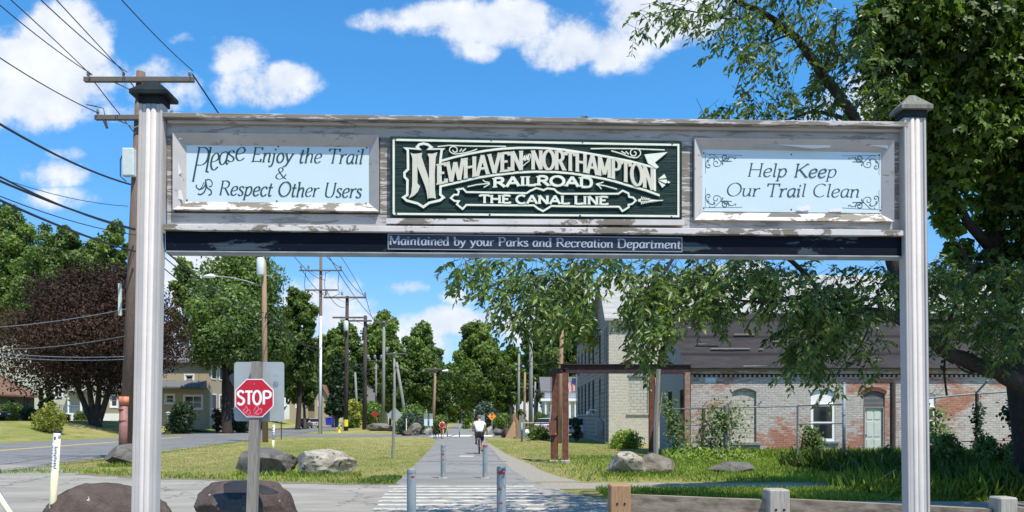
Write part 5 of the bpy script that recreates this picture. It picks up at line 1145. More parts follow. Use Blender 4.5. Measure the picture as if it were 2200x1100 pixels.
lm = MB().tube([(0, 6.5, 2.2), (-.5, 6.5, 2.3), (-.6, 6.5, 2.1)], .04, 6).lathe([(.02, .16), (.14, .1), (.17, 0), (.1, -.12), (.02, -.15)], (-.62, 6.5, 2.0), 12); lm.build('globe_lamp', M['signwhite'], o)
MB().bbox(-.5, -.02, 2.4, 3.3, .5, 1.5, .03).build('meter_box', M['galv_dark'], o); MB().tube([(-.2, 2.7, 1.5), (-.2, 2.7, 3.2), (-.05, 2.7, 3.4)], .05, 6).build('service_pipe', M['galv_dark'], o)
# ------------------------------------------------------------ old fence lines before the brick building
o = thing('old_fence', 'broken pipe fence with mixed old posts and a thin top rail before the brick building', 'fence', (at(1560, 985, 29).x, 29, 0))
def fpost(px, ytop, ybase, r, m, name='post', lean=0, Y=None):
    Y = Y or gY(ybase); a = at(px, ybase, Y); b = at(px+lean, ytop, Y); a.z = -.1
    return MB().tube([a, b], r, 10).build(name, M[m], o, world=True)
fpost(1561, 872, 989, .12, 'oldpost'); fpost(1508, 876, 985, .07, 'pole_dark', lean=4); fpost(1714, 872, 988, .045, 'galv_dark'); fpost(1918, 822, 984, .11, 'pole_dark')
def rail_(pts, r=.028, m='galv_dark', nm='top_rail'): MB().tube([at(*p) for p in pts], r, 7).build(nm, M[m], o, world=True)
rail_([(1440, 879, 31), (1560, 876, 29), (1640, 874, 28.8), (1714, 872, 29)]); rail_([(1714, 872, 29), (1813, 869, 23.5)]); rail_([(1714, 912, 29), (1813, 910, 24)], .02); rail_([(1440, 914, 31), (1508, 914, 30)], .02)
for px, py, Y in ((1508, 876, 30), (1561, 874, 29), (1625, 875, 29), (1752, 872, 27)): rail_([(px, py, Y), (px+12, py-14, Y-.3)], .018, nm='barb_arm')
rail_([(1505, 935, 29.5), (1530, 955, 29), (1552, 985, 28)], .04, 'oldpost', 'fallen_stake'); rail_([(1520, 912, 29.5), (1480, 955, 29)], .03, 'oldpost', 'fallen_stake')
o = thing('fence_post', 'tall silver pipe post in the weeds left of the pale door', 'post', (at(1813, 1015, 22.6).x, 22.6, 0))
MB().cyl((0, 0, -.1), (0, 0, 2.66), .048, n=14).build('pipe', M['galv'], o, smooth=True)
for z in (.5, 1.1, 1.7, 2.3): MB().cyl((0, 0, z), (0, 0, z+.035), .055, n=14).build('clamp', M['galv_dark'], o)
MB().lathe([(.054, 2.66), (.045, 2.70), (.0, 2.72)], n=12).build('cap', M['galv_dark'], o)
o = thing('chain_link_fence', 'dark chain link fence frame under the leaning limb at far right', 'fence', (at(2100, 1000, 25.8).x, 25.8, 0))
rail_([(1990, 856, 26), (2050, 850, 25.9), (2100, 846, 25.8), (2200, 839, 25.5), (2330, 836, 25)], .035); fpost(2099, 846, 1000, .06, 'pole_dark', Y=25.8); rail_([(2096, 846, 25.8), (2122, 818, 25.4)], .035, nm='barb_arm'); fpost(2330, 838, 1000, .06, 'pole_dark', Y=25)
rail_([(1990, 950, 26), (2100, 948, 25.8), (2330, 940, 25)], .02, nm='bottom_rail')
for a, b, c, d in ((1992, 862, 2010, 835), (2010, 856, 2030, 830)): rail_([(a, b, 26), (c, d, 26)], .018, nm='barb_arm')
o = thing('wooden_fence', 'collapsing grey board fence draped in brown boards right of the trail', 'fence', (at(1125, 938, 64).x, 64, 0))
rgf = random.Random(6)
for i, px in enumerate(np.linspace(1104, 1126, 9)):
    Y = 66-i*.9; a = at(px, 940, Y); a.z = -.1; h = rgf.uniform(1.2, 2.2)
    MB().bbox(a.x-.10, a.x+.10, Y-.03, Y+.03, -.1, h, .01).build('board', M['oldpost' if i > 3 else 'railpost_brown'], o, world=True)
for px, yt in ((1097, 875), (1110, 866), (1118, 895)): a = at(px, 900, 66); MB().cyl((a.x, 66, 0), (a.x, 66, at(px, yt, 66).z), .09).build('post', M['pole_dark'], o, world=True)
mb = MB(); a = at(1085, 940, 63); b = at(1103, 905, 64); c = at(1108, 942, 62); mb.add([(a.x, a.y, 0), (b.x, b.y, b.z), (c.x, c.y, 0), (b.x+.15, b.y+.1, b.z-.1)], [(0, 2, 1), (2, 3, 1)]); mb.build('leaning_boards', M['railpost_brown'], o, world=True)
o = thing('pipe_barrier', 'pale pipe post with a low crossbar by the rubble row', 'barrier', (at(1121, 947, 52).x, 52, 0))
MB().cyl((0, 0, -.1), (0, 0, 1.35), .07).build('post', M['galv'], o, smooth=True); MB().tube([(0, 0, 1.3), (2.8, 6, 1.3)], .05, 8).build('crossbar', M['conc'], o)

# ------------------------------------------------------------ utility poles
PW = {}
def pole(name, label, Y, pxb, pxt, yt, r0, m, arms=(), z0=None, grp='utility poles along the street', cat='utility pole'):
    """arms: (photo row, px left, px right, insulator px list)"""
    b = at(pxb, 900, Y); zb2 = gz(b.x, Y) if z0 is None else z0; b.z = zb2; tpt = at(pxt, yt, Y)
    o = thing(name, label, cat, tuple(b), 0, grp); q = tpt-b
    MB().tube([(0, 0, -.3), q*.5, q], [r0, r0*.88, r0*.72], 14).build('shaft', M[m], o, smooth=True)
    for ai, (py, pl_, pr_, ins) in enumerate(arms):
        z = at(0, py, Y).z; xl = at(pl_, py, Y).x; xr = at(pr_, py, Y).x; f = (z-zb2)/(tpt.z-zb2); xc = b.x+(tpt.x-b.x)*f
        wd_ = max(.055, r0*.36); y_ = -r0*.8-wd_
        am = MB().box(xl-b.x, xr-b.x, y_-wd_, y_+wd_, z-zb2-wd_, z-zb2+wd_).build('crossarm', M['arm'], o)
        for sx2 in (-1, 1):
            e = (xr-xc)*.45 if sx2 > 0 else (xl-xc)*.45
            if abs(e) > .4: MB().tube([(xc-b.x, y_, z-zb2-min(.8, abs(e)*.55)), (xc-b.x+e, y_, z-zb2-wd_)], .025, 5).build('brace', M['galv_dark'], o)
        for px in ins:
            x = at(px, py, Y).x-b.x; s = max(.8, Y/40)
            MB().lathe([(.02, 0), (.02, .08*s), (.075*s, .09*s), (.03*s, .13*s), (.085*s, .15*s), (.035*s, .19*s), (.075*s, .21*s), (.03*s, .26*s), (.03*s, .30*s)], (x, y_, z-zb2+wd_), 10).build('insulator', M['porcelain'], o)
            PW.setdefault(o.name, []).append(Vector((x+b.x, Y+y_, z+wd_+.3*s)))
    return o
p1 = pole('utility_pole', 'largest dark utility pole rising behind the left gateway post', 27, 268, 303, 155, .215, 'pole', [(178, 190, 423, [198, 273, 414]), (259, 213, 382, [218, 376])], grp=None)
q = Vector(p1.location)
def loc1(px, py, dy=-.3): v = at(px, py, 27)-q; v.y += dy; return v
bxx = loc1(286, 355); MB().bbox(bxx.x-.20, bxx.x+.22, -.42, -.18, loc1(0, 385).z, loc1(0, 326).z, .03).build('service_box', M['xfmr'], p1)
MB().tube([loc1(274, 335), loc1(268, 350), loc1(268, 385), loc1(280, 395)], .02, 6).build('loop_wire', M['wire'], p1); MB().tube([loc1(218, 236), loc1(196, 232), loc1(232, 240), loc1(236, 262), loc1(240, 275)], .015, 6).build('jumper_wire', M['wire'], p1)
MB().tube([loc1(232, 263), loc1(240, 282)], .045, 8).build('fuse_cutout', M['black'], p1)
MB().box(loc1(266, 0).x-.05, loc1(266, 0).x+.05, -.30, -.22, loc1(0, 680).z, loc1(0, 612).z).build('ground_marker', M['leaf_light'] if False else M['doorpale'], p1)
g0 = MB().tube([(0.01, -.13, .2), (.05, -.13, 2.1)], .16, 14).build('cable_guard', M['guard'], p1, smooth=True)
MB().tube([(.05, -.13, 2.1), (.055, -.13, 2.4)], .185, 14).build('guard_collar', M['orange_band'], p1, smooth=True)
for z in (.6, 1.5, 1.9): MB().tube([(.02, -.13, z), (.02, -.13, z+.05)], .172, 14).build('guard_strap', M['rust'], p1)
p2 = pole('utility_pole', 'brown pole with cobra street lamp and white transformer behind the stop sign', 51, 570, 567, 532, .20, 'pole_tan', [(537, 530, 622, [535, 618])])
q = Vector(p2.location); MB().lathe([(.24, 0), (.26, .05), (.26, 1.1), (.20, 1.18), (.05, 1.2)], (at(565, 0, 51).x-q.x-.02, -.42, at(0, 594, 51).z), 16).build('transformer', M['xfmr'], p2, smooth=True)
a = at(566, 616, 51)-q; b = at(462, 594, 50)-q; MB().tube([a, at(530, 604, 50.6)-q, at(495, 596, 50.3)-q, b], .04, 8).build('lamp_arm', M['galv'], p2)
MB().tube([b, b+Vector((-.25, 0, .04)), b+Vector((-.75, 0, 0))], [.09, .15, .08], 12).build('street_lamp_head', M['signwhite'], p2, smooth=True)
p3 = pole('utility_pole', 'tallest pole with white lower conduit and two crossarms', 80, 688, 689.5, 520, .20, 'pole', [(582, 644, 736, [648, 664, 733]), (624, 656, 727, [])])
q = Vector(p3.location); MB().tube([(.05, -.24, 0), (.12, -.24, at(0, 680, 80).z)], .14, 10).build('white_conduit', M['whitepipe'], p3, smooth=True)
for px in (657, 700, 729): MB().tube([at(px, 584, 80)-q, at(px-3, 610, 80)-q, at(px, 632, 80)-q, at((px+689)/2, 640, 80)-q], .03, 5).build('hanging_jumper', M['wire'], p3)
p4 = pole('utility_pole', 'dark pole with grey transformer right of the tallest pole', 100, 743, 746, 636, .30, 'pole_dark', [(640, 697, 788, [702, 736, 786]), (683, 716, 790, [])])
q = Vector(p4.location); MB().lathe([(.3, 0), (.33, .05), (.33, 1.2), (.2, 1.35)], (.15, -.6, at(0, 712, 100).z), 14).build('transformer', M['xfmr'], p4, smooth=True); MB().tube([(-.01, -.02, .6), (0, -.02, 1.5)], .318, 14).build('yellow_band', M['hydr'], p4)
p5 = pole('utility_pole', 'dark bare pole between the transformer pole and the corner boulders', 112, 783, 785, 678, .34, 'pole_dark', [(690, 747, 800, [])])
p6 = pole('utility_pole', 'grey green pole behind the long corner boulder', 125, 823, 825, 690, .30, 'pole_grey', [(693, 804, 843, [806, 841])])
p7 = pole('utility_pole', 'short pale pole with two lamp heads on a double arm', 150, 808, 808, 772, .22, 'pole_grey', [(775, 790, 822, [792, 806, 820])])
p8 = pole('utility_pole', 'pole with crossarm standing over the diamond sign back', 85, 848, 847, 757, .17, 'pole_grey', [(760, 830, 872, [832, 870])], z0=0)
p9 = pole('utility_pole', 'leaning bare brace pole in front of the dark trees', 95, 876, 852, 778, .22, 'pole_grey', [], z0=0)
p10 = pole('utility_pole', 'light brown pole with street lamp left of the trail', 105, 930, 935, 790, .25, 'pole_tan', [(793, 917, 950, [])], z0=0)
q = Vector(p10.location); MB().tube([at(950, 797, 104)-q, at(963, 796, 104)-q], [.1, .2], 8).build('street_lamp_head', M['signwhite'], p10)
R1 = pole('utility_pole', 'greyish pole rising behind the left end of the rusty frame', 49, 1201, 1208, 682, .16, 'pole_tan', [(686, 1162, 1253, [1165, 1250])], z0=0, grp='utility poles right of the trail')
R2 = pole('utility_pole', 'tall pale grey pole with single small crossarm right of the trail', 85, 1140, 1141, 706, .26, 'pole_grey', [(721, 1117, 1157, [1119, 1155])], z0=0, grp='utility poles right of the trail')
R3 = pole('utility_pole', 'thin dark pole just left of the tall pale grey pole', 95, 1114, 1115, 760, .18, 'pole_grey', [], z0=0, grp='utility poles right of the trail')
R4 = pole('utility_pole', 'short slim tan pole between two taller poles by the parking area', 80, 1126, 1128, 800, .15, 'pole_tan', [], z0=0, grp='utility poles right of the trail')
R5 = pole('utility_pole', 'slim pole in front of the small white house', 100, 1148, 1150, 820, .16, 'pole_grey', [(838, 1150, 1186, [])], z0=0, grp='utility poles right of the trail')
R6 = pole('utility_pole', 'faint faraway pole among the trees left of the trail end', 140, 715, 714, 835, .25, 'pole_grey', [], z0=0)
R7 = pole('utility_pole', 'thin faraway pole left of the far stop sign', 135, 769, 763, 800, .25, 'pole_grey', [], z0=0)
# ------------------------------------------------------------ wires
def wire(label, a, b, sag=.5, r=.018, grp='overhead wires', n=14, m='wire'):
    pts = [a.lerp(b, i/n)+Vector((0, 0, -4*sag*(i/n)*(1-i/n))) for i in range(n+1)]
    o = MB().tube(pts, r, 5).build('power_line', M[m]); return tag(o, label, 'power line', grp)
def ext(px0, py0, Y0, px1, py1, Y1): return at(px0, py0, Y0), at(px1, py1, Y1)
near = [('wire from the left insulator of the biggest pole to the upper left', 198, 160, 26.8, -210, -178, 15, .2, .016), ('second wire leaving the left insulator of the biggest pole', 196, 162, 26.8, -260, -245, 14, -.1, .016),
        ('wire from the middle insulator of the biggest pole to the top edge', 273, 155, 26.8, -90, -180, 14, .2, .016), ('twin wire beside the middle insulator wire', 268, 158, 26.8, -120, -260, 13, .0, .016),
        ('wire from the right insulator of the biggest pole to the top edge', 414, 152, 26.8, 110, -175, 14, .15, .016), ('wire reaching the lower crossarm from the left edge', 212, 243, 26.8, -330, -120, 15, .3, .018),
        ('thick twisted cable below the white service box', 280, 396, 26.6, -260, 95, 15, .35, .034), ('upper thin wire of the low bundle at left', 275, 443, 26.6, -420, 190, 15, .5, .011),
        ('upper cable of the low bundle at left', 290, 494, 26.6, -330, 190, 14, .35, .026), ('middle cable of the low bundle at left', 290, 492, 26.6, -360, 215, 14, .25, .034), ('lower thin cable of the low bundle at left', 292, 505, 26.6, -380, 240, 15, .4, .015),
        ('thick lowest cable crossing the green trees at left', 290, 540, 26.6, -330, 262, 14, .25, .036)]
for lb, a0, a1, a2, b0, b1, b2, sg, r in near: wire(lb, at(a0, a1, a2), at(b0, b1, b2), sg, r)
wire('low service wire across the copper tree', at(270, 664, 26.7), at(-60, 706, 30), .12, .018, m='galv_dark'); wire('middle service wire across the copper tree', at(268, 722, 26.7), at(-60, 748, 34), .2, .014, m='galv_dark')
wire('upper wire of the pair under the copper tree', at(266, 766, 26.7), at(-60, 750, 34), .15, .016, m='galv_dark'); wire('lower wire of the pair under the copper tree', at(266, 772, 26.7), at(-60, 758, 34), .15, .014, m='galv_dark')
span = [('line from the right insulator of the biggest pole to the tallest pole', at(414, 160, 26.8), at(733, 578, 79.5), .8, .03), ('line from the upper arm of the biggest pole to the lamp pole', at(273, 168, 26.8), at(618, 533, 50.6), .5, .02),
        ('line from the left insulator down to the lamp pole', at(198, 170, 26.8), at(535, 533, 50.6), .6, .02), ('cable from the biggest pole to the middle of the lamp pole', at(300, 490, 26.8), at(566, 672, 50.7), .5, .035),
        ('lower cable from the biggest pole to the lamp pole', at(298, 530, 26.8), at(566, 726, 50.7), .3, .022), ('second lower cable from the biggest pole to the lamp pole', at(300, 505, 26.8), at(566, 683, 50.7), .55, .022),
        ('cable from the lamp pole on to the tallest pole', at(571, 672, 50.7), at(688, 762, 79.6), .3, .04), ('second cable from the lamp pole on to the tallest pole', at(571, 680, 50.7), at(688, 748, 79.6), .5, .028),
        ('wire from the lamp pole top to the tallest pole arm', at(618, 533, 50.6), at(700, 602, 79.5), .5, .025), ('upper right line from the tallest pole', at(733, 578, 79.5), at(786, 636, 99.5), .5, .035),
        ('upper left line from the tallest pole', at(648, 578, 79.5), at(702, 636, 99.5), .5, .035), ('middle line between the tallest pole and the transformer pole', at(700, 622, 79.5), at(740, 660, 99.5), .6, .035),
        ('thin service line from the lamp pole to the tan house', at(564, 744, 50.7), at(430, 780, 88), .6, .02), ('second service line from the lamp pole leftwards', at(564, 752, 50.7), at(380, 775, 80), .5, .02),
        ('line from the transformer pole arm to the bare dark pole', at(786, 638, 99.5), at(806, 692, 124), .6, .04), ('low line from the transformer pole to the grey green pole', at(745, 780, 99.5), at(823, 792, 124), .5, .05),
        ('second low line from the transformer pole to the grey green pole', at(745, 792, 99.5), at(823, 800, 124), .5, .05), ('line from the diamond sign pole to the trail lamp pole', at(848, 788, 84.6), at(933, 793, 104.6), .5, .04),
        ('line across the trail from the lamp pole to the grey pole', at(935, 794, 104.6), at(1141, 776, 84.6), 1.2, .04), ('second line across the trail to the tall grey pole', at(935, 806, 104.6), at(1141, 786, 84.6), 1.2, .04),
        ('line from the tall grey pole to the pole behind the frame', at(1155, 719, 84.6), at(1250, 684, 48.6), .5, .025), ('lower line from the tall grey pole to the frame pole', at(1143, 776, 84.6), at(1205, 762, 48.8), .5, .03),
        ('steep high line dropping behind the transformer pole', at(690, 522, 79.5), at(810, 690, 130), .9, .04), ('line crossing the gap right of the tallest pole', at(733, 552, 79.5), at(784, 640, 99.5), -.2, .03),
        ('line from the lamp pole to the house behind the copper tree', at(563, 700, 50.7), at(340, 740, 70), .4, .02)]
for lb, a, b, sg, r in span: wire(lb, a, b, sg, r)
# ------------------------------------------------------------ houses across the street
def house(label, px0, px1, Y, z0, eave, ridge, depth, wallm, roofm, name='house', along='x', windows=(), found=None, over=.5, cat='house', door=None, trim=True):
    xa, xb = at(px0, 0, Y).x, at(px1, 0, Y).x; o = thing(name, label, cat, (xa, Y, z0)); w = xb-xa; E_, Rg = eave-z0, ridge-z0
    hol = []
    for (a, b, c, d, *rest) in windows: hol.append((at(a, 0, Y).x-xa, at(b, 0, Y).x-xa, at(0, d, Y).z-z0, at(0, c, Y).z-z0, 0))
    wall_holes(0, w, -1, E_, hol, 0, .15).build('wall', M[wallm], o)
    for h, wn_ in zip(hol, windows):
        sash(o, *h[:4], .03, m='signwhite' if trim else 'pole_dark', fw=.12, mull=wn_[4] if len(wn_) > 4 else 0)
        if trim: MB().box(h[0]-.14, h[0], -.04, -.002, h[2]-.14, h[3]+.14).box(h[1], h[1]+.14, -.04, -.002, h[2]-.14, h[3]+.14).box(h[0], h[1], -.04, -.002, h[3], h[3]+.14).box(h[0], h[1], -.06, -.002, h[2]-.14, h[2]).build('window_trim', M['signwhite'], o)
    MB().add([(0, 0, -1), (0, depth, -1), (0, depth, E_), (0, 0, E_), (w, 0, -1), (w, depth, -1), (w, depth, E_), (w, 0, E_)], [(0, 3, 2, 1), (4, 5, 6, 7), (1, 2, 6, 5)]).build('side_wall', M[wallm], o)
    v = over
    if along == 'x':
        mb = MB().add([(-v, -v, E_), (w+v, -v, E_), (w+v, depth/2, Rg), (-v, depth/2, Rg), (-v, depth+v, E_), (w+v, depth+v, E_), (-v, -v, E_-.18), (w+v, -v, E_-.18), (w+v, depth+v, E_-.18), (-v, depth+v, E_-.18)], [(0, 1, 2, 3), (3, 2, 5, 4), (6, 7, 1, 0), (6, 9, 8, 7), (7, 8, 5, 2, 1), (6, 0, 3, 4, 9)])
    elif along == 'hip':
        mb = MB().add([(-v, -v, E_), (w+v, -v, E_), (w+v, depth+v, E_), (-v, depth+v, E_), (w*.30, depth/2, Rg), (w*.70, depth/2, Rg), (-v, -v, E_-.2), (w+v, -v, E_-.2), (w+v, depth+v, E_-.2), (-v, depth+v, E_-.2)], [(0, 1, 5, 4), (1, 2, 5), (2, 3, 4, 5), (3, 0, 4), (6, 7, 1, 0), (7, 8, 2, 1), (9, 6, 0, 3), (6, 9, 8, 7)])
    else:
        mb = MB().add([(-v, -v, E_-.3), (w/2, -v, Rg), (w+v, -v, E_-.3), (-v, depth+v, E_-.3), (w/2, depth+v, Rg), (w+v, depth+v, E_-.3), (-v, -v, E_-.5), (w/2, -v, Rg-.22), (w+v, -v, E_-.5)], [(0, 1, 4, 3), (1, 2, 5, 4), (6, 7, 1, 0), (7, 8, 2, 1)])
        MB().add([(0, 0, E_), (w, 0, E_), (w/2, 0, Rg-.2)], [(0, 1, 2)]).build('gable', M[wallm], o)
    mb.build('roof', M[roofm], o)
    if found: MB().box(-.05, w+.05, -.06, -.002, -1, found).build('foundation', M['white'], o)
    if door: a, b, c = door; xx0, xx1 = at(a, 0, Y).x-xa, at(b, 0, Y).x-xa; dd = MB().box(xx0, xx1, -.05, -.003, .4, 2.5).build('door', M['panel'], o); MB().cyl((xx1-.15, -.05, 1.4), (xx1-.15, -.1, 1.4), .04).build('handle', M['galv'], dd)
    return o, w
hh, w_ = house('low dark house with brown hip roof at the left edge', -230, -36, 84, 1.3, 4.45, 7.8, 9, 'siding_dark', 'roof_brown', along='hip', windows=[(-140, -120, 844, 880)], trim=False)
for yy in (1.2, 4.2, 7.0): f_ = MB().box(w_+.002, w_+.05, yy, yy+1.1, .9, 2.6).build('window', M['pole_dark'], hh); MB().box(w_+.051, w_+.06, yy+.1, yy+1.0, 1.0, 2.5).build('pane', M['glass'], f_)
hy, w_ = house('tall cream clapboard house behind the copper tree', -110, 196, 99, 1.4, 8.6, 13.5, 11, 'siding_cream', 'roof_grey', along='y', windows=[(116, 134, 829, 854, 1)], found=1.0, door=(146, 154, 0))
q = hy.location; MB().bbox(at(128, 0, 97).x-q.x, at(180, 0, 97).x-q.x, -2.6, -.1, -.6, .95, .02).build('porch_base', M['white'], hy)
pr_ = MB(); x0_, x1_ = at(133, 0, 97).x-q.x, at(178, 0, 97).x-q.x
for i in range(14): xx = x0_+(x1_-x0_)*i/13; pr_.box(xx-.03, xx+.03, -2.5, -2.44, .95, 1.9)
pr_.box(x0_, x1_, -2.53, -2.41, 1.9, 1.98); pr_.build('porch_railing', M['galv'], hy)
for px in (151, 178): xx = at(px, 0, 97).x-q.x; MB().cyl((xx, -2.4, .95), (xx, -2.4, 3.6), .13).build('porch_post', M['signwhite'], hy)
MB().bbox(x0_-.3, x1_+.4, -2.8, -.01, 3.6, 3.85, .02).build('porch_roof', M['roof_grey'], hy)
house('small tan clapboard house wing behind the big pole', 222, 300, 90, 1.4, 5.2, 7.6, 7, 'siding_sand', 'roof_grey', windows=[(238, 252, 848, 874)], found=.85)
ht, w_ = house('two storey tan clapboard house with front porch roof', 344, 450, 88, 1.4, 8.3, 10.6, 5, 'siding_tan', 'roof_grey', windows=[(398, 415, 806, 823), (396, 434, 850, 878, 1), (356, 374, 848, 866)])
q = ht.location
MB().add([(-1, -2.0, 3.9), (4.7, -2.0, 3.9), (5.5, -2.0, 3.9), (5.5, -.01, 4.75), (-1, -.01, 4.75), (-1, -2.0, 3.7), (5.5, -2.0, 3.7), (5.5, -.01, 3.7), (-1, -.01, 3.7)], [(0, 2, 3, 4), (5, 6, 2, 0), (5, 8, 7, 6), (6, 7, 3, 2)]).build('porch_roof', M['roof_grey'], ht)
sw = MB(); xx = w_+.004
for z0_, z1_ in ((4.9, 6.6), (1.3, 3.2)):
    for yy in (.5, 2.9): f_ = MB().box(w_+.002, w_+.06, yy, yy+1.5, z0_, z1_).build('window', M['signwhite'], ht); MB().box(w_+.061, w_+.07, yy+.14, yy+1.36, z0_+.14, z1_-.14).build('pane', M['glass'], f_)
mb = MB()
for i in range(7): mb.box(w_+.3+i*.45, w_+.36+i*.45, -.5, -.44, .3, 1.4)
mb.box(w_+.3, w_+3.06, -.51, -.43, 1.4, 1.46); mb.build('step_railing', M['signwhite'], ht)
house('brick red gabled house partly hidden behind the cone shaped evergreen', 450, 500, 104, 1.3, 6.3, 9.4, 8, 'rust', 'roof_light', along='y')
house('red roofed far house among the trees above the parked cars', 622, 662, 170, 1.0, 5.2, 9.5, 8, 'siding_tan', 'rust', along='y', windows=[(636, 642, 866, 876)])
house('far orange tinted house right of the street lamp pole', 676, 706, 160, .8, 5.8, 9.0, 8, 'siding_tan', 'roof_brown', along='y', windows=[(684, 690, 862, 872)])
house('grey roofed far house behind the transformer pole', 736, 800, 165, 0, 4.5, 9.8, 10, 'siding_white', 'roof_grey', windows=[(760, 766, 866, 876)])
house('far grey gabled house behind yellow green shrubs', 792, 822, 175, 0, 5.4, 9.0, 8, 'siding_sand', 'roof_light', along='y')
hw_, w_ = house('small white house with columned porch behind the rusty frame', 1170, 1246, 92, 0, 5.0, 7.0, 9, 'siding_white', 'roof_grey', windows=[(1178, 1184, 865, 886), (1222, 1228, 870, 890)], door=(1190, 1200, 0))
for px in (1172, 1184, 1224, 1236): xx = at(px, 0, 89).x-hw_.location.x; MB().cyl((xx, -2.8, 0), (xx, -2.8, 3.7), .13).build('porch_post', M['signwhite'], hw_)
MB().bbox(-.6, w_+.4, -3.1, -.01, 3.7, 4.0, .03).build('porch_roof', M['signwhite'], hw_)
# flag
o = thing('flag', 'small striped flag with blue canton hanging from a pole by the stone building', 'flag', (at(1238, 0, 72).x, 72, 0))
MB().cyl((0, 0, 0), (0, 0, 5.9), .04).build('pole', M['galv'], o); M['flagred'] = mat('flag_red', (.45, .03, .04), .8); M['flagblue'] = mat('flag_blue', (.03, .05, .18), .8)
mb = MB(); K = 13
for i in range(K):
    mb.cur = i % 2; x0, x1 = -.02-.062*i, -.02-.062*(i+1); y0, y1 = .05*math.sin(i*.9), .05*math.sin((i+1)*.9)
    mb.add([(x0, y0, 5.6-.05*i), (x1, y1, 5.55-.05*i), (x1+.1, y1, 4.35-.02*i), (x0+.1, y0, 4.35-.02*i)], [(0, 1, 2, 3)])
fl_ = mb.build('cloth', [M['flagred'], M['signwhite']], o); MB().box(-.42, -.02, -.07, -.06, 5.0, 5.5).build('canton', M['flagblue'], fl_)
# ------------------------------------------------------------ vehicles
def car(label, x, y, z, rz_, colr, rough=.3, name='car'):
    o = thing(name, label, 'car', (x, y, z), rz_)
    pm_ = mat('car_paint', colr, rough, .3, .6); L = 4.6
    prof = [(-2.3, .45), (-2.3, .95), (-2.15, 1.05), (-1.6, 1.08), (1.2, 1.0), (2.1, .9), (2.28, .75), (2.3, .42), (1.85, .30), (-1.9, .30)]
    bm = bmesh.new(); rings = []
    for yy, s_ in ((-.88, .97), (-.80, 1.0), (.80, 1.0), (.88, .97)): rings.append([bm.verts.new((p[0]*s_, yy, .65+(p[1]-.65)*(s_ if abs(yy) < .85 else .93))) for p in prof])
    n = len(prof)
    for i in range(3):
        for j in range(n): bm.faces.new((rings[i][j], rings[i][(j+1) % n], rings[i+1][(j+1) % n], rings[i+1][j]))
    bm.faces.new(rings[0]); bm.faces.new(rings[3][::-1]); bmesh.ops.recalc_face_normals(bm, faces=bm.faces[:]); bmesh.ops.bevel(bm, geom=bm.edges[:], offset=.03, segments=2, affect='EDGES')
    me = bpy.data.meshes.new('body'); bm.to_mesh(me); bm.free(); me.materials.append(pm_); b = bpy.data.objects.new('body', me); col.objects.link(b); b.parent = o
    cab = [(-2.0, 1.06), (-1.7, 1.62), (-.2, 1.66), (.35, 1.6), (1.15, 1.02)]
    cb3 = MB(); 
    cb3.add([(p[0], -.78 if p[1] < 1.2 else -.62, p[1]) for p in cab]+[(p[0], .78 if p[1] < 1.2 else .62, p[1]) for p in cab], [(0, 1, 2, 3, 4), (9, 8, 7, 6, 5)]+[(i, i+5, i+6, i+1) for i in range(4)]); cb3.build('windows', M['glass'], o)
    MB().add([(-1.72, -.63, 1.63), (-.2, -.63, 1.675), (.37, -.63, 1.61), (-1.72, .63, 1.63), (-.2, .63, 1.675), (.37, .63, 1.61), (-1.72, -.63, 1.60), (.37, -.63, 1.58), (-1.72, .63, 1.60), (.37, .63, 1.58)], [(0, 1, 4, 3), (1, 2, 5, 4), (6, 7, 2, 1, 0), (8, 3, 4, 5, 9), (6, 0, 3, 8)]).build('roof', pm_, o)
    for wx in (-1.4, 1.4):
        for s_ in (-1, 1):
            w = MB().cyl((wx, s_*.72, .33), (wx, s_*.90, .33), .33, n=20).build('wheel', M['black'], o); MB().cyl((wx, s_*.901, .33), (wx, s_*.915, .33), .2, n=12).build('rim', M['galv'], w)
    for s_ in (-1, 1):
        MB().bbox(-2.33, -2.27, s_*.7-.12, s_*.7+.12, .75, .95, .01).build('tail_light', M['stopred'], o); MB().bbox(2.25, 2.31, s_*.62-.16, s_*.62+.16, .62, .76, .01).build('headlight', M['signwhite'], o)
    return o
Yc = 73; c_ = at(-25, 0, Yc); car('dark blue grey car cut by the left edge of the photo on the lawn drive', c_.x-.6, Yc, gz(c_.x, Yc)-.0, R(-5), (.02, .025, .035))
for px, Y, rz_, cl, lb in ((655, 128, 90, (.02, .02, .025), 'black car parked under the far trees left of the lamp pole'), (676, 132, 95, (.6, .6, .62), 'white car parked beside the black car under the far trees'), (1026, 215, 90, (.4, .05, .05), 'red and white far car at the very end of the trail'),
                           (1040, 220, 80, (.65, .65, .66), 'white far car at the very end of the trail'), (492, 118, 20, (.25, .35, .4), 'pale blue car showing under the back of the stop sign'), (1178, 80, 70, (.7, .7, .7), 'white car by the small white house at right'), (1228, 66, 100, (.68, .68, .70), 'white car between rusty columns and stone building')):
    c_ = at(px, 0, Y); car(lb, c_.x, Y, gz(c_.x, Y)+.01, R(rz_), cl)
o = None
M['blue'] = mat('bin_blue', (.03, .05, .42), .5)
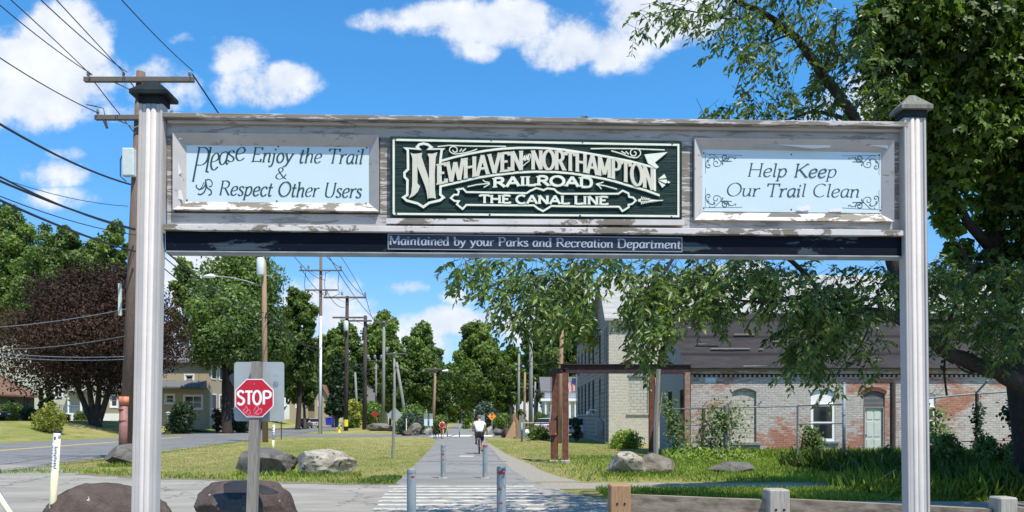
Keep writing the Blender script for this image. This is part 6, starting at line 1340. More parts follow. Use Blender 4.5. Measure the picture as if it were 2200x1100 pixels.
for px, lb in ((704.5, 'left of two bright blue wheeled bins across the street'), (711, 'right of two bright blue wheeled bins across the street')):
    c_ = at(px, 0, 128); o = thing('wheeled_bin', lb, 'bin', (c_.x, 128, .55), 0, 'blue bins'); MB().add([(-.28, -.3, 0), (.28, -.3, 0), (.28, .3, 0), (-.28, .3, 0), (-.36, -.38, 1.2), (.36, -.38, 1.2), (.36, .38, 1.2), (-.36, .38, 1.2)], [(3, 2, 1, 0), (4, 5, 6, 7), (0, 1, 5, 4), (1, 2, 6, 5), (2, 3, 7, 6), (3, 0, 4, 7)]).build('body', M['blue'], o)
    MB().bbox(-.4, .4, -.42, .42, 1.2, 1.3, .03).build('lid', M['blue'], o); MB().cyl((-.3, .34, .12), (.3, .34, .12), .12).build('wheel', M['black'], o)
o = thing('lamp_post', 'short white garden lamp post with name board in front of the tan house', 'lamp post', (at(361, 0, 80).x, 80, gz(at(361, 0, 80).x, 80)))
MB().cyl((0, 0, -.1), (0, 0, 1.9), .07).build('post', M['signwhite'], o); MB().lathe([(.07, 1.9), (.2, 2.0), (.2, 2.15), (.26, 2.18), (.05, 2.35)], n=12).build('lamp_head', M['signwhite'], o); MB().bbox(.12, 1.0, -.03, .0, .9, 1.25, .01).build('name_board', M['signwhite'], o)
# ------------------------------------------------------------ people
def skinmesh(name, verts, edges, radii, m, parent=None, root=0, sub=2, zs=1):
    me = bpy.data.meshes.new(name); me.from_pydata(verts, edges, []); o = bpy.data.objects.new(name, me); col.objects.link(o)
    if parent is not None: o.parent = parent
    md = o.modifiers.new('skin', 'SKIN'); md.use_smooth_shade = True
    if not me.skin_vertices: return o
    for i, r in enumerate(radii):
        d = me.skin_vertices[0].data[i]; d.radius = (r, r) if not isinstance(r, tuple) else r; d.use_root = i == root
    s_ = o.modifiers.new('sub', 'SUBSURF'); s_.levels = sub; s_.render_levels = sub; me.materials.append(M[m]); return o
def chain(*parts):
    """parts: lists of (point, radius); first point of later lists may be an index into earlier vertices"""
    V_, E_, Rr_ = [], [], []
    for p in parts:
        prev = None
        for q in p:
            if isinstance(q, int): prev = q; continue
            V_.append(q[0]); Rr_.append(q[1]); i = len(V_)-1
            if prev is not None: E_.append((prev, i))
            prev = i
    return V_, E_, Rr_
M['hair'] = mat('grey_hair', (.16, .13, .11), .8); M['hair2'] = mat('brown_hair', (.05, .03, .02), .7)
M['tshirt'] = noisy('white_tshirt', (.74, .74, .76), (.80, .80, .81), 3, .85, bump=.3, bdist=.02); M['blackcloth'] = mat('black_cloth', (.012, .012, .016), .9); M['shoe'] = mat('dark_shoe', (.03, .03, .035), .7)
def face(head, c, fwd, r, parent):
    """eyes, nose, mouth and ears set on a head centred at c looking along fwd (+1 or -1 in y)"""
    mb = MB()
    for s_ in (-1, 1): mb.lathe([(.0, -.012), (.012, 0), (.0, .012)], (c[0]+s_*r*.38, c[1]+fwd*r*.86, c[2]+.005), 8)
    mb.build('eyes', M['black'], parent); MB().tube([(c[0], c[1]+fwd*r*.9, c[2]), (c[0], c[1]+fwd*r*1.16, c[2]-.03), (c[0], c[1]+fwd*r*.93, c[2]-.04)], [.008, .014, .01], 6).build('nose', M['skin'], parent)
    MB().tube([(c[0]-.025, c[1]+fwd*r*.9, c[2]-.062), (c[0]+.025, c[1]+fwd*r*.9, c[2]-.062)], .006, 6).build('mouth', M['red_paint'], parent)
    for s_ in (-1, 1): MB().lathe([(.0, -.03), (.014, -.01), (.016, .012), (.0, .03)], (c[0]+s_*r*.97, c[1], c[2]-.005), 8).build('ear', M['skin'], parent)
# cyclist seen from behind, riding away
Yp = 34.3; X0 = at(1031, 0, Yp).x; rd = -.066
bk = thing('bicycle', 'dark bicycle ridden away along the trail by the cyclist in white', 'bicycle', (X0, Yp-.45, 0), R(3.8))
def ring(c, r, rt, n=28): return [(c[0], c[1]+r*math.cos(2*math.pi*i/n), c[2]+r*math.sin(2*math.pi*i/n)) for i in range(n+1)]
for y in (0, 1.03):
    w = MB().tube(ring((0, y, .345), .325, .02), .022, 8, False).build('wheel', M['black'], bk, smooth=True); mb = MB()
    for i in range(14): a = 2*math.pi*i/14; mb.tube([(0, y, .345), (0, y+.31*math.cos(a), .345+.31*math.sin(a))], .002, 4)
    mb.build('spokes', M['galv'], w); MB().cyl((-.04, y, .345), (.04, y, .345), .03).build('hub', M['galv_dark'], w)
    if y: MB().tube([(-.04, y, .345), (-.04, y-.06, .72), (0, y-.1, .80)], .013, 6).tube([(.04, y, .345), (.04, y-.06, .72), (0, y-.1, .80)], .013, 6).build('fork', M['galv'], bk)
fr_ = MB(); 
for a, b in (((0, .42, .30), (0, .22, .82)), ((0, .42, .30), (0, .86, .72)), ((0, .24, .78), (0, .88, .86)), ((0, .42, .30), (0, 0, .345)), ((0, .24, .76), (0, 0, .345)), ((0, .22, .82), (0, .17, .93)), ((0, .86, .70), (0, .84, 1.0))): fr_.tube([a, b], .017, 8)
fr_.build('frame', M['galv'], bk); MB().tube([(0, .06, .96), (0, .16, .965), (0, .33, .95)], [.075, .06, .025], 10).build('saddle', M['black'], bk)
MB().tube([(-.32, .78, 1.04), (-.1, .84, 1.02), (.1, .84, 1.02), (.32, .78, 1.04)], .014, 6).build('handlebar', M['galv_dark'], bk)
MB().tube(ring((.03, .42, .30), .09, .01, 16), .008, 6, False).build('chainring', M['galv_dark'], bk); MB().tube([(-.05, .42, .30), (-.08, .40, .46), (-.17, .40, .46)], .010, 6).build('crank', M['galv_dark'], bk); MB().tube([(.05, .42, .30), (.08, .44, .14), (.17, .44, .14)], .010, 6).build('crank', M['galv_dark'], bk)
MB().bbox(-.03, .03, -.0, .02, .66, .70, .004).build('rear_reflector', M['stopred'], bk)
hd = (0, .42, 1.66)
V_, E_, R_ = chain([((0, .14, .98), .13), ((0, .20, 1.16), .13), ((0, .30, 1.36), .15), ((0, .36, 1.50), .06), ((0, .40, 1.60), .055), ((0, .42, 1.67), .085), ((0, .42, 1.73), .075)],
                   [2, ((-.17, .33, 1.43), .06), ((-.26, .50, 1.24), .042), ((-.29, .70, 1.09), .034), ((-.29, .78, 1.06), .035)], [2, ((.17, .33, 1.43), .06), ((.28, .50, 1.24), .042), ((.30, .70, 1.09), .034), ((.29, .78, 1.06), .035)],
                   [0, ((-.10, .20, .93), .10), ((-.13, .52, .84), .075), ((-.14, .44, .58), .052), ((-.145, .36, .53), .038), ((-.145, .46, .49), .04)], [0, ((.10, .20, .92), .10), ((.13, .48, .62), .072), ((.14, .40, .32), .052), ((.145, .36, .20), .036), ((.145, .47, .16), .04)])
pc_ = thing('person', 'cyclist seen from behind in white t-shirt and black shorts', 'person', (X0, Yp-.45, 0), R(3.8))
skinmesh('body', V_, E_, R_, 'skin', pc_)
V_, E_, R_ = chain([((0, .12, .97), .155), ((0, .17, 1.12), .165), ((0, .25, 1.30), .185), ((0, .31, 1.42), .13), ((0, .35, 1.49), .07)], [2, ((-.19, .31, 1.42), .085), ((-.255, .43, 1.29), .068)], [2, ((.19, .31, 1.42), .085), ((.27, .43, 1.29), .068)])
skinmesh('t_shirt', V_, E_, [(r*1.12, r*.8) if i < 4 else r for i, r in enumerate(R_)], 'tshirt', pc_)
V_, E_, R_ = chain([((0, .15, .93), .16)], [0, ((-.11, .20, .90), .115), ((-.135, .46, .84), .095), ((-.14, .53, .80), .085)], [0, ((.11, .20, .90), .115), ((.135, .42, .70), .092), ((.14, .47, .62), .085)])
skinmesh('shorts', V_, E_, R_, 'blackcloth', pc_)
for p in ((-.145, .36, .47), (.145, .36, .14)): MB().bbox(p[0]-.045, p[0]+.045, p[1]-.06, p[1]+.22, p[2]-.04, p[2]+.06, .025).build('shoe', M['shoe'], pc_)
face(None, (0, .44, 1.675), 1, .095, pc_)
for s_ in (-1, 1): MB().lathe([(.0, -.028), (.018, -.01), (.018, .012), (.0, .028)], (s_*.092, .42, 1.66), 8).build('ear', M['skin'], pc_)
MB().lathe([(.098, -.02), (.100, .02), (.088, .055), (.05, .085), (.0, .095)], (0, .415, 1.685), 16).build('hair', M['hair'], pc_, smooth=True)
for s_ in (-1, 1):
    for k in range(4): MB().tube([(s_*.275+k*.016-.024, .78, 1.075), (s_*.275+k*.016-.024, .82, 1.06), (s_*.275+k*.016-.024, .80, 1.03)], .009, 5).build('finger', M['skin'], pc_)
# woman in red walking towards the camera with a black dog
Yw = 61; Xw = at(950, 0, Yw).x
pw = thing('person', 'walker in red top and shorts coming along the trail with a dog', 'person', (Xw, Yw, 0))
V_, E_, R_ = chain([((0, 0, .92), .12), ((0, 0, 1.08), .11), ((0, -.01, 1.26), .13), ((0, 0, 1.38), .05), ((0, -.01, 1.47), .048), ((0, -.02, 1.54), .078), ((0, -.01, 1.60), .07)],
                   [2, ((-.16, 0, 1.31), .05), ((-.24, -.02, 1.08), .036), ((-.18, -.2, .98), .03), ((-.14, -.26, .97), .032)], [2, ((.16, 0, 1.31), .05), ((.23, .02, 1.08), .036), ((.25, -.12, .88), .03), ((.25, -.16, .84), .032)],
                   [0, ((-.09, 0, .86), .09), ((-.09, .08, .48), .06), ((-.09, .22, .14), .038), ((-.09, .14, .06), .035)], [0, ((.09, 0, .86), .09), ((.09, -.12, .48), .06), ((.09, -.12, .10), .038), ((.09, -.24, .05), .035)])
skinmesh('body', V_, E_, R_, 'skin', pw)
V_, E_, R_ = chain([((0, 0, .88), .15), ((0, 0, 1.04), .14), ((0, -.01, 1.24), .15), ((0, 0, 1.33), .09)]); skinmesh('tank_top', V_, E_, R_, 'stopred', pw)
V_, E_, R_ = chain([((0, 0, .93), .145)], [0, ((-.09, 0, .84), .11), ((-.09, .04, .70), .10)], [0, ((.09, 0, .84), .11), ((.09, -.05, .70), .10)]); skinmesh('shorts', V_, E_, R_, 'stopred', pw)
face(None, (0, -.02, 1.545), -1, .088, pw); MB().lathe([(.085, -.03), (.094, .03), (.075, .075), (.0, .095)], (0, .0, 1.565), 14).tube([(0, .08, 1.58), (0, .12, 1.5), (0, .11, 1.38)], [.04, .035, .01], 8).build('hair', M['hair2'], pw, smooth=True)
for p in ((-.09, .16, .03), (.09, -.22, .0)): MB().bbox(p[0]-.045, p[0]+.045, p[1]-.12, p[1]+.08, p[2], p[2]+.09, .02).build('shoe', M['shoe'], pw)
dg = thing('dog', 'small black dog walking on a leash beside the walker in red', 'dog', (at(936, 0, Yw-.5).x, Yw-.5, 0), R(-20))
V_, E_, R_ = chain([((0, .28, .50), .11), ((0, .05, .50), .105), ((0, -.20, .52), .13), ((0, -.34, .66), .075), ((0, -.42, .74), .075), ((0, -.52, .72), .045), ((0, -.58, .71), .032)], [0, ((0, .40, .60), .03), ((0, .46, .72), .018)],
                   [0, ((-.08, .28, .42), .06), ((-.08, .22, .28), .035), ((-.08, .32, .16), .022), ((-.08, .28, .02), .024)], [0, ((.08, .28, .42), .06), ((.08, .34, .28), .035), ((.08, .42, .16), .022), ((.08, .38, .02), .024)],
                   [2, ((-.08, -.20, .40), .05), ((-.08, -.16, .24), .028), ((-.08, -.20, .02), .024)], [2, ((.08, -.22, .40), .05), ((.08, -.26, .24), .028), ((.08, -.30, .02), .024)])
skinmesh('body', V_, E_, R_, 'blackcloth', dg)
for s_ in (-1, 1): MB().lathe([(.03, 0), (.022, .05), (.0, .10)], (s_*.05, -.40, .79), 8).build('ear', M['blackcloth'], dg)
tag(MB().tube([Vector((dg.location.x, Yw-.9, .68)), Vector((dg.location.x+.2, Yw-.5, .72)), Vector((Xw-.14, Yw-.26, .97))], .008, 5).build('dog_leash', M['black']), 'thin dark leash between the walker and the black dog', 'leash')
# ------------------------------------------------------------ trees and bushes placed by direction and distance
def ptree(label, pxc, pw, ytop, ybot, Y, lm, seed, name='tree', shape='round', k=14, n=9000, size=None, px_trunk=None, tr=.3, bm='bark', group=None, cat='tree', rr=.28, trunks=1, limbs=True, fill=.45):
    k = int(k*1.9); n = int(n*1.5); x = at(pxc, 0, Y).x; z = gz(x, Y); w = pw/F*Y; top = CZ+(HZ-ytop)/F*Y-z; z0 = max(.1, CZ+(HZ-ybot)/F*Y-z); h = (top-z0)
    rad = w*rr*.8; z0b = z0+rad*.5; h = max(.5, h-rad*.45)
    return make_tree(name, label, x, Y, w*.95, h, z0b, k, n, size or max(.16, Y*.0042), lm, bm, shape, tr, seed, group, cat, z, rr, trunks, limbs, fill)
GB = 'green trees beyond the houses'
ptree('tall green tree at the far left edge', 10, 110, 428, 790, 120, 'leaf_far', 1, 'broadleaf_tree', n=16000, k=22, tr=.45)
ptree('green tree with feathery top left of the biggest pole', 150, 85, 478, 760, 116, 'leaf_far', 2, 'broadleaf_tree', n=13000, k=18, tr=.4)
ptree('lighter airy green tree just behind the biggest pole', 245, 52, 462, 700, 104, 'leaf_far2', 3, 'broadleaf_tree', n=8000, k=16, tr=.3, fill=.7)
ptree('tall green tree outside the left edge behind the hip roof', -190, 120, 430, 790, 122, 'leaf_far', 4, 'broadleaf_tree', n=8000, k=16)
ptree('airy light green tree between the left gateway post and the dark oak', 398, 52, 548, 760, 120, 'leaf_far2', 5, 'broadleaf_tree', n=6000, k=14, fill=.8)
ptree('copper leaved maple with several dark stems spreading over the houses', 205, 300, 575, 872, 72, 'leaf_copper', 6, 'copper_maple', n=44000, k=38, tr=.30, bm='bark_dark', trunks=4, rr=.20, size=.22, fill=.5)
ptree('dark oak with thick trunk standing right of the tan house', 488, 125, 612, 815, 82, 'leaf_far', 90, 'oak_tree', n=15000, k=20, tr=.55, bm='bark_dark', rr=.30)
ptree('big dark green oak behind the lamp pole and stop sign', 525, 135, 528, 815, 100, 'leaf_far', 7, 'oak_tree', n=20000, k=24, tr=.55, bm='bark_dark', rr=.36)
ptree('dark green tree left of the tallest pole', 640, 66, 612, 850, 112, 'leaf_far', 8, 'oak_tree', n=11000, k=18, tr=.4, bm='bark_dark')
ptree('small green tree low beside the parking sign', 655, 42, 755, 880, 120, 'leaf_far2', 9, 'broadleaf_tree', n=5000, k=10, tr=.25)
ptree('broad oak left in the middle group of trees', 748, 58, 688, 862, 165, 'leaf_far2', 10, 'oak_tree', n=9000, k=18, tr=.5, fill=.6)
ptree('tallest oak of the middle group behind the street poles', 822, 66, 664, 880, 172, 'leaf_far2', 11, 'oak_tree', n=12000, k=20, tr=.5)
ptree('dark dense tree left of the trail gap', 905, 58, 686, 900, 150, 'leaf_far', 12, 'oak_tree', n=12000, k=20, tr=.5, shape='top')
ptree('dark tree behind the leaning brace pole', 858, 48, 730, 905, 146, 'leaf_far', 13, 'broadleaf_tree', n=8000, k=14, tr=.4, shape='top')
ptree('narrow spruce behind the transformer pole', 722, 26, 762, 906, 140, 'leaf_dark', 14, 'spruce_tree', n=5000, k=14, tr=.3, shape='cone', rr=.5)
ptree('dark spruce behind the bare dark pole', 770, 24, 780, 906, 150, 'leaf_dark', 15, 'spruce_tree', n=4000, k=12, tr=.3, shape='cone', rr=.5)
ptree('dense dark maple right of the trail gap', 1026, 64, 688, 905, 128, 'leaf_far2', 16, 'maple_tree', n=15000, k=22, tr=.45, shape='top')
ptree('pale green tree right of the dense dark maple', 1100, 48, 738, 880, 150, 'leaf_light', 17, 'broadleaf_tree', n=7000, k=14, tr=.35, fill=.6)
ptree('green tree behind the tall pale grey pole', 1150, 50, 690, 885, 135, 'leaf_far2', 18, 'broadleaf_tree', n=8000, k=14, tr=.4)
ptree('tall dark tree left of the stone building gable', 1215, 80, 590, 870, 118, 'leaf_far', 19, 'broadleaf_tree', n=16000, k=22, tr=.5)
for i, (px, w, yt, Y, lm_, lb) in enumerate(((75, 90, 462, 119, 'leaf_far2', 'tall green tree between the left edge tree and the feathery tree'), (205, 70, 492, 118, 'leaf_far', 'rounded green tree between the feathery tree and the biggest pole'), (90, 100, 520, 112, 'leaf_far', 'broad green tree filling the gap above the copper maple'), (210, 80, 545, 110, 'leaf_far2', 'green tree directly behind the top of the copper maple'), (715, 48, 705, 185, 'leaf_far2', 'pale oak just right of the tallest pole'), (785, 60, 745, 178, 'leaf_far', 'dark low oak behind the bare dark pole'), (1060, 44, 745, 165, 'leaf_far', 'green tree between the dense maple and the pale tree'), (560, 60, 600, 118, 'leaf_far', 'dark tree filling behind the lamp pole'))):
    ptree(lb, px, w, yt, 860, Y, lm_, 120+i, 'broadleaf_tree', n=8000, k=16, tr=.4, shape='top')
for i, (px, w, yt, Y, lm_, lb) in enumerate(((725, 50, 760, 190, 'leaf_far2', 'low rounded tree behind the narrow spruce'), (790, 46, 775, 185, 'leaf_far2', 'low rounded tree between the two dark poles'), (838, 44, 740, 168, 'leaf_far2', 'green tree filling behind the grey green pole'), (880, 44, 735, 160, 'leaf_far', 'green tree between brace pole and trail lamp pole'), (944, 30, 790, 170, 'leaf_far', 'dark tree behind the trail lamp pole'), (1080, 34, 770, 140, 'leaf_far', 'dark tree behind the orange diamond sign'), (1185, 40, 720, 128, 'leaf_far', 'dark tree filling behind the small white house'))):
    ptree(lb, px, w, yt, 905, Y, lm_, 160+i, 'broadleaf_tree', n=5000, k=12, tr=.3, shape='oval')
ptree('faraway light tree closing the end of the trail', 962, 34, 775, 905, 270, 'leaf_light', 20, 'broadleaf_tree', n=4000, k=10, tr=.4, size=1.0)
ptree('faraway dark tree at the left of the trail end', 938, 30, 745, 905, 240, 'leaf_far', 21, 'broadleaf_tree', n=4000, k=10, tr=.4, size=1.0, shape='top')
ptree('faraway dark tree overhanging the right of the trail end', 992, 34, 760, 893, 250, 'leaf_far', 22, 'broadleaf_tree', n=5000, k=12, tr=.4, size=1.0, shape='top')
for i, (px, w, yt, Y, lb) in enumerate(((330, 60, 690, 130, 'dark tree behind the roof of the tan house'), (590, 60, 700, 150, 'dark background tree right of the lamp pole'), (690, 50, 740, 200, 'background tree behind the tallest pole'), (60, 100, 620, 128, 'dark background tree behind the cream house'),
                                     (1290, 70, 640, 150, 'green background tree behind the stone building'), (1080, 45, 790, 190, 'low background tree behind the orange diamond sign'), (870, 60, 790, 230, 'background tree low behind the middle group'), (770, 60, 770, 230, 'background tree seen through the middle group'))):
    ptree(lb, px, w, yt, 900, Y, 'leaf_far', 30+i, 'broadleaf_tree', n=5000, k=14, tr=.4, shape='top', size=Y*.0055)
# evergreens and shrubs at the houses
def shrub(label, px, pw, ytop, ybase, Y, lm, seed, shape='round', n=1800, k=7, name='shrub', size=None, cat='shrub'):
    x = at(px, 0, Y).x; z = gz(x, Y); w = pw/F*Y; h = max(.4, CZ+(HZ-ytop)/F*Y-z)
    rg = np.random.default_rng(seed); o = thing(name, label, cat, (x, Y, z))
    rr = .5; lobes = [(l[0]*.8, l[1]*.6, max(.15*h, l[2]), l[3]) for l in envelope_lobes(rg, w, h*.85, 0.0, k, shape, rr)]
    leaf_obj('foliage', *crown_cloud(rg, lobes, n, size or max(.10, Y*.0028), .5, .9), M[lm], o)
    mb = MB()
    for i in range(4): a = i*1.6; mb.tube([(.05*math.cos(a), .05*math.sin(a), -.1), (w*.35*math.cos(a), w*.3*math.sin(a), h*.55)], [.04, .012], 5)
    mb.build('stems', M['bark'], o); return o
shrub('golden green shrub between the hip roof house and the copper maple', 106, 42, 860, 919, 60, 'leaf_yellow', 41, n=3000, k=9)
shrub('dark shrub left of the golden shrub', 62, 24, 872, 917, 76, 'leaf_dark', 42); shrub('green shrub at the left edge behind the car', 18, 38, 868, 915, 78, 'leaf_far2', 43, n=2500)
shrub('small dark round shrub right of the golden shrub', 140, 13, 890, 915, 74, 'leaf_dark', 44, n=900); shrub('clipped shrub under the porch of the cream house', 173, 15, 884, 898, 92, 'leaf_far', 45, n=900)
shrub('narrow dark evergreen left beside the cream house', 88, 9, 818, 880, 80, 'leaf_dark', 46, 'cone', 1500, 10, 'evergreen_tree', cat='tree'); shrub('wider dark evergreen right beside the cream house', 107, 12, 795, 885, 80, 'leaf_dark', 47, 'oval', 2000, 10, 'evergreen_tree', cat='tree')
shrub('large dark dome shaped shrub in front of the tan house', 388, 38, 853, 912, 80, 'leaf_dark', 48, n=4000, k=10); shrub('cone shaped evergreen right of the tan house', 484, 16, 810, 900, 86, 'leaf_far', 49, 'cone', 3000, 14, 'evergreen_tree', cat='tree')
shrub('low dark hedge right of the cone shaped evergreen', 512, 26, 876, 902, 86, 'leaf_dark', 50, n=1500); shrub('brownish shrub at the steps of the tan house', 466, 14, 866, 900, 84, 'leaf_copper', 51, n=700)
shrub('bright green mound of bushes left of the trail', 888, 50, 868, 928, 80, 'leaf_light', 52, n=6000, k=14); shrub('grey green bush in front of the bright green mound', 880, 38, 884, 928, 76, 'leaf_blue', 53, n=3500, k=9)
shrub('bright bush right beside the blue white panels', 945, 20, 888, 926, 82, 'leaf_light', 54, n=2500); shrub('yellow green bush between the poles by the corner', 760, 26, 846, 905, 130, 'leaf_yellow', 55, n=2500); shrub('light bush behind the grey green pole', 800, 36, 852, 905, 136, 'leaf_light', 56, n=3000)
shrub('low clipped bush at the street bend', 752, 14, 890, 905, 128, 'leaf_far2', 57, n=900)
shrub('blue green weeping tree above the cyclist', 1040, 38, 858, 915, 96, 'leaf_blue', 58, n=5000, k=12, name='weeping_tree', cat='tree'); shrub('bright green bush right of the orange diamond sign', 1086, 30, 882, 928, 84, 'leaf_light', 59, n=3000); shrub('dark bush behind the leaning boards', 1118, 20, 868, 930, 80, 'leaf_far', 60, n=2000)
shrub('small yellow green bush at the right of the trail end', 1002, 9, 897, 930, 120, 'leaf_light', 61, n=900); shrub('light green shrubs in front of the white house', 1162, 22, 880, 905, 88, 'leaf_light', 62, n=1800)
shrub('low tangled weeds along the rubble row', 1158, 36, 918, 948, 56, 'leaf_far2', 63, n=2200, k=9); shrub('dark bush against the far end of the stone building', 1238, 12, 885, 958, 52, 'leaf_dark', 64, n=1500)
shrub('weedy bush at the foot of the stone building front', 1345, 46, 930, 968, 40, 'weed', 65, n=3500, k=10, size=.12)
for i, (px, pw, yt, Y, lb) in enumerate(((938, 28, 838, 260, 'leftmost of the dark far trees that close the view down the trail'), (968, 24, 858, 300, 'middle one of the dark far trees that close the view down the trail'), (1000, 28, 842, 270, 'rightmost of the dark far trees that close the view down the trail'))):
    shrub(lb, px, pw, yt, 905, Y, 'leaf_far', 320+i, n=2500, k=9, name='broadleaf_tree', size=.9, cat='tree')
# vines
def vine(label, pts, n, spread, lm, seed, size=.11, name='vine'):
    """pts: (px, py, Y) along which leaves cling"""
    rg = np.random.default_rng(seed); P3 = [at(*p) for p in pts]; o = thing(name, label, 'vine', (P3[0].x, P3[0].y, 0))
    seg = rg.integers(0, len(P3)-1, n); t_ = rg.random(n)[:, None]; A_ = np.array(P3); P = A_[seg]*(1-t_)+A_[seg+1]*t_+rg.normal(size=(n, 3))*np.array(spread)
    P[:, 2] = np.maximum(P[:, 2], .03); D = rnd_dirs(rg, n)+np.array([0, -.2, -.5]); N = rnd_dirs(rg, n)*.6+np.array([.1, -.8, .6])
    L = size*(.6+.8*rg.random(n)); leaf_obj('leaves', P, D, N, L, L*.8, np.clip(.45+.3*rg.normal(size=n), 0, 1), M[lm], o, world=True)
    MB().tube(P3, .02, 5).build('stem', M['bark_dark'], o, world=True); return o
vine('green vine climbing the old fence post at the left end of the brick wall', [(1450, 990, 30), (1455, 940, 30), (1446, 900, 30), (1430, 860, 30.5)], 700, (.22, .15, .2), 'leaf_far2', 71)
vine('tangle of vines before the left part of the brick wall', [(1490, 990, 29), (1530, 960, 29), (1550, 910, 29), (1555, 885, 29)], 1500, (.42, .25, .30), 'leaf_near', 72); vine('low leafy tangle under the broken fence', [(1460, 985, 28.5), (1520, 978, 28.5), (1600, 985, 28.5)], 1400, (.4, .3, .16), 'weed', 73)
vine('slim vine left of the white window', [(1728, 1000, 27), (1733, 950, 27), (1740, 920, 27)], 420, (.12, .1, .15), 'leaf_far', 74); vine('slim vine under the white window', [(1756, 1000, 27), (1758, 960, 27), (1750, 930, 27)], 420, (.13, .1, .15), 'leaf_far', 75)
vine('yellow leaved creeper on the gable corner of the stone building', [(1262, 740, 53), (1268, 715, 53), (1275, 700, 53)], 260, (.35, .3, .45), 'leaf_yellow', 76, .28); vine('dark creeper on the chain link post at far right', [(2098, 1000, 25.6), (2102, 930, 25.6), (2100, 870, 25.6)], 420, (.09, .09, .15), 'leaf_dark', 77)
vine('hanging dead vine stems beside the leaning limb', [(2030, 770, 14), (2028, 800, 14), (2034, 850, 14)], 12, (.03, .03, .1), 'leaf_dark', 78, .08)
vine('dark creeper column right of the gateway post', [(2010, 1000, 24), (2012, 940, 24), (2008, 880, 24)], 700, (.22, .2, .2), 'leaf_far', 79); vine('thick dark ivy stump at the far right', [(2190, 985, 20), (2182, 900, 20), (2172, 880, 20)], 500, (.12, .1, .12), 'leaf_dark', 80)

# ------------------------------------------------------------ the tree that overhangs the trail
rg = np.random.default_rng(100)
bt_ = at(2290, 1000, 14.2); nt_ = thing('overhanging_tree', 'near tree with drooping narrow leaves and a thick dark limb reaching over the trail', 'tree', (bt_.x, 14.2, 0))
def branch(pts, r0, r1, name='limb'):
    P = [at(*p) for p in pts]; Q = [Vector(p) for p in smooth([tuple(p) for p in P], 5)]; n = len(Q); rj = random.Random(len(pts)+int(pts[0][0]))
    Q = [p+Vector((rj.uniform(-1, 1), rj.uniform(-1, 1), rj.uniform(-1, 1)))*r0*.12 for p in Q]
    return MB().tube(Q, [r0+(r1-r0)*(i/(n-1))**.8 for i in range(n)], 9).build(name, M['bark_dark'], nt_, world=True, smooth=True), Q
MB().tube([(bt_.x, 14.2, -.3), (bt_.x+.02, 14.2, .6), at(2280, 850, 14.2), at(2290, 600, 14.4), at(2300, 100, 15)], [.34, .28, .25, .20, .12], 12).build('trunk', M['bark_dark'], nt_, world=True, smooth=True)
LB = [([(2280, 885, 14.2), (2200, 832, 14), (2130, 792, 13.8), (2050, 764, 13.5), (1995, 724, 13), (1950, 690, 12.8), (1880, 672, 12.5), (1790, 660, 12.3)], .20, .07),
      ([(1790, 660, 12.3), (1720, 640, 12), (1640, 650, 11.8), (1560, 640, 11.5)], .06, .012),
      ([(1950, 690, 12.8), (1920, 560, 12.9), (1880, 420, 13), (1850, 320, 13), (1838, 262, 12.9), (1800, 205, 12.7), (1765, 158, 12.5), (1735, 112, 12.4), (1700, 72, 12.3), (1650, 35, 12.2), (1590, 5, 12), (1500, -30, 12)], .14, .035),
      ([(1845, 275, 12.9), (1800, 250, 12.7), (1745, 241, 12.5), (1700, 255, 12.3), (1640, 272, 12.1), (1560, 262, 12)], .045, .01), ([(1700, 72, 12.3), (1640, 100, 12), (1600, 150, 11.8), (1575, 210, 11.7)], .02, .006), ([(1765, 158, 12.5), (1790, 100, 12.4), (1800, 20, 12.3)], .035, .01),
      ([(1790, 660, 12.3), (1700, 560, 11.8), (1600, 520, 11.6), (1450, 520, 11.3), (1330, 552, 11.1), (1262, 582, 11), (1200, 600, 10.9), (1120, 600, 10.8)], .045, .006), ([(1330, 552, 11.1), (1200, 530, 10.9), (1080, 540, 10.8), (1000, 562, 10.8)], .03, .005),
      ([(1450, 548, 11.3), (1420, 600, 11.2), (1395, 680, 11.2), (1390, 740, 11.2)], .03, .005), ([(1790, 640, 12.3), (1760, 690, 12), (1750, 760, 11.9), (1790, 830, 11.9)], .035, .005), ([(1880, 662, 12.5), (1850, 740, 12.3), (1800, 800, 12.2), (1798, 838, 12.2)], .018, .004),
      ([(2050, 764, 13.5), (2030, 720, 13.3), (2060, 640, 13.3), (2100, 560, 13.4)], .06, .015), ([(1620, 640, 12), (1560, 680, 11.9), (1520, 700, 11.9)], .02, .005), ([(1650, 35, 12.2), (1560, 40, 12), (1450, 20, 11.9), (1370, 45, 11.8)], .02, .004), ([(2120, 790, 13.8), (2080, 800, 13.6), (2040, 770, 13.4)], .04, .01),
      ([(1300, 262, 12), (1240, 268, 12), (1180, 270, 12)], .008, .003)]
for b in LB: branch(*b)
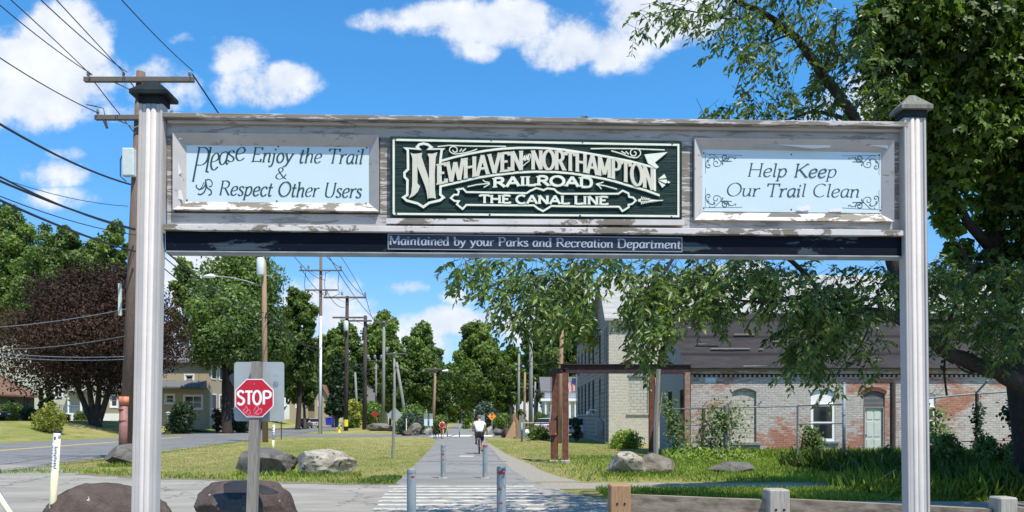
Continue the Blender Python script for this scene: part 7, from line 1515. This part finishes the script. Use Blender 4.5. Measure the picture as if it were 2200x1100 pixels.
def sprays(blobs, name, lm, seed, llen=.13, m=9, k=1.0, per=330., parent=None, hang=.42):
    rg = np.random.default_rng(seed); C, DD = [], []
    for b in blobs:
        px, py, rx, ry, Y = b[:5]; kk = b[5] if len(b) > 5 else 1
        n = max(3, int(math.pi*rx*ry/per*k*kk)); a = rg.random(n)*2*math.pi; r = np.sqrt(rg.random(n))
        # clump the sprays so gaps open between tufts
        for i in range(n):
            if math.sin(px*.1+a[i]*3+r[i]*9) < -.72: continue
            Yi = Y+rg.normal()*.55; v = at(px+rx*r[i]*math.cos(a[i]), py+ry*r[i]*math.sin(a[i]), Yi); C.append(v)
            d = Vector((rg.normal()*.7-.15, rg.normal()*.5, -.45+rg.normal()*.45)); DD.append(d.normalized())
    C = np.array(C); DD = np.array(DD); n = len(C); P, D, N, L, V_ = [], [], [], [], []; mb = MB(); tone = np.clip(.42+.24*rg.normal(size=n), 0, 1)
    for j in range(m):
        t_ = (j+.5)/m; p = C+DD*(t_*.34)+np.array([0, 0, -.10*t_*t_]); side = np.cross(DD, [0, 0, 1.]); side /= np.linalg.norm(side, axis=1, keepdims=True)+1e-6
        s_ = 1 if j % 2 else -1
        d = DD*.55+side*s_*.75+np.array([0, 0, -hang])+rg.normal(size=(n, 3))*.28; P.append(p); D.append(d); N.append(np.array([.15, -.55, .65])+rg.normal(size=(n, 3))*.5); L.append(llen*(.7+.6*rg.random(n))); V_.append(np.clip(tone+.14*rg.normal(size=n), 0, 1))
    P, D, N, L, V_ = [np.concatenate(q) for q in (P, D, N, L, V_)]
    leaf_obj(name, P, D, N, L, L*.42, V_, M[lm], parent, world=True)
    for i in range(n): c = Vector(C[i]); d = Vector(DD[i]); mb.tube([c-d*.15, c+d*.18, c+d*.34+Vector((0, 0, -.1))], .0035, 3, False)
    mb.build('twigs', M['bark_dark'], parent, world=True)
low = [(1010, 572, 48, 26, 10.9), (1080, 592, 75, 45, 10.9, 1.1), (1130, 645, 72, 48, 10.9, 1.15), (1112, 690, 38, 26, 10.9, .8), (1210, 620, 80, 58, 11, 1.1), (1290, 568, 70, 26, 11.1, 1), (1222, 655, 40, 40, 11, .7), (1385, 605, 62, 46, 11.2, 1.2), (1402, 670, 55, 60, 11.2, 1.5), (1392, 740, 28, 42, 11.2, 1.3),
       (1470, 620, 80, 50, 11.5, 1), (1530, 655, 55, 45, 11.8, .8), (1600, 600, 90, 45, 11.8, .95), (1700, 622, 90, 50, 12, 1), (1755, 690, 68, 66, 12, 1.6), (1735, 762, 52, 46, 12, 1.3), (1822, 660, 60, 60, 12.4, 1.3), (1850, 735, 48, 45, 12.3, .7), (1880, 615, 60, 50, 12.5, 1.2), (1788, 815, 22, 30, 12, .6),
       (2030, 605, 80, 50, 13.2, 1.2), (2085, 680, 80, 60, 13.3, 1.2), (2160, 720, 60, 60, 13.5, 1.3), (2015, 690, 40, 40, 13, .9), (1870, 800, 22, 16, 12.4, .4), (1560, 570, 120, 30, 11.8, 1), (2160, 610, 60, 60, 13.6, 1.2)]
up = [(1375, 40, 42, 24, 11.8, .7), (1440, 22, 60, 26, 11.9, 1), (1530, 30, 70, 42, 12, 1), (1600, 62, 66, 46, 12, 1), (1560, 110, 46, 40, 11.9, .55), (1640, 130, 60, 46, 11.9, .8), (1700, 50, 70, 56, 12.2, 1), (1765, 105, 60, 60, 12.4, 1.1), (1640, 208, 60, 40, 12, 1), (1565, 242, 66, 24, 12, 1),
      (1720, 222, 70, 42, 12.3, 1), (1800, 180, 60, 64, 12.6, 1.2), (1830, 80, 60, 60, 12.6, 1.2), (1508, 258, 26, 12, 12, .6), (1870, 232, 50, 50, 12.9, 1.2), (1240, 262, 74, 11, 12, .55), (1640, -40, 160, 60, 12, 1), (1900, 150, 50, 50, 13, 1.1)]
sprays(low, 'leaves', 'leaf_near', 101, parent=nt_, k=2.0, llen=.118, m=11)
sprays(up, 'upper_leaves', 'leaf_near', 103, parent=nt_, k=1.15, llen=.118, m=11)
sprays([(1330, 558, 260, 22, 12.2), (1640, 590, 240, 36, 12.9), (1500, 625, 120, 40, 12.6), (1740, 690, 70, 70, 12.9), (1400, 665, 45, 60, 12.2), (2060, 610, 130, 60, 14)], 'inner_leaves', 'leaf_near', 102, parent=nt_, k=1.0, llen=.14)
# ------------------------------------------------------------ big maple behind
mt = at(2215, 0, 16); mpl = thing('big_maple', 'dense dark maple with sunlit broad leaves filling the upper right', 'tree', (mt.x, 16, 0))
MB().tube([(mt.x, 16, -.3), (mt.x-.05, 16, 1), at(2180, 760, 16), at(2150, 560, 16), at(2110, 300, 16), at(2090, 40, 16)], [.34, .28, .22, .19, .13, .06], 12).build('trunk', M['bark_dark'], mpl, world=True, smooth=True)
mb = MB()
Q8 = .8
for a_ in (((2150, 560, 20), (2080, 480, 19.5), (2030, 380, 19), (2000, 250, 18.5), (1930, 150, 18)), ((2140, 480, 20), (2200, 380, 20), (2260, 200, 19)), ((2110, 300, 20), (2020, 180, 19), (1960, 40, 18.5)), ((2160, 620, 20), (2090, 590, 19.5), (2060, 520, 19))):
    mb.tube([at(p[0], p[1], p[2]*Q8) for p in a_], [.11-.09*i/(len(a_)-1) for i in range(len(a_))], 8)
mb.build('limbs', M['bark_dark'], mpl, world=True, smooth=True)
lobs = []
for (px, py, r, Y) in ((1900, 50, 62, 17.5), (1975, 20, 80, 17.5), (1920, 130, 66, 17.8), (1960, 200, 60, 18), (1910, 240, 40, 18.5), (2060, 60, 90, 18), (2150, 40, 90, 18.5), (2240, 60, 90, 19), (2040, 160, 85, 18.5), (2130, 160, 85, 18.8), (2220, 180, 85, 19), (2030, 265, 75, 18.5), (2110, 285, 80, 19), (2200, 300, 80, 19),
                       (2050, 365, 52, 19), (2150, 400, 56, 19.5), (2230, 420, 75, 19), (2035, 440, 30, 19.5), (2125, 480, 26, 20), (2210, 520, 44, 19.5), (2240, 600, 50, 19), (2165, 620, 28, 20), (2060, 540, 30, 20), (2010, 340, 34, 19), (2015, 400, 30, 19), (2040, 480, 26, 19.5), (2065, 610, 30, 19), (2120, 560, 28, 19.5)):
    Y *= .8; p = at(px, py, Y); lobs.append((p.x-mt.x, p.y-16, p.z, r/F*Y*1.12))
P, D, N, L, Wd, V_ = crown_cloud(np.random.default_rng(7), lobs, 19000, .165, .6, .95); P[:, :2] += 0; P += np.array([0, 0, 0])
leaf_obj('crown', P, D+np.array([0, 0, -.5]), N*.5+np.array([.2, -.3, .8]), L*.85, L*.55, V_, M['leaf_maple'], mpl, lobes=3)
lob2 = []
rgl = np.random.default_rng(8)
for i in range(26): # the rest of the crown: mostly unseen above, behind and right, added for shade
    lob2.append((rgl.uniform(2, 9), rgl.uniform(-6, 0), rgl.uniform(10.2, 14), rgl.uniform(1.1, 1.8)))
for i in range(14): lob2.append((rgl.uniform(1.6, 8), rgl.uniform(-4, 4), rgl.uniform(4, 10), rgl.uniform(1.1, 1.9)))
for i in range(9): lob2.append((rgl.uniform(.4, 2.5), rgl.uniform(.5, 3), rgl.uniform(6.5, 10), rgl.uniform(.9, 1.3)))
for i in range(15): lob2.append((rgl.uniform(6.2, 12.5)-mt.x, rgl.uniform(7, 11)-16, rgl.uniform(9.8, 12), rgl.uniform(.95, 1.3)))  # nearer lobes out of view, added to shade the maple's visible face
P, D, N, L, Wd, V_ = crown_cloud(np.random.default_rng(9), lob2, 20000, .26, .6, .9)
leaf_obj('shading_crown', P, D, N, L, L*.8, V_, M['leaf_maple'], mpl)
# ------------------------------------------------------------ grass and weeds
def blades(name, x0, x1, y0, y1, n, h, w, lm, seed, keep=None, bend_=.5, clump=None):
    rg = np.random.default_rng(seed); P = np.stack([rg.uniform(x0, x1, n), rg.uniform(y0, y1, n), np.zeros(n)], 1)
    if keep is not None: P = P[np.array([keep(p[0], p[1], rg) for p in P])]
    n = len(P); D = np.stack([rg.normal(size=n)*bend_, rg.normal(size=n)*bend_, np.ones(n)], 1); N = np.stack([rg.normal(size=n), rg.normal(size=n)-.5, np.full(n, .2)], 1)
    L = h*(.5+rg.random(n)); o = leaf_obj(name, P-np.array([0, 0, .01]), D, N, L, np.full(n, w)*(.6+.8*rg.random(n)), np.clip(.5+.28*rg.normal(size=n)+.2*np.sin(P[:, 0]*1.3)*np.sin(P[:, 1]*.9), 0, 1), M[lm])
    return tag(o, kind='stuff')
M['grass_mix'] = leafmat('lawn_blades', (.13, .17, .03), (.40, .36, .13), .3)
def edgeY(x):
    xs = [p[0] for p in [tuple(e)[:2] for e in edge]]; ys_ = [tuple(e)[1] for e in edge]; return np.interp(x, xs, ys_)
def left_lawn(x, y, rg):
    if x < xeast(y)+.25 or x > tc_(y)-1.62: return False
    return y > edgeY(x)+.03 if x < -2.6 else y > 18.3
blades('grass', -19, -1, 18, 62, 90000, .055, .016, 'grass_mix', 201, lambda x, y, rg: left_lawn(x, y, rg) and rg.random() < 1.15-(y-18)/40)
blades('grass', -15, -2, 18, 30, 26000, .15, .022, 'weed', 202, lambda x, y, rg: left_lawn(x, y, rg) and y < edgeY(x)+1.5*rg.random()**1.8)
blades('clover', -3.8, -1.6, 18.3, 20.6, 3500, .08, .05, 'leaf_light', 203, left_lawn)
def right_lawn(x, y, rg):
    g = np.interp(y, [q[0] for q in gs][::1], [q[1] for q in gs]); return x > tc_(y)+g+.02 and not (7.4 < x and y > 31.9)
blades('grass', -3, 16, 18.9, 62, 90000, .06, .016, 'grass_mix', 204, lambda x, y, rg: right_lawn(x, y, rg) and rg.random() < 1.15-(y-18)/40)
blades('weeds', 1.5, 17, 19, 31.8, 46000, .14, .030, 'weed', 205, lambda x, y, rg: right_lawn(x, y, rg) and rg.random() < np.interp(x, [1.5, 4, 8, 14], [.05, .3, .8, 1]))
blades('weeds', 6.5, 19, 29.8, 31.9, 9000, .34, .035, 'weed', 206)
blades('grass', 1.9, 14, 14.5, 16.9, 22000, .12, .02, 'weed', 207)
blades('weeds', 8.2, 16, 14.6, 25, 16000, .55, .05, 'leaf_near', 208, lambda x, y, rg: x > 8.9+.15*(25-y)*rg.random() and rg.random() < .8)
blades('weeds', 7.2, 13, 14.6, 18.6, 9000, .38, .03, 'weed', 209, lambda x, y, rg: rg.random() < (x-7)/4)
for i, (px, yb, w, yt, Y, lm, lb) in enumerate(((2035, 990, 50, 915, 20, 'leaf_far', 'dark leafy bush right of the gateway post'), (2120, 1000, 50, 925, 19, 'leaf_far', 'dark leafy bush under the chain link fence'), (2190, 1010, 40, 930, 18, 'leaf_far', 'dark leafy bush in the lower right corner'), (1905, 1000, 34, 955, 22, 'leaf_near', 'weedy bush before the pale door step'), (1990, 1010, 40, 950, 21, 'leaf_near', 'low weedy bush seen beside the right gateway post'))):
    shrub(lb, px, w, yt, yb, Y, lm, 300+i, n=2600, k=8, size=.10)
rgk = random.Random(3)
for (px0, px1, Y) in ((516, 640, 21.3), (632, 766, 20.8), (1303, 1388, 20.9), (1370, 1456, 21.2), (1510, 1614, 21.4), (228, 330, 25.2)):
    xa, xb = at(px0, 0, Y).x, at(px1, 0, Y).x; blades('weeds', xa-.15, xb+.15, Y-.35, Y+.25, 420, .15, .022, 'weed', rgk.randint(1, 999))
# fallen dead branches in the weeds
MB().tube([at(1880, 1040, 16.5), at(1905, 1020, 17), at(1925, 1010, 17)], .012, 5).build('fallen_branch', M['oldpost']); tag(bpy.data.objects['fallen_branch'], 'thin bare fallen branch in the weeds left of the right gateway post', 'branch')
